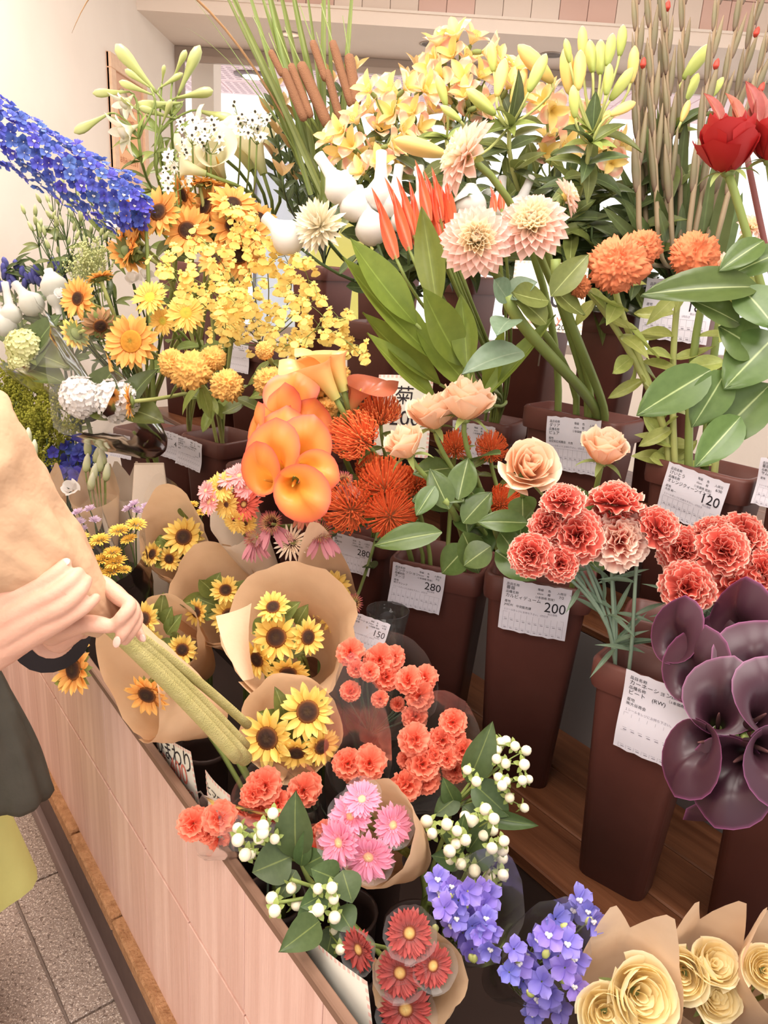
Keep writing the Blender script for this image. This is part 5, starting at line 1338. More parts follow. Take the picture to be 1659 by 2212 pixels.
# ---- white trumpet lilies, top left
M_budW = mat('trumpet_bud', ramp=[(0, S(150, 160, 96)), (.5, S(178, 184, 116)), (1, S(196, 198, 138))], rough=.45, var=.08)
M_lilW = mat('trumpet_petal', ramp=[(0, S(206, 206, 150)), (.4, S(240, 236, 216)), (1, S(246, 242, 232))], rough=.5, trans=.35, var=.04)
def trumpet(label, hub, t0, buds, opens=(), low=None):
    b = inb('wlily'); th = thing('trumpet_lily', label, 'lily', b)
    H = P(*hub, t0+.01)
    for x0, y0, x1, y1 in buds:       # base px, tip px
        p0, p1 = P(x0, y0, t0), P(x1, y1, t0-rnd(0, .05)); d = p1-p0; L = d.length
        obj('bud', mk('budl', bud_long, M_budW), th, frame(d, N(0, 0), p0) @ Sc(L*1.05, L*1.05, L))
        gobj('pedicel', tube(bez([p0, p0-d.normalized()*.03, H+(UP*.02), H], 6), .003, 6), M_stem, th)
    for x0, y0, nn, L in opens:
        p0 = P(x0, y0, t0); n_ = N(*nn); Lm = L*t0/FPX; M = frame(n_, None, p0)
        h = obj('flower', mk('trump_tube', lambda: lathe([(.03, 0), (.07, .2), (.13, .5), (.16, .6)], 12), M_lilW), th, M @ Sc(Lm))
        pe = mk('trump_pet', lambda: petal(.95, .34, p=1.1, q=.75, base=.3, bend=-1.0, cup=.2, nl=8, nw=4), M_lilW)
        for k in range(6): obj('petal', pe, h, M @ T(0, 0, Lm*.22) @ Rz(k*PI/3) @ T(0, Lm*.07, 0) @ Rx(1.15) @ Sc(Lm*.8))
        gobj('pedicel', tube(bez([p0+n_*.01, p0-n_*.03, H], 5), .003, 6), M_stem, th)
    pts = stem(th, H, UP, b, .0055, M_stem, 7, .2)
    for k in range(16):
        q = pts[k % 7]; leaf(th, 'lance', q, q+N(rnd(-1, 1), rnd(-.3, .9), rnd(-.2, .7))*rnd(.06, .12), .02, M_leaf if k % 2 else M_leafl)
t0 = 2.25
trumpet('trumpet lily with long upright green buds at the window corner', (370, 250), t0, [(338, 200, 250, 96), (385, 205, 432, 98), (376, 165, 402, 108), (380, 212, 460, 196), (345, 190, 395, 158), (372, 255, 300, 232)])
trumpet('trumpet lily with a drooping white bloom and long sideways buds', (300, 300), t0-.05, [(280, 198, 200, 202), (330, 205, 257, 176), (236, 245, 160, 287), (300, 240, 260, 210)], [(300, 270, (-.7, -.6, .4), 78), (288, 205, (-.5, -.8, .3), 60)])
trumpet('trumpet lily with buds bending right over the cream callas', (345, 290), t0, [(425, 238, 510, 262), (390, 222, 290, 230), (350, 180, 355, 140)])
trumpet('low trumpet lily stem full of narrow leaves', (335, 330), t0-.03, [(350, 270, 370, 215), (325, 190, 270, 150)])
# ---- cream callas and star-of-Bethlehem
M_calW = mat('calla_cream', ramp=[(0, S(170, 176, 106)), (.3, S(226, 220, 176)), (1, S(244, 236, 206))], rough=.4, trans=.3, var=.04)
for i, (x, y, L, ax, td) in enumerate(((430, 300, 90, (-.8, .5, .3), (-.3, 1)), (470, 290, 95, (.1, .9, .4), (.2, 1)), (515, 315, 100, (-.5, .85, .2), (-.6, .5)), (548, 320, 100, (-.35, .9, .2), (-.6, .5)), (430, 345, 90, (-.6, .3, .7), (.1, 1)), (468, 345, 88, (-.1, .4, .9), (.1, 1)), (578, 290, 80, (-.3, .9, .3), (-.6, .5)), (400, 360, 80, (-.9, .2, .3), (0, 1)))):
    calla(x, y, (2.10, 2.13, 2.07, 2.04, 2.0, 1.97, 2.12, 1.94)[i], L*1.02, N(*ax), _R*td[0]+_U*td[1], inb('wcal'), M_calW, M_spad, 'cream calla lily beside the small white stars', 'cream callas', M_stem, seed=i % 4, flare=.95, r=.006)
M_star = mat('star_white', S(244, 240, 228), rough=.5, trans=.3, var=.03)
M_stard = mat('star_eye', S(56, 50, 36), rough=.5, var=0)
for i, (x, y, n_) in enumerate(((385, 335, 9), (380, 385, 9), (415, 285, 8), (455, 305, 10), (540, 265, 14), (520, 245, 8), (445, 280, 6), (555, 285, 8))):
    b = inb('wcal'); th = thing('star_of_bethlehem', 'cluster of small white star flowers with black eyes', 'flower', b, 'white black-eyed star flowers')
    top = P(x, y, 1.93)
    for k in range(n_):
        q = P(x+rnd(-24, 24), y+rnd(-26, 26), 1.93+rnd(-.03, .03)); n2 = N(rnd(-.7, .7), rnd(-.2, .8))
        h = obj('floret', mk('starf', lambda: merge(ring_geo([petal(1, .5, p=1, q=.8, base=.4, bend=-.2, cup=.2, nl=4, nw=2)], 6, .05, .3, 1, .05, rn=random.Random(2))), M_star), th, frame(n2, None, q) @ Sc(.017))
        obj('eye', mk('stare', lambda: ball(.2, 7, 5), M_stard), h, frame(n2, None, q+n2*.004) @ Sc(.017))
        gobj('pedicel', tube([q, q.lerp(top, .6)-UP*.02, top-UP*.03], .001, 4), M_stem, th)
    stem(th, top-UP*.03, UP, b, .003, M_stem)
# ---- blue delphinium spike leaning out at the left
M_del = mat('delphinium_blue', ramp=[(0, S(52, 62, 160)), (.5, S(64, 86, 198)), (1, S(92, 114, 214))], rough=.5, trans=.25, var=.15, hue=.02)
M_delb = mat('delphinium_bee', S(236, 232, 226), rough=.6, var=0)
M_delV = mat('delphinium_violet', ramp=[(0, S(110, 96, 200)), (.5, S(138, 122, 222)), (1, S(160, 146, 230))], rough=.5, trans=.3, var=.12, hue=.02)
def del_geo(k): return merge(ring_geo([petal(1, .85, p=1.2, q=.55, base=.3, bend=.3, cup=.25, ruf=.10, nl=4, nw=4, seed=k), petal(1, .8, p=1.2, q=.55, base=.3, bend=.2, ruf=.06, nl=4, nw=4, seed=k+5)], 5, .06, .25, .95, .15, rn=random.Random(k)))
def del_floret(par, M, s, pm=None, bee=True):
    h = obj('floret', mk(('delf', random.randrange(3)), lambda: del_geo(random.randrange(9)), pm or M_del), par, M @ Sc(s))
    if bee: obj('eye', mk('delb', lambda: merge([(ball(.14, 6, 4), T(.1, 0, .1)), (ball(.14, 6, 4), T(-.1, .05, .1)), (ball(.12, 6, 4), T(0, -.1, .1))]), M_delb), h, M @ Sc(s))
b = tbase(P(330, 560, 2.0)); th = thing('delphinium', 'thick bright blue delphinium spike leaning out over the left end', 'delphinium', b)
p0, p1 = P(315, 470, 1.92), P(-90, 230, 1.72)
gobj('stem', tube([b, b.lerp(p0, .7), p0, p0.lerp(p1, .5), p1], [.006, .006, .005, .004, .002], 7), M_stem, th)
d = (p1-p0).normalized(); e1 = d.orthogonal().normalized(); e2 = d.cross(e1)
nf = 300
for k in range(nf):
    s = k/nf; q = p0.lerp(p1, s); a = k*2.4; rr = (.066 if s > .12 else .03+.3*s)*rnd(.8, 1.05)*(.66 if k % 3 == 1 else 1)
    o = (e1*math.cos(a)+e2*math.sin(a))
    if o.dot(_F) > .55: continue
    del_floret(th, frame((o+d*.15+Vector((rnd(-.3, .3), rnd(-.3, .3), rnd(-.3, .3)))), None, q+o*rr), rnd(.0155, .019), bee=k % 3 == 0)
# ================================================================ the front trough: wrapped bunches
M_kraft = mat('kraft_paper', S(234, 198, 160), rough=.75, spec=.2, trans=.3, var=.08, nz=(22, (.93, .91, .88, 1)), bump=(45, .12))
M_kraftp = mat('kraft_paper_pale', S(240, 208, 176), rough=.75, spec=.2, trans=.3, var=.06, nz=(22, (.94, .92, .9, 1)), bump=(45, .1))
M_kraftg = mat('kraft_paper_grey', S(230, 212, 194), rough=.75, spec=.2, trans=.25, var=.05, bump=(45, .1))
M_cello = film('cellophane', (.98, .97, .96, 1), haze=.07, rough=.14, edge=1.0)
M_mesh = film('pale_net_collar', (.98, .97, .96, 1), haze=.08, rough=.3, edge=.35)
def wrap_geo(L, r0, r1, peak=.25, dip=.15, seed=0, cr=.05, nu=14, nv=44, exp=.85, peaks=1, tail=.0, open_=0.0, curl=.0):
    """z runs from neck to mouth; the tallest point is on the +y side"""
    o = Vector((seed*3.7, seed*1.3, seed*.7))
    def fn(s, c):
        phi = c*PI*(1.07-open_)
        b = (1+math.cos(phi))/2
        if peaks == 1: hh = 1+peak*b**2.2*(1-.3*abs(math.sin(phi*.5)))-dip*(1-b)**2
        else: hh = 1+peak*max(0, 1-abs(abs(phi)-.55)*1.7)+peak*.35*b-dip*(1-b)**2
        z = L*hh*s if s > 0 else 0
        r = r0+(r1-r0)*s**exp + curl*max(0, s-.75)**2*(.4+b)
        r *= (1+.035*c)
        q = Vector((math.sin(phi)*1.3, math.cos(phi)*1.3, s*2.2))
        n1 = noise.noise(q*1.5+o); n2 = noise.noise(q*3.6+o*2)
        r *= 1+cr*(n1*1.2+n2*.6)*(.35+.65*s)
        return (r*math.sin(phi), r*math.cos(phi), z-(tail if s == 0 else 0))
    return grid(nu, nv, fn)
VASES = []
for _x, _y, _t in ((600, 1640, 1.15), (560, 1560, 1.36), (440, 1500, 1.55), (820, 1700, 1.28), (920, 1800, 1.14), (870, 1960, 1.0), (1010, 2150, .98), (1200, 2212, .95), (330, 1420, 1.7)):
    _p = tbase(P(_x, _y, _t), .281)
    while any((_p-q).length < .112 for q in VASES): _p = _p+UDIR*.01
    VASES.append(_p)
def in_vase(b):
    q = min(VASES, key=lambda c: (c-b).length)
    return (q+Vector((rnd(-.012, .012), rnd(-.012, .012), .022)), True) if (q-b).length < .16 else (b, False)
def bouquet(name, label, cat, mouth, rpx, axis, L, m=None, pk=(0, 1, -.3), peak=.25, dip=.15, r0=.022, seed=0, stems=4, base=None, sm=None, cr=.085, peaks=1, group=None, tr=True, exp=.85, cello=False, curl=0.0, neck=None, snap=True):
    mp = P(*mouth); d = N(*axis); r1 = rpx*mouth[2]/FPX
    if neck is None: neck = mp-d*L
    else:
        neck = P(*neck); L = (mp-neck).length; d = (mp-neck).normalized()
    b = base if base is not None else tbase(neck)
    if snap: b, iv = in_vase(b)
    th = thing(name, label, cat, b, group)
    wm = m or M_kraft
    if wm: gobj('paper_wrap' if not cello else 'cellophane_wrap', wrap_geo(L, r0, r1, peak, dip, seed, cr, peaks=peaks, exp=exp, curl=curl), wm, th, frame(d, N(*pk), neck))
    for k in range(stems):
        o = (_R*rnd(-1, 1)+VDIR*rnd(-1, 1))*r0*.6
        gobj('stem', tube(bez([neck+d*L*.35+o*.6, neck+o*.8, b+UP*.34+o*.5, b+UP*.25+o*.5], 8)+[b+o*.6], .0042, 6), sm or M_stem, th)
    return th, mp, d
def minisun(th, heads, t0, pm=None, disc=.42):
    for x, y, d, nn in heads:
        sunflower_head(th, frame(N(*nn), None, P(x, y, t0)) @ Rz(rnd(0, 6)), d*1.17*t0/FPX, pm or M_sunY, M_discD, 15, disc, .12, 'sunflower')
def lvs(th, ls, t0, m=None, kind='ovate'):
    for x0, y0, x1, y1, w_ in ls:
        leaf(th, kind if rnd(0, 1) < .6 else 'ovate2', P(x0, y0, t0+.015), P(x1, y1, t0-.01), w_*t0/FPX, m or M_leaf, N(rnd(-.3, .3), .3))
# sunflower bunches in kraft paper
th, mp, d = bouquet('sunflower_bouquet', 'kraft-wrapped bunch with two wide-open sunflowers over orange carnations', 'bouquet', (626, 1572, 1.17), 112, (-.02, .35, 1), .20, seed=1, peak=.22, dip=.0, exp=.6, pk=(.3, 1, 0))
minisun(th, [(665, 1537, 102, (.0, .2)), (578, 1594, 104, (-.25, .05)), (640, 1625, 78, (.0, -.6)), (694, 1612, 74, (.7, -.2))], 1.155)
lvs(th, [(620, 1560, 600, 1490, 40), (610, 1600, 640, 1560, 36), (630, 1560, 560, 1540, 40), (690, 1570, 700, 1500, 40), (650, 1600, 680, 1650, 34)], 1.17)
th, mp, d = bouquet('sunflower_bouquet', 'kraft-wrapped bunch of pale yellow sunflowers with a folded white flap', 'bouquet', (620, 1372, 1.36), 128, (-.08, .45, 1), .25, seed=2, peak=.18, dip=.05, exp=.6, pk=(.6, 1, 0), curl=.3)
minisun(th, [(597, 1377, 92, (-.05, .2)), (590, 1312, 64, (-.1, .7)), (556, 1424, 72, (-.6, -.2)), (622, 1452, 78, (.1, -.7)), (664, 1376, 72, (.8, .1))], 1.335)
lvs(th, [(600, 1340, 640, 1300, 40), (620, 1400, 665, 1420, 44), (600, 1420, 580, 1490, 40), (580, 1340, 540, 1370, 40), (640, 1350, 660, 1310, 36)], 1.35)
gobj('folded_flap', grid(6, 6, lambda s, c: ((c*.5*(1-.7*s)+.12*s)*.075, -s*.12, .012*math.sin(s*3)+.01*c*c)), M_kraftp, th, frame(N(-.5, .25), None, P(512, 1318, 1.30)) @ Rz(.35))
th, mp, d = bouquet('sunflower_bouquet', 'kraft-wrapped bunch with many green leaves and small sunflowers', 'bouquet', (465, 1292, 1.56), 100, (-.1, .5, 1), .27, seed=3, peak=.25, dip=.05, exp=.6, pk=(-.1, 1, 0))
minisun(th, [(487, 1275, 56, (.2, .5)), (496, 1330, 72, (.2, -.1)), (425, 1322, 52, (-.5, .0))], 1.535)
lvs(th, [(455, 1295, 385, 1305, 40), (470, 1290, 430, 1245, 44), (480, 1300, 545, 1255, 36), (470, 1310, 420, 1290, 44), (465, 1320, 510, 1300, 36), (500, 1310, 540, 1305, 34), (450, 1310, 440, 1345, 40), (450, 1290, 470, 1240, 44)], 1.54)
th, mp, d = bouquet('sunflower_bouquet', 'tall-peaked kraft bunch with one big sunflower beside the yellow button mums', 'bouquet', (378, 1175, 1.72), 78, (-.1, .5, 1), .26, seed=4, peak=.55, dip=.0, exp=.6, pk=(.25, 1, 0))
minisun(th, [(397, 1160, 74, (.05, .1)), (366, 1207, 46, (-.1, -.1)), (330, 1197, 48, (-.6, .3))], 1.70)
lvs(th, [(370, 1180, 345, 1160, 30), (400, 1120, 395, 1095, 30), (350, 1210, 330, 1225, 30), (420, 1170, 440, 1155, 30), (360, 1170, 330, 1170, 30)], 1.70)
th, mp, d = bouquet('sunflower_bouquet', 'kraft bunch of small sunflowers half hidden behind the held stems', 'bouquet', (358, 1372, 1.50), 78, (-.1, .5, 1), .25, seed=5, peak=.2, dip=.0, exp=.6, pk=(.1, 1, 0))
minisun(th, [(312, 1337, 66, (-.3, .2)), (328, 1385, 56, (-.2, -.3)), (394, 1403, 58, (.1, .0)), (345, 1420, 40, (0, -.3))], 1.48)
lvs(th, [(345, 1340, 352, 1285, 34), (360, 1370, 385, 1330, 36), (370, 1390, 395, 1370, 34), (350, 1380, 380, 1420, 36), (355, 1350, 365, 1315, 36)], 1.49)
th, mp, d = bouquet('sunflower_bouquet', 'broad kraft bunch lying over the rim with its sunflowers half wrapped in paper', 'bouquet', (246, 1432, 1.13), 112, (-.42, .35, 1), .25, seed=6, peak=.2, dip=.5, exp=.7, pk=(.6, .8, -.8), cr=.10, neck=(470, 1556, 1.27), base=tbase(P(520, 1700, 1.2)))
minisun(th, [(160, 1446, 96, (-.55, .1)), (160, 1390, 74, (-.5, .6)), (318, 1500, 84, (-.2, -.45)), (384, 1470, 54, (.4, -.3))], 1.11, M_sunO)
lvs(th, [(160, 1470, 112, 1475, 24), (330, 1490, 350, 1470, 34), (340, 1500, 360, 1490, 30)], 1.12, M_leafl)
th, mp, d = bouquet('sunflower_bouquet', 'kraft bunch of small sunflowers squeezed behind the drooping daisies', 'bouquet', (705, 1290, 1.52), 62, (.1, .6, 1), .24, seed=7, peak=.9, dip=.0, exp=.6, pk=(-.6, 1, 0), m=M_kraftp)
minisun(th, [(722, 1268, 62, (.2, .5)), (722, 1330, 64, (.4, .1)), (690, 1310, 44, (-.2, .3))], 1.50)
lvs(th, [(700, 1290, 700, 1240, 34), (715, 1300, 690, 1270, 34), (725, 1290, 740, 1250, 30), (720, 1310, 700, 1345, 34)], 1.51)
# yellow button mums and lilac daisies in clear wrap
M_but = mat('button_mum', ramp=[(0, S(226, 170, 40)), (.5, S(246, 204, 78)), (1, S(250, 214, 96))], rough=.7, trans=.2, var=.06)
M_lil = mat('lilac_petal', ramp=[(0, S(214, 190, 210)), (1, S(222, 196, 222))], rough=.6, trans=.3, var=.06)
def button_geo(): return pom_geo(3, .3, ((22, .45, -.2, .55), (20, .38, .2, .5), (18, .28, .5, .42), (14, .18, .8, .34), (8, .08, 1.1, .3)), bend=.3)
th, mp, d = bouquet('button_mum_bouquet', 'clear-wrapped bunch of flat yellow button chrysanthemums', 'bouquet', (232, 1190, 1.66), 86, (-.05, .6, .8), .24, M_cello, seed=8, peak=.4, dip=.0, exp=.6, cello=True, cr=.07)
for x, y, dd in ((175, 1162, 42), (216, 1165, 48), (257, 1145, 48), (294, 1132, 48), (278, 1164, 40), (186, 1182, 40), (243, 1192, 42), (216, 1209, 50), (250, 1213, 52), (240, 1233, 52), (270, 1230, 30), (205, 1235, 40)):
    q = P(x, y, 1.65); n_ = N(rnd(-.3, .3), 1.1, .7)
    tag(obj('flower_head', mk('button', button_geo, M_but), th, frame(n_, None, q) @ Sc(dd*1.65/FPX/2)), None)
    gobj('stem', tube(bez([q, q-n_*.05, mp-d*.22], 5), .0018, 5), M_stemd, th)
th, mp, d = bouquet('button_mum_bouquet', 'small clear-wrapped bunch of yellow button mums behind the peaked kraft', 'bouquet', (360, 1125, 1.80), 50, (0, .6, .8), .22, M_cello, seed=9, peak=.5, dip=.0, exp=.6, cello=True)
for x, y, dd in ((353, 1112, 48), (371, 1108, 44), (331, 1154, 20), (385, 1125, 36), (436, 1106, 30), (415, 1090, 30), (345, 1130, 36)):
    q = P(x, y, 1.79); n_ = N(rnd(-.3, .3), 1.1, .7)
    obj('flower_head', mk('button', button_geo, M_but), th, frame(n_, None, q) @ Sc(dd*1.79/FPX/2)); gobj('stem', tube(bez([q, q-n_*.05, mp-d*.2], 5), .0018, 5), M_stemd, th)
th, mp, d = bouquet('lilac_daisy_bouquet', 'clear-wrapped bunch of small lilac daisies beside the held bouquet', 'bouquet', (165, 1125, 1.74), 62, (-.05, .6, .8), .22, M_cello, seed=10, peak=.5, dip=.0, exp=.6, cello=True)
for x, y in ((118, 1121), (145, 1115), (169, 1108), (194, 1101), (172, 1128), (152, 1138), (179, 1145), (277, 1101), (297, 1105), (317, 1096), (130, 1140), (205, 1125), (160, 1150), (290, 1090)):
    q = P(x, y, 1.73); n_ = N(rnd(-.4, .4), .9, .6)
    obj('flower_head', mk('lildaisy', lambda: pom_geo(6, .34, ((12, .1, .1, .95), (11, .1, .5, .85), (8, .05, .9, .7)), bend=.4), M_lil), th, frame(n_, None, q) @ Sc(28*1.73/FPX/2)); gobj('stem', tube(bez([q, q-n_*.05, mp-d*.2], 5), .0016, 5), M_stemd, th)
# mixed gerberas beside the orange callas
th, mp, d = bouquet('gerbera_bouquet', 'grey-wrapped mixed bunch of pink, yellow and red gerberas', 'bouquet', (500, 1110, 1.52), 58, (-.35, .8, .6), .20, M_kraftg, seed=11, peak=.2, dip=.2, exp=.8)
for x, y, dd, nn, pm, cc, k in ((476, 1053, 74, (-.25, .25), M_gerY, M_gerDc, 'gy2'), (517, 1028, 64, (.0, .5), M_gerS, M_gerPc, 'gs'), (535, 1052, 66, (.3, .2), M_gerS, M_gerPc, 'gs'), (452, 1085, 62, (-.7, .1), M_gerS, M_gerPc, 'gs'), (490, 1090, 66, (-.4, -.1), M_gerY, M_gerDc, 'gy2'), (528, 1090, 88, (-.3, .2), M_gerO, M_gerRc, 'go'), (508, 1125, 62, (-.5, -.5), M_gerY, M_gerDc, 'gy2'), (530, 1130, 56, (.2, -.5), M_gerY, M_gerDc, 'gy2'), (495, 1035, 56, (-.2, .6), M_gerS, M_gerPc, 'gs'), (445, 1060, 50, (-.7, .3), M_gerS, M_gerPc, 'gs')):
    gerbera_head(th, frame(N(*nn), None, P(x, y, 1.48)), dd*1.48/FPX, k, pm, cc, 22, 'gerbera'); gobj('stem', tube(bez([P(x, y, 1.48), P(x, y, 1.48)-N(*nn)*.06, mp-d*.17], 5), .0025, 5), M_stem, th)
# drooping pink daisies
M_ech = mat('daisy_mauve', ramp=[(0, S(168, 92, 100)), (.6, S(196, 118, 130)), (1, S(206, 136, 146))], rough=.6, trans=.2, var=.12)
M_echc = mat('daisy_pompom', ramp=[(0, S(216, 196, 116)), (.35, S(206, 150, 110)), (.7, S(176, 90, 92)), (1, S(150, 72, 84))], rough=.8, var=.08)
M_echr = mat('daisy_russet', ramp=[(0, S(180, 90, 60)), (1, S(196, 112, 84))], rough=.6, trans=.2, var=.12)
M_echw = mat('daisy_cream', ramp=[(0, S(240, 214, 180)), (1, S(248, 232, 214))], rough=.6, trans=.3, var=.05)
def pompom(): return pom_geo(11, .12, ((26, .3, .1, .42), (26, .34, .5, .40), (24, .3, .8, .38), (20, .22, 1.05, .36), (16, .14, 1.25, .34), (10, .06, 1.45, .32)), bend=.3)
for x, y, dd, nn, pm, lab, gr in ((585, 1130, 92, (-.2, .2), M_ech, 'mauve daisy with a fat pompom centre and hanging petals', 'mauve drooping daisies'), (692, 1150, 92, (.1, .25), M_ech, 'mauve daisy with a fat pompom centre and hanging petals', 'mauve drooping daisies'), (548, 1165, 78, (-.6, -.2), M_ech, 'mauve daisy with a fat pompom centre and hanging petals', 'mauve drooping daisies'),
                              (742, 1038, 74, (.05, .6), M_echr, 'russet daisy with a yellow centre above the pincushions', None), (656, 1095, 74, (.2, .6), M_echr, 'russet daisy with spreading petals between two mauve ones', None), (762, 1304, 78, (-.05, .1), M_ech, 'single mauve pompom daisy hanging above the glass vase', None), (628, 1172, 84, (-.1, .1), M_echw, 'cream daisy with a dense round centre', None)):
    b = inb('mum'); tt = 1.42; hp = P(x, y, tt); n_ = N(*nn); D = dd*tt/FPX
    th = thing('daisy', lab, 'daisy', b, gr); M = frame(n_, None, hp)
    cc = M_echw if pm is M_echw else M_echc
    h = obj('centre', mk('pompom', pompom, cc), th, M @ Sc(D/2*.9)); h['kind'] = 'stuff'
    if (x, y) != (762, 1304):
        pe = mk(('echp', pm.name), lambda: petal(1, .24, p=.9, q=.6, base=.4, bend=-.7, cup=-.1, nl=6, nw=2), pm)
        if pm is M_echw: ring(h, M, pe, 20, D*.18, .15, D*.34, .1, wsc=.8)
        else:
            for k in range(12):
                a = rnd(0, 6.28); dr = (_R*math.cos(a)*.7-_U*rnd(.5, 1.2)+n_*.35+_R*.3).normalized()
                obj('petal', pe, h, yframe(dr, n_, hp-n_*D*.05+dr*D*.12) @ Sc(D*.55, D*.58, D*.55))
    pts = stem(th, hp-n_*.01, n_, b, .004, M_stem, 6, .25)
    for k in range(2): leaf(th, 'ovate2', pts[4+2*k], pts[4+2*k]+N(rnd(-1, 1), -.3)*.06, .035, M_leafd)
# orange spray carnations in clear sleeves
M_carO = mat('spray_carnation', ramp=[(0, S(226, 90, 62)), (.6, S(250, 122, 90)), (1, S(255, 152, 122))], rough=.6, trans=.25, var=.08)
def spray(label, mouth, r, ax, L, heads, seed, pk=(0, 1, 0), peak=.4, m=None):
    th, mp, d = bouquet('carnation_bouquet', label, 'bouquet', mouth, r, ax, L, m or M_cello, seed=seed, peak=peak, dip=.0, exp=.7, cello=True, stems=0, pk=pk, cr=.06, r0=.02)
    for x, y, dd in heads:
        tt = mouth[2]-.01+rnd(-.02, .03); n_ = N(rnd(-.35, .35), rnd(.1, .7)); hp = P(x, y, tt)
        h = carnation_head(th, frame(n_, None, hp-n_*.008), dd*tt/FPX*1.1, M_carO, True, 'o', 'carnation', M_sepal)
        gobj('stem', tube(bez([hp-n_*.02, hp-n_*.06-UP*.02, mp-d*L*.6, mp-d*L, th.location+UP*.3, th.location+UP*.25], 8)+[th.location], .0018, 5), M_stemgl, th)
    return th
spray('clear-wrapped orange carnations rising behind the sunflower bunches', (835, 1480, 1.30), 110, (.1, .5, .75), .34, [(756, 1407, 54), (820, 1425, 64), (836, 1462, 56), (881, 1465, 56), (917, 1461, 52), (906, 1504, 60), (758, 1490, 42), (899, 1548, 54), (850, 1420, 50), (800, 1450, 40), (770, 1445, 36), (822, 1510, 34), (860, 1520, 30)], 21, peak=.1)
spray('clear-wrapped orange carnations next to the hypericum berries', (930, 1640, 1.16), 112, (.15, .45, .8), .30, [(898, 1596, 64), (957, 1600, 60), (977, 1560, 56), (914, 1650, 66), (882, 1697, 66), (922, 1682, 60), (984, 1660, 52), (1000, 1622, 52), (940, 1630, 50), (880, 1640, 44), (965, 1640, 44), (985, 1590, 40)], 22, peak=.3)
spray('clear-wrapped pair of orange carnations above the pink gerberas', (775, 1660, 1.14), 70, (0, .5, .8), .28, [(752, 1648, 62), (798, 1648, 66), (775, 1670, 56), (790, 1625, 40)], 23, peak=1.2)
spray('clear-wrapped orange carnations between the price cards and sunflowers', (575, 1730, 1.08), 78, (-.15, .45, .9), .24, [(572, 1697, 72), (552, 1752, 72), (600, 1735, 50), (548, 1715, 50)], 24, peak=.1)
spray('clear-wrapped orange carnation just above the round hypericum leaves', (655, 1712, 1.10), 44, (0, .5, .8), .24, [(655, 1708, 66), (668, 1690, 44), (640, 1725, 40)], 25, peak=.2)
spray('clear-wrapped orange carnations lying over the counter rim', (450, 1788, 1.04), 62, (-.75, .35, .6), .2, [(416, 1779, 66), (474, 1766, 66), (474, 1815, 44), (445, 1795, 46)], 26, peak=.1)
spray('few orange carnations peeping out beside the pink gerberas', (685, 1825, 1.06), 40, (-.1, .5, .8), .2, [(680, 1842, 48), (692, 1805, 44), (700, 1790, 36)], 27, peak=.1)
# hypericum with white berries
M_berry = mat('white_berry', S(244, 234, 206), rough=.3, spec=.5, var=.04)
M_hleaf = leafmat('hypericum_leaf', (86, 106, 64), (140, 156, 90))
M_hcal = mat('hypericum_calyx', S(150, 168, 80), rough=.5, trans=.25, var=.12)
def hyper(label, base_px, t0, berries, hubs, leaves, rb=12):
    b, iv = in_vase(tbase(P(*base_px, t0))); th = thing('hypericum', label, 'hypericum', b)
    H = [P(x, y, t0+.015) for x, y in hubs]; root = P(*base_px, t0+.03)
    for h in H: gobj('twig', tube(bez([h, h.lerp(root, .5)-_F*.0, root], 6), .0024, 6), M_stem, th)
    gobj('stem', tube(bez([root, root-UP*.05, b+UP*.32, b+UP*.25], 6)+[b], .0035, 6), M_stem, th)
    for x, y in berries:
        tt = t0+rnd(-.03, .03); q = P(x, y, tt); j = min(range(len(hubs)), key=lambda i: (hubs[i][0]-x)**2+(hubs[i][1]-y)**2)
        d = (q-H[j]+N(0, .2)*.02).normalized(); r_ = rb*rnd(.85, 1.12)*tt/FPX
        be = obj('berry', mk('berry', lambda: lathe([(.05, -1.0), (.5, -.86), (.86, -.5), (1, .0), (.88, .5), (.55, .88), (.14, 1.05), (.03, 1.1)], 14), M_berry), th, frame(d, None, q) @ Sc(r_))
        obj('calyx', mk('hcal', lambda: merge(ring_geo([petal(1.5, .9, p=.9, q=.8, base=.4, bend=-.4, cup=.2, nl=4, nw=2)], 5, .2, .0, 1, .1, z=-.85, rn=random.Random(1))), M_hcal), be, frame(d, None, q) @ Sc(r_))
        gobj('pedicel', tube(bez([q-d*r_*.8, q-d*.02, H[j]], 4), .0012, 4), M_stem, th)
    for x0, y0, x1, y1, w_ in leaves: leaf(th, 'ovate', P(x0, y0, t0+(.02 if x1 > 640 or y1 < 2000 else -.03)), P(x1, y1, t0-(.005 if x1 > 640 or y1 < 2000 else .09)), w_*t0/FPX, M_hleaf, N(rnd(-.25, .25), .4))
c5 = lambda L: [(500+x/2.514, 1540+y/2.514) for x, y in L]
hyper('white-berried hypericum sprig reaching up in front of the brown buckets', (975, 1745), 1.12, c5([(1460, 160), (1490, 150), (1540, 180), (1600, 205), (1490, 275), (1590, 280), (1280, 310), (1495, 370), (1580, 365), (1615, 360), (1470, 395), (1330, 372), (1510, 460), (1590, 515), (1445, 200), (1440, 250), (1450, 350)]), [(1075, 1610), (1085, 1650), (1100, 1690), (1030, 1690), (1085, 1720)],
      [(1010, 1690, 1068, 1570, 70), (1020, 1690, 1105, 1765, 75), (985, 1740, 960, 1690, 44), (1020, 1760, 1170, 1785, 40), (990, 1720, 940, 1760, 50), (1000, 1740, 1060, 1800, 56)], 11)
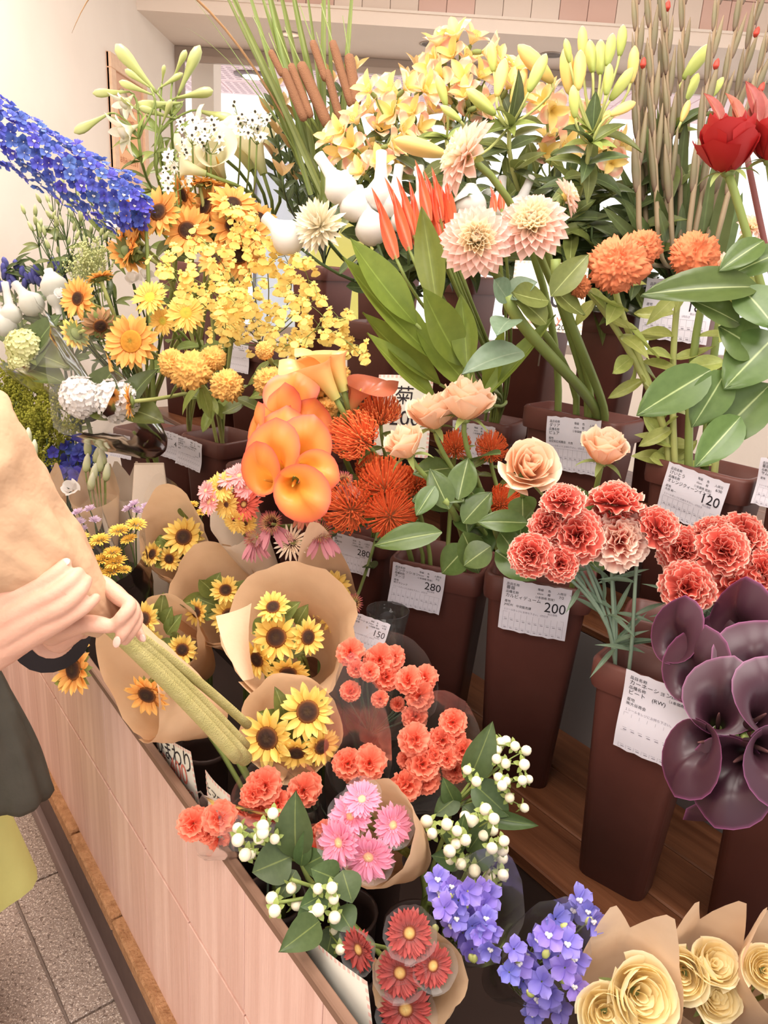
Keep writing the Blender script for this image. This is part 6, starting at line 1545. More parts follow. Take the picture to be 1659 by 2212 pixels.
hyper('dense cluster of white hypericum berries beside the pink gerberas', (1010, 1880), 1.06, c5([(1060, 590), (1090, 655), (1170, 605), (1225, 640), (1270, 565), (1310, 590), (1380, 525), (1425, 575), (1380, 600), (1415, 635), (1370, 665), (1335, 705), (1270, 690), (1220, 710), (1415, 735), (1480, 695), (1470, 740), (1335, 785), (1470, 790), (1180, 800), (1245, 820), (1320, 855), (1385, 840), (1400, 890), (1475, 880), (1430, 965), (1185, 750), (1380, 1050), (1310, 970)]), [(950, 1800), (985, 1800), (1030, 1790), (1050, 1830), (1010, 1850), (1060, 1870)],
      [(1000, 1840, 960, 1780, 44), (1010, 1840, 1060, 1770, 44), (1000, 1860, 940, 1850, 50), (1020, 1870, 1070, 1840, 44), (990, 1830, 1000, 1770, 40)], 13)
hyper('hypericum sprig with round dark leaves over the left orange carnations', (650, 1860), .99, c5([(225, 545), (235, 685), (35, 625), (35, 690), (170, 650), (75, 770), (105, 765), (170, 615), (150, 680)]), [(590, 1760), (520, 1795), (560, 1800), (540, 1840), (610, 1800)],
      [(640, 1855, 630, 1725, 88), (630, 1850, 545, 1885, 92), (650, 1870, 660, 1800, 40), (655, 1870, 700, 1850, 70), (640, 1880, 600, 1940, 60)], 13)
hyper('hypericum sprig with white berries hanging over the wooden rim', (720, 1930), .94, c5([(325, 950), (220, 1005), (235, 1075), (355, 1040), (470, 955), (545, 950), (555, 1010), (450, 1035), (470, 1070), (435, 1105), (560, 1110), (435, 1175), (385, 1220), (555, 1180), (590, 1285), (485, 1355)]), [(630, 1900), (600, 1950), (690, 1935), (710, 1950), (680, 1990), (715, 2020)],
      [(730, 1900, 680, 1880, 70), (720, 1920, 650, 1960, 60), (730, 1960, 760, 2010, 66), (690, 1990, 620, 2045, 70), (720, 2000, 700, 2090, 60), (740, 1880, 760, 1950, 70), (700, 1940, 640, 1990, 50)], 13)
# pink gerberas in kraft and net collars
def collar(par, q, n_, r): gobj('net_collar', wrap_geo(r*1.0, r*.22, r*1.0, .22, .0, random.randrange(50), .08, 8, 28, .8), M_mesh, par, frame(n_, N(0, 1, .1), q-n_*r*.75))
th, mp, d = bouquet('gerbera_bouquet', 'kraft-wrapped bunch of pink gerberas in clear collars', 'bouquet', (812, 1795, 1.02), 104, (-.30, .55, .8), .20, M_kraft, seed=12, peak=.25, dip=.12, exp=.7, pk=(.9, .6, 0), cr=.08)
for x, y, dd, nn in ((796, 1850, 102, (-.1, -.15)), (848, 1782, 84, (.45, .3)), (733, 1820, 96, (-.75, .2)), (758, 1763, 90, (-.4, .6)), (782, 1727, 78, (-.1, .9))):
    q = P(x, y, .985 if y > 1800 else 1.0); n_ = N(*nn); gerbera_head(th, frame(n_, None, q), dd*1.14*.99/FPX, 'gp', M_gerP, M_gerPc, 26, 'gerbera', W=.27); collar(th, q, n_, dd*.5*.99/FPX*1.12)
    gobj('stem', tube(bez([q, q-n_*.06, mp-d*.18], 5), .0025, 6), M_stem, th)
th, mp, d = bouquet('gerbera_bouquet', 'bunch of dark red gerberas in net collars at the counter corner', 'bouquet', (905, 2110, .92), 100, (.0, .6, .8), .16, M_kraft, seed=13, peak=.1, dip=.3, exp=.7, pk=(1, -.3, 0))
for x, y, dd, nn in ((884, 2015, 104, (.05, .4)), (864, 2100, 106, (-.1, .2)), (934, 2085, 94, (.35, .25)), (876, 2178, 120, (0, .1)), (776, 2050, 92, (-.85, .1))):
    q = P(x, y, .89); n_ = N(*nn); gerbera_head(th, frame(n_, None, q), dd*.89/FPX, 'gr', M_gerR, M_gerRc, 28, 'gerbera', W=.22, centre=1.6); collar(th, q, n_, dd*.5*.89/FPX*1.12)
    gobj('stem', tube(bez([q, q-n_*.06, mp-d*.14], 5), .0025, 6), M_stem, th)
# violet delphiniums in cellophane
for k, (lab, mouth, r, fl, top) in enumerate((('clear-wrapped violet delphiniums next to the red gerberas', (1025, 1975, .99), 95, [(945, 1900), (975, 1915), (990, 1945), (1010, 1925), (1035, 1920), (1055, 1935), (960, 1960), (985, 1985), (1005, 1975), (1030, 1965), (1050, 1985), (1000, 2015), (1040, 2020), (1060, 2010), (975, 2000), (1020, 2050), (1060, 2050), (1045, 1955), (950, 1930), (1020, 2000)], None),
        ('clear-wrapped violet delphiniums next to the yellow roses', (1170, 2070, .95), 90, [(1250, 1945), (1270, 1970), (1240, 1965), (1200, 1985), (1215, 2010), (1140, 2060), (1160, 2030), (1180, 2060), (1120, 2080), (1150, 2100), (1200, 2050), (1225, 2040), (1170, 2120), (1130, 2120), (1190, 2150), (1220, 2090), (1240, 2130), (1160, 2160), (1110, 2050), (1205, 2180), (1100, 2100), (1240, 2070), (1185, 2020), (1280, 1990), (1150, 2190)], None))):
    th, mp, d = bouquet('delphinium_bouquet', lab, 'bouquet', mouth, r, (.1, .6, .8), .26, M_cello, seed=30+k, peak=.4, dip=.0, exp=.7, cello=True, stems=2, pk=(.3, 1, 0), snap=k == 1)
    for x, y in fl:
        q = P(x, y, mouth[2]-.02+rnd(-.02, .03)); n_ = N(rnd(-.6, .6), rnd(-.2, .7)); del_floret(th, frame(n_, None, q), rnd(.016, .021), M_delV, bee=rnd(0, 1) < .5)
        gobj('twig', tube(bez([q-n_*.004, q-n_*.02-UP*.02, mp-d*.05+(q-mp)*.4-UP*.04, mp-d*.2], 5), .0011, 4), M_stem, th)
    for i in range(7):
        x, y = fl[(i*3) % len(fl)]; q = P(x+rnd(-20, 20), y+rnd(20, 60), mouth[2]-.02); obj('bud', mk('budv', lambda: lathe([(.1, 0), (.35, .3), (.4, .6), (.1, 1)], 8), M_budG), th, frame(N(rnd(-.5, .5), .5, .3), None, q) @ Sc(.012, .012, .016))
# pale yellow garden roses in kraft
M_roseY = mat('rose_pale_yellow', ramp=[(0, S(255, 228, 156)), (.5, S(255, 236, 180)), (1, S(255, 244, 208))], rough=.5, trans=.4, var=.05)
for k, (lab, mouth, r, ax, hs, pkd) in enumerate((('kraft-wrapped bunch with the largest open pale yellow rose', (1352, 2150, .93), 112, (-.05, .75, .7), [(1388, 2150, 148, (.05, .45)), (1308, 2190, 112, (-.2, .5)), (1400, 2215, 60, (.2, .3))], (.1, 1, 0)), ('kraft-wrapped bunch of three smaller yellow roses', (1520, 2110, .98), 92, (.0, .75, .7), [(1475, 2106, 104, (-.5, .4)), (1546, 2082, 96, (.2, .9)), (1546, 2155, 100, (.1, .4))], (.0, 1, 0)), ('kraft-wrapped yellow roses cut by the picture edge', (1680, 2100, .95), 92, (.0, .75, .7), [(1655, 2095, 90, (-.2, .6)), (1700, 2140, 90, (0, .5))], (-.3, 1, 0)))):
    th, mp, d = bouquet('rose_bouquet', lab, 'bouquet', mouth, r, ax, .20, M_kraftp, seed=40+k, peak=.5, dip=.1, exp=.75, peaks=2, pk=pkd, cr=.03, snap=False)
    for x, y, dd, nn in hs:
        tt = mouth[2]-.02; n_ = N(*nn); D = dd*tt/FPX; rose_head(th, frame(n_, None, P(x, y, tt)-n_*D*.32), D, M_roseY, 'yel', CABB, 'rose', 1.0)
        gobj('stem', tube(bez([P(x, y, tt)-n_*D*.3, mp-d*.12, mp-d*.2], 5), .003, 6), M_stem, th)
# clear plastic sleeve corner and dark vases that hold the bunches
M_vase = mat('dark_vase', S(66, 50, 46), rough=.4, var=.04)
def vase(p, r=.05, h=.24, label='plain dark vase in the trough holding wrapped bunches'):
    th = thing('trough_vase', label, 'vase', p, 'dark vases in the trough')
    gobj('vase_body', lathe([(r*.8, 0), (r*.9, .01), (r, h*.95), (r*1.05, h), (r*.95, h), (r*.9, h*.9), (r*.78, .02), (.002, .015)], 20), M_vase, th, T(p))
for _p in VASES: vase(_p)
# ================================================================ the left end of the trough
M_gent = mat('gentian_blue', ramp=[(0, S(90, 100, 130)), (.5, S(66, 68, 150)), (1, S(78, 78, 176))], rough=.5, trans=.2, var=.1)
for i, (x, y) in enumerate(((10, 590), (28, 580), (60, 600), (75, 595), (125, 578), (40, 610), (100, 600), (140, 590), (5, 615))):
    t0 = 2.28; top = P(x, y, t0); b = tbase(top); th = thing('gentian', 'leafy gentian stem with dark blue buds behind the netted heads', 'gentian', b, 'blue gentians')
    pts = stem(th, top, UP, b, .003, M_stemd)
    for k in range(3): obj('bud', mk('gentb', lambda: lathe([(.1, 0), (.2, .2), (.26, .55), (.2, .85), (.05, 1)], 10, lambda a, s: 1+.12*math.cos(5*a)), M_gent), th, frame(UP+_R*rnd(-.5, .5)-_F*.2, None, top+_R*rnd(-.02, .02)-UP*rnd(0, .03)) @ Sc(.034, .034, .036))
    for k in range(16):
        q = pts[k % 9]; leaf(th, 'lance', q, q+N(rnd(-1, 1), rnd(.1, 1), rnd(0, .7))*rnd(.05, .08), .02, M_leaf if k % 3 else M_leafd)
# lisianthus buds
M_lisb = mat('lisianthus_bud', ramp=[(0, S(128, 146, 84)), (.5, S(176, 186, 120)), (1, S(206, 208, 156))], rough=.5, trans=.15, var=.08)
def lisi(label, pts_px, t0, nb, group, spread=34, base=None):
    for (x, y) in pts_px:
        top = P(x, y, t0+rnd(-.04, .04)); b = tbase(top) if base is None else base(); th = thing('lisianthus', label, 'lisianthus', b, group)
        hub = top-UP*.05
        for k in range(nb):
            q = P(x+rnd(-spread, spread), y+rnd(-spread, spread*.6), t0+rnd(-.05, .05)); d = ((q-hub).normalized()+UP*.6).normalized()
            obj('bud', mk('lisb', lambda: lathe([(.06, 0), (.2, .12), (.26, .4), (.2, .7), (.05, 1)], 8), M_lisb), th, frame(d, None, q) @ Sc(.022, .022, .030))
            gobj('twig', tube(bez([q, q-d*.02, hub-UP*.03], 4), .0013, 4), M_stemd, th)
        pts = stem(th, hub-UP*.03, UP, b, .003, M_stemd)
        for k in range(9):
            q = pts[k % 6]; leaf(th, 'lance', q, q+N(rnd(-1, .8), rnd(-.5, .5), rnd(0, .7))*rnd(.05, .09), .02, M_leafd if k % 2 else M_leaf)
lisi('lisianthus stem crowded with small green buds under the delphinium', ((80, 470), (115, 430), (140, 455), (170, 430), (105, 500), (150, 500), (190, 470), (215, 440), (190, 510), (230, 480), (130, 530), (225, 420)), 2.2, 6, 'green-budded lisianthus', base=lambda: inb('sunA'))
M_liw = mat('lisianthus_white', S(246, 242, 240), rough=.5, trans=.3, var=.03)
for x, y, dd in ((282, 438, 44), (250, 492, 50), (288, 610, 46), (315, 600, 40), (130, 640, 36)):
    b = inb('sunA'); th = thing('white_lisianthus', 'white lisianthus bloom peeping out behind the sunflowers', 'lisianthus', b, 'white lisianthus blooms'); q = P(x, y, 2.06)
    tag(obj('petals', mk('lisw', lambda: merge([(rose_petal(r, h, sp, cu, k), Rz(k*1.7)) for k, (r, h, sp, cu) in enumerate(((.3, .9, 1, .05), (.32, .9, 1, .08), (.5, .85, .9, .2), (.5, .85, .9, .2), (.52, .8, .9, .3), (.6, .8, .9, .3)))]), M_liw), th, frame(N(rnd(-.4, .4), .5), None, q) @ Sc(dd*2.06/FPX/2)), kind='stuff'); stem(th, q, N(0, .6), b, .003, M_stemd)
M_tiny = mat('tiny_green_flower', S(206, 210, 150), rough=.7, var=.1)
for i, (x, y) in enumerate(((180, 545), (205, 540), (190, 570), (170, 580), (215, 565))):
    b = inb('sunA'); th = thing('filler_sprig', 'airy sprig of tiny pale green flowers above the edge-on sunflower', 'filler flower', b, 'airy green filler'); top = P(x, y, 2.12)
    it = []
    for k in range(70):
        q = top+(_R*rnd(-1, 1)+_U*rnd(-1, 1)-_F*rnd(-.6, .6))*.035; it.append((ball(.0028, 5, 3), T(q)))
        it.append((tube([q, top-UP*.05], .0005, 3, False), None))
    tag(gobj('tiny_flowers', merge(it), M_tiny, th), kind='stuff'); stem(th, top-UP*.05, UP, b, .002, M_stem)
# hydrangeas in clear wrap
def hydr_geo(seed):
    rn = random.Random(seed); fl = ring_geo([petal(1, .95, p=1.15, q=.5, base=.3, bend=.25, ruf=.05, nl=3, nw=3)], 4, .03, .2, 1, .05, rn=rn)
    f1 = merge(fl); it = []
    for i in range(120):
        s = (i+.5)/120; th = math.acos(1-1.72*s); ph = i*2.39996
        d = Vector((math.sin(th)*math.cos(ph), math.sin(th)*math.sin(ph), math.cos(th)))
        it.append((f1, frame(d+Vector((rn.uniform(-.3, .3), rn.uniform(-.3, .3), rn.uniform(-.3, .3))), Vector((rn.uniform(-1, 1), 1, 0)), d*rn.uniform(.8, .92)) @ Sc(.19)))
    it.append((ball(.8, 14, 10), None))
    return merge(it)
M_hyw = mat('hydrangea_white', S(246, 242, 240), rough=.6, trans=.3, var=.03)
M_hyg = mat('hydrangea_green', S(226, 226, 170), rough=.6, trans=.3, var=.03)
for k, (lab, mouth, r, ax, hs, m) in enumerate((('two white hydrangea heads inside a clear plastic wrap', (185, 855, 1.86), 100, (-.5, .45, .8), [(176, 858, 96), (252, 866, 100)], M_hyw), ('pale green hydrangea in clear wrap left of the turned-away sunflower', (60, 745, 1.93), 78, (-.4, .6, .7), [(50, 748, 78), (42, 782, 50)], M_hyg))):
    th, mp, d = bouquet('hydrangea_bouquet', lab, 'bouquet', mouth, r, ax, .26, M_cello, seed=60+k, peak=.5, dip=.0, exp=.6, cello=True, cr=.12, stems=2)
    for x, y, dd in hs:
        q = P(x, y, mouth[2]); tag(obj('flower_head', mk(('hydr', k), lambda: hydr_geo(k), m), th, frame(N(-.2, .4), None, q) @ Sc(dd*mouth[2]/FPX/2)), kind='stuff')
        leaf(th, 'ovate', q+N(.2, -.3, -.6)*.03, q+N(.9, -.3, .1)*.12, .08, M_leaf); leaf(th, 'ovate', q+N(.2, -.3, -.3)*.03, q+N(.6, .6, .2)*.12, .08, M_leafd)
# goldenrod plumes
M_sol = mat('goldenrod', S(168, 166, 66), rough=.8, var=.12, nz=(60, (.75, .8, .6, 1)))
blob = lathe([(.2, -1), (.9, -.3), (.9, .4), (.2, 1)], 5)
for i, (x, y) in enumerate(((0, 810), (25, 800), (45, 830), (70, 850), (95, 870), (20, 870), (55, 900), (85, 920), (5, 930), (40, 950), (110, 910), (75, 960), (15, 985), (-20, 860), (120, 890), (60, 870))):
    t0 = 2.02+rnd(-.06, .06); top = P(x, y, t0); b = tbase(top-UP*.1); th = thing('goldenrod', 'feathery yellow-green goldenrod plume at the left end', 'goldenrod', b, 'goldenrod plumes')
    it = []
    for j in range(16):
        a = rnd(0, 6.28); e = top+(_R*rnd(-1, 1)+_U*rnd(-.9, .7)-_F*rnd(-.8, .8))*.075; s0 = top-UP*.09
        br = bez([s0, s0.lerp(e, .5)+UP*.025, e], 6); it.append((tube(br, .0009, 3, False), None))
        for q in br[2:]:
            for z in range(4): it.append((blob, T(q+Vector((rnd(-1, 1), rnd(-1, 1), rnd(-1, 1)))*.008) @ Sc(.0032)))
    tag(gobj('plume', merge(it), M_sol, th, smooth=False), kind='stuff'); stem(th, top-UP*.08, UP, b, .0025, M_stemd)
# lower blue delphiniums
for k, (cx, cy, n_, lab) in enumerate(((40, 1005, 34, 'deep blue delphinium bunch behind the kraft papers at the left end'), (160, 1000, 34, 'deep blue delphinium bunch below the white hydrangeas'))):
    q0 = P(cx, cy, 2.08); b = tbase(q0); th = thing('delphinium', lab, 'delphinium', b)
    for j in range(n_):
        q = P(cx+rnd(-62, 62), cy+rnd(-42, 42), 2.06+rnd(-.04, .05)); n2 = N(rnd(-.5, .5), rnd(-.2, .8)); del_floret(th, frame(n2, None, q), rnd(.018, .024), bee=False)
        gobj('twig', tube([q, q.lerp(q0, .6)-UP*.06, q0-UP*.12], .0012, 4), M_stemd, th)
    stem(th, q0-UP*.12, UP, b, .004, M_stemd)
# kraft-wrapped lisianthus buds
M_lisw = mat('lisianthus_bud_white', ramp=[(0, S(140, 156, 90)), (.4, S(206, 212, 160)), (1, S(240, 238, 214))], rough=.5, trans=.15, var=.06)
for k, (lab, mouth, r, buds, m) in enumerate((('kraft-wrapped lisianthus buds in front of the deep blue delphinium', (85, 1075, 1.96), 56, [(28, 948), (45, 968), (52, 985), (72, 990), (40, 1000), (60, 965)], M_kraft), ('pale kraft wrap with lisianthus buds and a white bloom', (205, 1075, 1.96), 52, [(190, 985), (205, 1000), (215, 1020), (228, 1040), (200, 1040), (185, 1020), (225, 1005), (195, 1060)], M_kraftp),
                                    ('empty-looking small kraft wrap beside the sunflower buckets', (270, 1065, 2.04), 44, [], M_kraftg))):
    th, mp, d = bouquet('lisianthus_bouquet', lab, 'bouquet', mouth, r, (.0, .9, .45), .20, m, seed=70+k, peak=.3, dip=.0, exp=.8, peaks=2, cr=.04)
    for x, y in buds:
        q = P(x, y, mouth[2]-.02); obj('bud', mk('lisbw', lambda: lathe([(.06, 0), (.2, .12), (.24, .4), (.18, .75), (.05, 1)], 10), M_lisw), th, frame(UP+_R*rnd(-.4, .4), None, q) @ Sc(.042, .042, .05)); gobj('twig', tube(bez([q, q-UP*.05, mp-d*.15], 5), .0018, 5), M_stem, th)
    if k == 1:
        q = P(155, 1060, 1.95); tag(obj('white_bloom', mk('lisw', None, M_liw), th, frame(N(0, .5), None, q) @ Sc(.03)), None)
q = tbase(P(325, 1080, 1.96)); th = thing('paper_bag', 'plain kraft paper sleeve standing between the labels', 'paper bag', q)
top = P(325, 995, 1.96); hb = top.z-q.z
gobj('sleeve', merge([(loft([rrect(.03, .02, .006, 0), rrect(.04, .025, .008, hb*.5), rrect(.046, .022, .006, hb*.85), rrect(.036, .01, .004, hb)], True, False), Rz(.3))]), M_kraftg, th, T(q))
# board on the left wall
M_frame = mat('board_frame', S(238, 200, 168), rough=.5, var=0, nz=((40, 40, 3), (.9, .86, .82, 1)))
def onwall(px, py): r = ray(px, py); return CAM+r*((WX+.02)/r.x)
c0, c1, c2 = onwall(236, 110), onwall(213, 400), onwall(420, 240)
y0 = c0.y; z1 = c0.z; z0 = onwall(215, 385).z; y1 = y0+.62
Mb = Matrix(((0, 0, 1, WX+.001), (1, 0, 0, 0), (0, 1, 0, 0), (0, 0, 0, 1)))
th = thing('notice_board', 'wood-framed notice board with orange handwritten sheets on the left wall', 'notice board', Vector((WX+.012, (y0+y1)/2, (z0+z1)/2)))
gobj('board', box(y0, y1, z0, z1, 0, .012), mat('board_back', S(222, 176, 146), rough=.7, var=0), th, Mb, False)
fw = .075
for nm, bx in (('frame_rail', (y0, y1, z1-fw, z1)), ('frame_rail', (y0, y1, z0, z0+fw)), ('frame_stile', (y0, y0+fw, z0+fw, z1-fw)), ('frame_stile', (y1-fw, y1, z0+fw, z1-fw))):
    gobj(nm, box(*bx, 0, .026, .003), M_frame, th, Mb, False)
M_sheet = mat('orange_sheet', S(250, 190, 140), rough=.6, var=.03)
M_brown = mat('brown_pen', S(196, 120, 80), rough=.7, var=0)
ym = y0+fw+.02
gobj('sheet', box(ym, ym+.36, z0+.06, z0+.42, .012, .014), M_sheet, th, Mb, False)
gobj('emblem', merge([(lathe([(.001, 0), (.09, 0), (.1, .002), (.001, .002)], 24), T(ym+.11, z1-.22, .014) @ Sc(1, .8, 1))]), mat('emblem_cream', S(246, 226, 196), var=0), th, Mb)
for k, (bdy, y, s) in enumerate((('1000円 + 400円', .36, .04), ('1000円 + 500円', .30, .04), ('制作時間', .24, .05), ('下のタイプ別 お作り', .16, .04), ('お包みいたします', .09, .04))):
    gg = text_geo(bdy, s)
    if gg is not None: gobj('writing', merge([(gg, T(ym+.02, z0+.06+y-.03, .0155) )]), M_redink if k == 2 else M_brown, th, Mb, False)
# ================================================================ the person holding a bunch
M_skin = mat('skin', S(212, 164, 142), rough=.5, spec=.3, var=0, nz=(40, (.96, .92, .9, 1)), bump=(220, .08))
M_skin.node_tree.nodes['Principled BSDF'].inputs['Subsurface Weight'].default_value = .15
M_skin.node_tree.nodes['Principled BSDF'].inputs['Subsurface Radius'].default_value = (.01, .004, .002)
M_nail = mat('nail', S(222, 176, 160), rough=.25, spec=.5, var=0)
M_sleeve = mat('black_sleeve', S(48, 42, 44), rough=.8, var=0)
M_coat = mat('dark_olive_cloth', S(74, 70, 62), rough=.8, var=0, nz=(12, (.8, .8, .78, 1)), bump=(18, .6))
M_lime = mat('lime_cloth', S(206, 206, 132), rough=.8, var=0, nz=(5, (.92, .93, .88, 1)), bump=(14, .3))
M_hair = mat('dark_hair', S(58, 44, 38), rough=.6, var=0)
FEET = Vector((-.862, 1.06, 0))
person = thing('person', 'person in a black sleeve and lime trousers holding a paper-wrapped bunch', 'person', FEET)
def fing(pts, t=None):
    pp = [P(q[0], q[1], q[2]) for q in pts]; rr = [q[3]*q[2]/FPX*(.9 if 14 < q[3] < 23 else 1) for q in pts]
    n = (len(pp)-1)*5; P_, R2 = [], []
    for i in range(n+1):      # Catmull-Rom through the joints
        s = i/n*(len(pp)-1); k = min(len(pp)-2, int(s)); u = s-k
        a, b, c, d = pp[max(0, k-1)], pp[k], pp[k+1], pp[min(len(pp)-1, k+2)]
        q = (b*2+(c-a)*u+(a*2-b*5+c*4-d)*u*u+(b*3-a-c*3+d)*u**3)*.5
        P_.append(q); R2.append(rr[k]*(1-u)+rr[k+1]*u)
    e = (P_[-1]-P_[-2]).normalized()
    r_ = R2[-1]
    for f in (.5, .85, 1.0): P_.append(P_[n]+e*r_*f); R2.append(r_*math.sqrt(max(.01, 1-f*f)))
    return tube(P_, R2, 14)
def limb(pts, rad):
    return tube(bez(pts, 10) if len(pts) == 3 else [Vector(p) for p in pts], [rad[0]+(rad[-1]-rad[0])*i/10 for i in range(11)] if len(pts) == 3 else rad, 16)
A = .722
parts = [
 fing([(-75, 1385, A+.012, 34), (-20, 1330, A+.006, 33), (18, 1290, A, 26), (61, 1275, A-.002, 20), (102, 1252, A-.002, 20), (133, 1228, A+.004, 18), (143, 1212, A+.016, 15)]),
 fing([(-70, 1395, A+.012, 36), (0, 1345, A+.004, 33), (58, 1312, A-.004, 25), (115, 1283, A-.008, 20), (152, 1256, A-.002, 19), (169, 1238, A+.010, 16)]),
 fing([(-60, 1410, A+.014, 38), (20, 1365, A+.006, 33), (84, 1332, A-.002, 25), (139, 1308, A-.006, 19.5), (172, 1278, A+.0, 17.5), (186, 1254, A+.012, 14)]),
 fing([(-50, 1420, A+.016, 38), (40, 1385, A+.012, 31), (108, 1352, A+.004, 24), (160, 1328, A+.002, 17), (189, 1308, A+.006, 15), (206, 1292, A+.014, 12)]),
 fing([(-60, 1440, A+.02, 40), (10, 1402, A+.018, 36), (70, 1372, A+.014, 24)]),
 fing([(-140, 1470, A+.03, 58), (-75, 1410, A+.02, 56), (-30, 1380, A+.016, 46)]),
 # the other hand, lower on the bunch
 fing([(150, 1335, .80, 26), (190, 1270, .80, 24), (221, 1262, .785, 22), (258, 1291, .765, 20), (280, 1308, .752, 18), (264, 1332, .744, 16.5), (246, 1352, .748, 14)]),
 fing([(160, 1345, .815, 26), (225, 1275, .80, 22), (268, 1296, .785, 18), (291, 1318, .766, 15), (276, 1352, .752, 13.5), (257, 1382, .750, 11.5)]),
 fing([(165, 1355, .825, 26), (240, 1290, .81, 20), (286, 1316, .79, 15), (297, 1338, .772, 13), (288, 1360, .762, 12), (270, 1384, .762, 11)]),
 fing([(170, 1362, .83, 24), (250, 1310, .82, 17), (290, 1345, .80, 12), (300, 1366, .79, 10.5), (308, 1379, .785, 9)]),
 fing([(110, 1365, .79, 32), (150, 1354, .766, 25), (185, 1347, .750, 22), (214, 1349, .744, 21), (234, 1353, .744, 18)]),
 fing([(120, 1375, .83, 40), (165, 1345, .81, 34), (190, 1320, .806, 30)]),
]
# forearms, arms, torso, legs, head as one figure
SR, SL = Vector((-.79, .89, 1.30)), Vector((-.80, 1.22, 1.30))
wr, wl = P(-140, 1470, A+.03), P(118, 1378, .835)
er, el = Vector((-.70, .72, 1.03)), Vector((-.60, 1.06, 1.03))
rw = 58*(A+.03)/FPX
parts += [tube([SR, SR.lerp(er, .5), er, er.lerp(wr, .35), er.lerp(wr, .75), wr], [.05, .046, .04, .042, .034, rw], 16),
          tube([SL, SL.lerp(el, .5), el, el.lerp(wl, .35), el.lerp(wl, .75), wl], [.05, .046, .04, .042, .032, .024], 16)]
C_ = lambda x, y, z: FEET+Vector((x, y, z))
ez = lambda c, sx, sy, sz, n=20, m=12: merge([(ball(1, n, m), T(c) @ Sc(sx, sy, sz))])
parts += [ez(C_(0, 0, 1.16), .10, .17, .26), ez(C_(0, 0, .93), .12, .17, .18), ez(C_(.01, 0, 1.3), .075, .17, .07),
          tube([C_(0, 0, 1.28), C_(.01, 0, 1.4), C_(.02, 0, 1.46)], [.06, .048, .046], 14),
          ez(C_(.03, 0, 1.52), .088, .072, .115, 24, 16), ez(C_(.065, 0, 1.47), .05, .048, .055),
          ez(C_(.122, 0, 1.50), .014, .011, .02, 10, 8), ez(C_(.03, .074, 1.51), .018, .01, .03, 10, 8), ez(C_(.03, -.074, 1.51), .018, .01, .03, 10, 8)]
for s in (-1, 1):
    parts += [tube([C_(0, s*.085, .88), C_(.01, s*.085, .66), C_(.015, s*.085, .46), C_(-.01, s*.085, .28), C_(0, s*.085, .08)], [.082, .07, .052, .05, .034], 16),
              tube([C_(-.09, s*.085, .045), C_(-.03, s*.09, .045), C_(.05, s*.1, .03), C_(.09, s*.1, .026)], [.034, .038, .032, .024], 14)]
def remeshed(gg, vox, name):
    me = to_mesh(name, gg, None); o = bpy.data.objects.new('tmp', me); COL.objects.link(o)
    m = o.modifiers.new('r', 'REMESH'); m.mode = 'VOXEL'; m.voxel_size = vox; m.use_smooth_shade = True
    m = o.modifiers.new('s', 'SMOOTH'); m.factor = .5; m.iterations = 2
    dg = bpy.context.evaluated_depsgraph_get()
    out = bpy.data.meshes.new_from_object(o.evaluated_get(dg)); bpy.data.objects.remove(o)
    out.polygons.foreach_set('use_smooth', [True]*len(out.polygons))
    return out
bm_ = remeshed(merge([(g_, None) for g_ in parts]), .0021, 'person_body')
bm_.name = 'person_body'; bm_.materials.append(M_skin)
body = obj('body', bm_, person)
nail = lambda: ball(1, 10, 6)
for (x, y, t), nn, up, s in (((252, 1387, .7425), (-.2, -.1, 1), (-.35, -1), (.0042, .0062)), ((141, 1214, .7265), (.1, .5, .6), (.4, 1), (.0045, .005)), ((308, 1378, .7802), (.2, .1, 1), (.5, -1), (.003, .0045))):
    obj('nail', mk('nail', nail, M_nail), person, frame(N(*nn), _R*up[0]+_U*up[1], P(x, y, t)) @ Sc(s[0], s[1], .0014))
# clothing
gobj('sleeve', tube([SL+Vector((-.03, 0, .02)), SL.lerp(el, .5), el, el.lerp(wl, .5), el.lerp(wl, .86), el.lerp(wl, .98)], [.075, .064, .056, .05, .043, .042], 20), M_sleeve, person)
gobj('sleeve', tube([SR+Vector((-.03, 0, .02)), SR.lerp(er, .5), er, er.lerp(wr, .3)], [.075, .064, .058, .055], 20), M_sleeve, person)
def shell(zs, fold, seed):
    v = []; n = 48
    secs = []
    for z, rx, ry, cx in zs:
        sec = []
        for k in range(n):
            a = 2*PI*k/n; f_ = 1+fold*math.sin(7*a+seed)*(1-(z-zs[0][0])/(zs[-1][0]-zs[0][0]))+fold*.5*math.sin(12*a+seed*2)*(1-(z-zs[0][0])/(zs[-1][0]-zs[0][0]))
            sec.append((FEET.x+cx+rx*f_*math.cos(a), FEET.y+ry*f_*math.sin(a), z))
        secs.append(sec)
    return loft(secs, False, False)
gobj('black_top', shell([(.84, .15, .21, 0), (1.0, .135, .19, 0), (1.2, .12, .195, 0), (1.32, .09, .17, .0), (1.385, .055, .06, .01)], .03, 1), M_sleeve, person)
for s in (-1, 1):
    secs = []
    for z, r, cx, cy in ((.30, .17, .05, s*.115), (.5, .145, .03, s*.105), (.7, .12, .01, s*.095), (.9, .11, .0, s*.085)):
        secs.append([(FEET.x+cx+r*(1+.06*math.sin(6*a+s))*math.cos(a), FEET.y+cy+r*.9*(1+.06*math.sin(5*a))*math.sin(a), z) for a in [2*PI*k/40 for k in range(40)]])
    gobj('trouser_leg', loft(secs, False, False), M_lime, person)
hair = merge([(ball(1, 24, 14), T(C_(.005, 0, 1.54)) @ Sc(.098, .085, .115)), (ball(1, 20, 12), T(C_(-.03, 0, 1.45)) @ Sc(.07, .08, .14))])
gobj('hair', hair, M_hair, person)
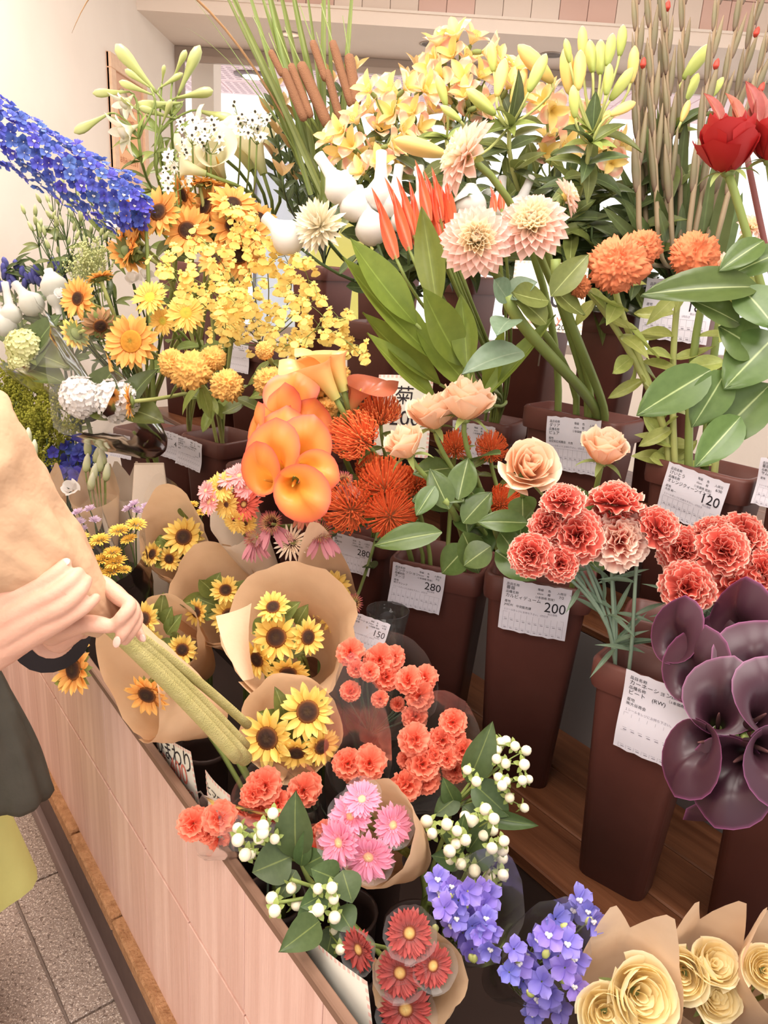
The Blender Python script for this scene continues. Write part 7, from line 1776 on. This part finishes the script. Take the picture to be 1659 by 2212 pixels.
for s in (-1, 1):
    obj('eye', mk('eye', lambda: ball(.009, 10, 8), mat('eye_dark', S(40, 32, 30), var=0, rough=.2)), person, T(C_(.107, s*.03, 1.525)))
    gobj('shoe', merge([(tube([C_(-.11, s*.085, .045), C_(-.03, s*.09, .05), C_(.06, s*.1, .038), C_(.11, s*.1, .03)], [.04, .046, .042, .03], 14), None)]), M_sleeve, person)
gobj('mouth', ez(C_(.112, 0, 1.463), .006, .02, .005, 10, 6), mat('lips', S(196, 120, 110), var=0), person)
# dark cloth bag hanging at the person's side
bc = P(-22, 1605, 1.30)
bag = thing('tote_bag', 'dark olive slouching cloth bag at the side of the lime trousers', 'bag', bc-UP*.12)
def bagfn(s, c):
    a = c*PI; z = .14-.255*s; r = .03+.055*s**.8
    if s > .85: r *= math.sqrt(max(.02, 1-((s-.85)/.15)**2))
    r *= 1+.07*math.sin(6*a+5*s)+.04*math.sin(11*a-3*s)
    return (r*1.0*math.cos(a)+.03*s, r*.75*math.sin(a), z)
gobj('bag_body', grid(16, 44, bagfn), M_coat, bag, T(bc) @ Rz(-.3))
gobj('strap', tube(bez([bc+UP*.13, bc+Vector((-.1, .0, .35)), SL+Vector((.06, -.12, .06))], 10), .012, 8, flat=.3), M_coat, bag)
# the bunch in the hands
neck, mouth = P(236, 1352, .785), P(-110, 1035, .73)
d = (mouth-neck); L = d.length; d = d.normalized()
hb = thing('held_bouquet', 'kraft-wrapped sunflower bunch held by its thick stems in two hands', 'bouquet', P(535, 1650, 1.02))
M_kraftd = mat('kraft_paper_creased', S(206, 168, 136), rough=.8, spec=.15, trans=.12, var=.05, nz=(16, (.92, .9, .87, 1)), bump=(22, .7), lift=0)
gobj('paper_wrap', wrap_geo(L, .016, .092, .15, .05, 91, .2, 60, 110, .9), M_kraftd, hb, frame(d, N(.5, .5, .2), neck))
gobj('paper_wrap', wrap_geo(L*.98, .012, .078, .2, .05, 92, .16, 40, 80, .9), M_kraftd, hb, frame(d, N(-.5, -.2, .8), neck))
M_fuz = mat('hairy_stem', S(196, 182, 122), rough=.9, var=.05, nz=((8, 8, 60), (.85, .86, .75, 1)), bump=(500, .5))
for k, (x0, y0, x1, y1, t1, r_) in enumerate(((228, 1345, 530, 1640, 1.03, .0098), (240, 1338, 528, 1612, 1.05, .0082), (232, 1352, 512, 1638, 1.00, .008), (245, 1342, 535, 1566, 1.06, .0062))):
    p0, p1 = P(x0-25, y0-25, .785), P(x1, y1, t1)
    gobj('stem', tube(bez([p0, p0.lerp(p1, .5)+UP*(.01 if k < 3 else .012), p1], 12), [r_*.92+r_*.12*i/12 for i in range(13)], 12), M_fuz, hb)
for k in range(3):
    q = mouth+d*.03+(_R*(k-1)*.05-_R*.06+_U*.03*(k % 2)); sunflower_head(hb, frame(d+Vector((rnd(-.2, .0), 0, .2)), None, q), .075, M_sunY, M_discD, 15, .42, .3, 'sunflower')
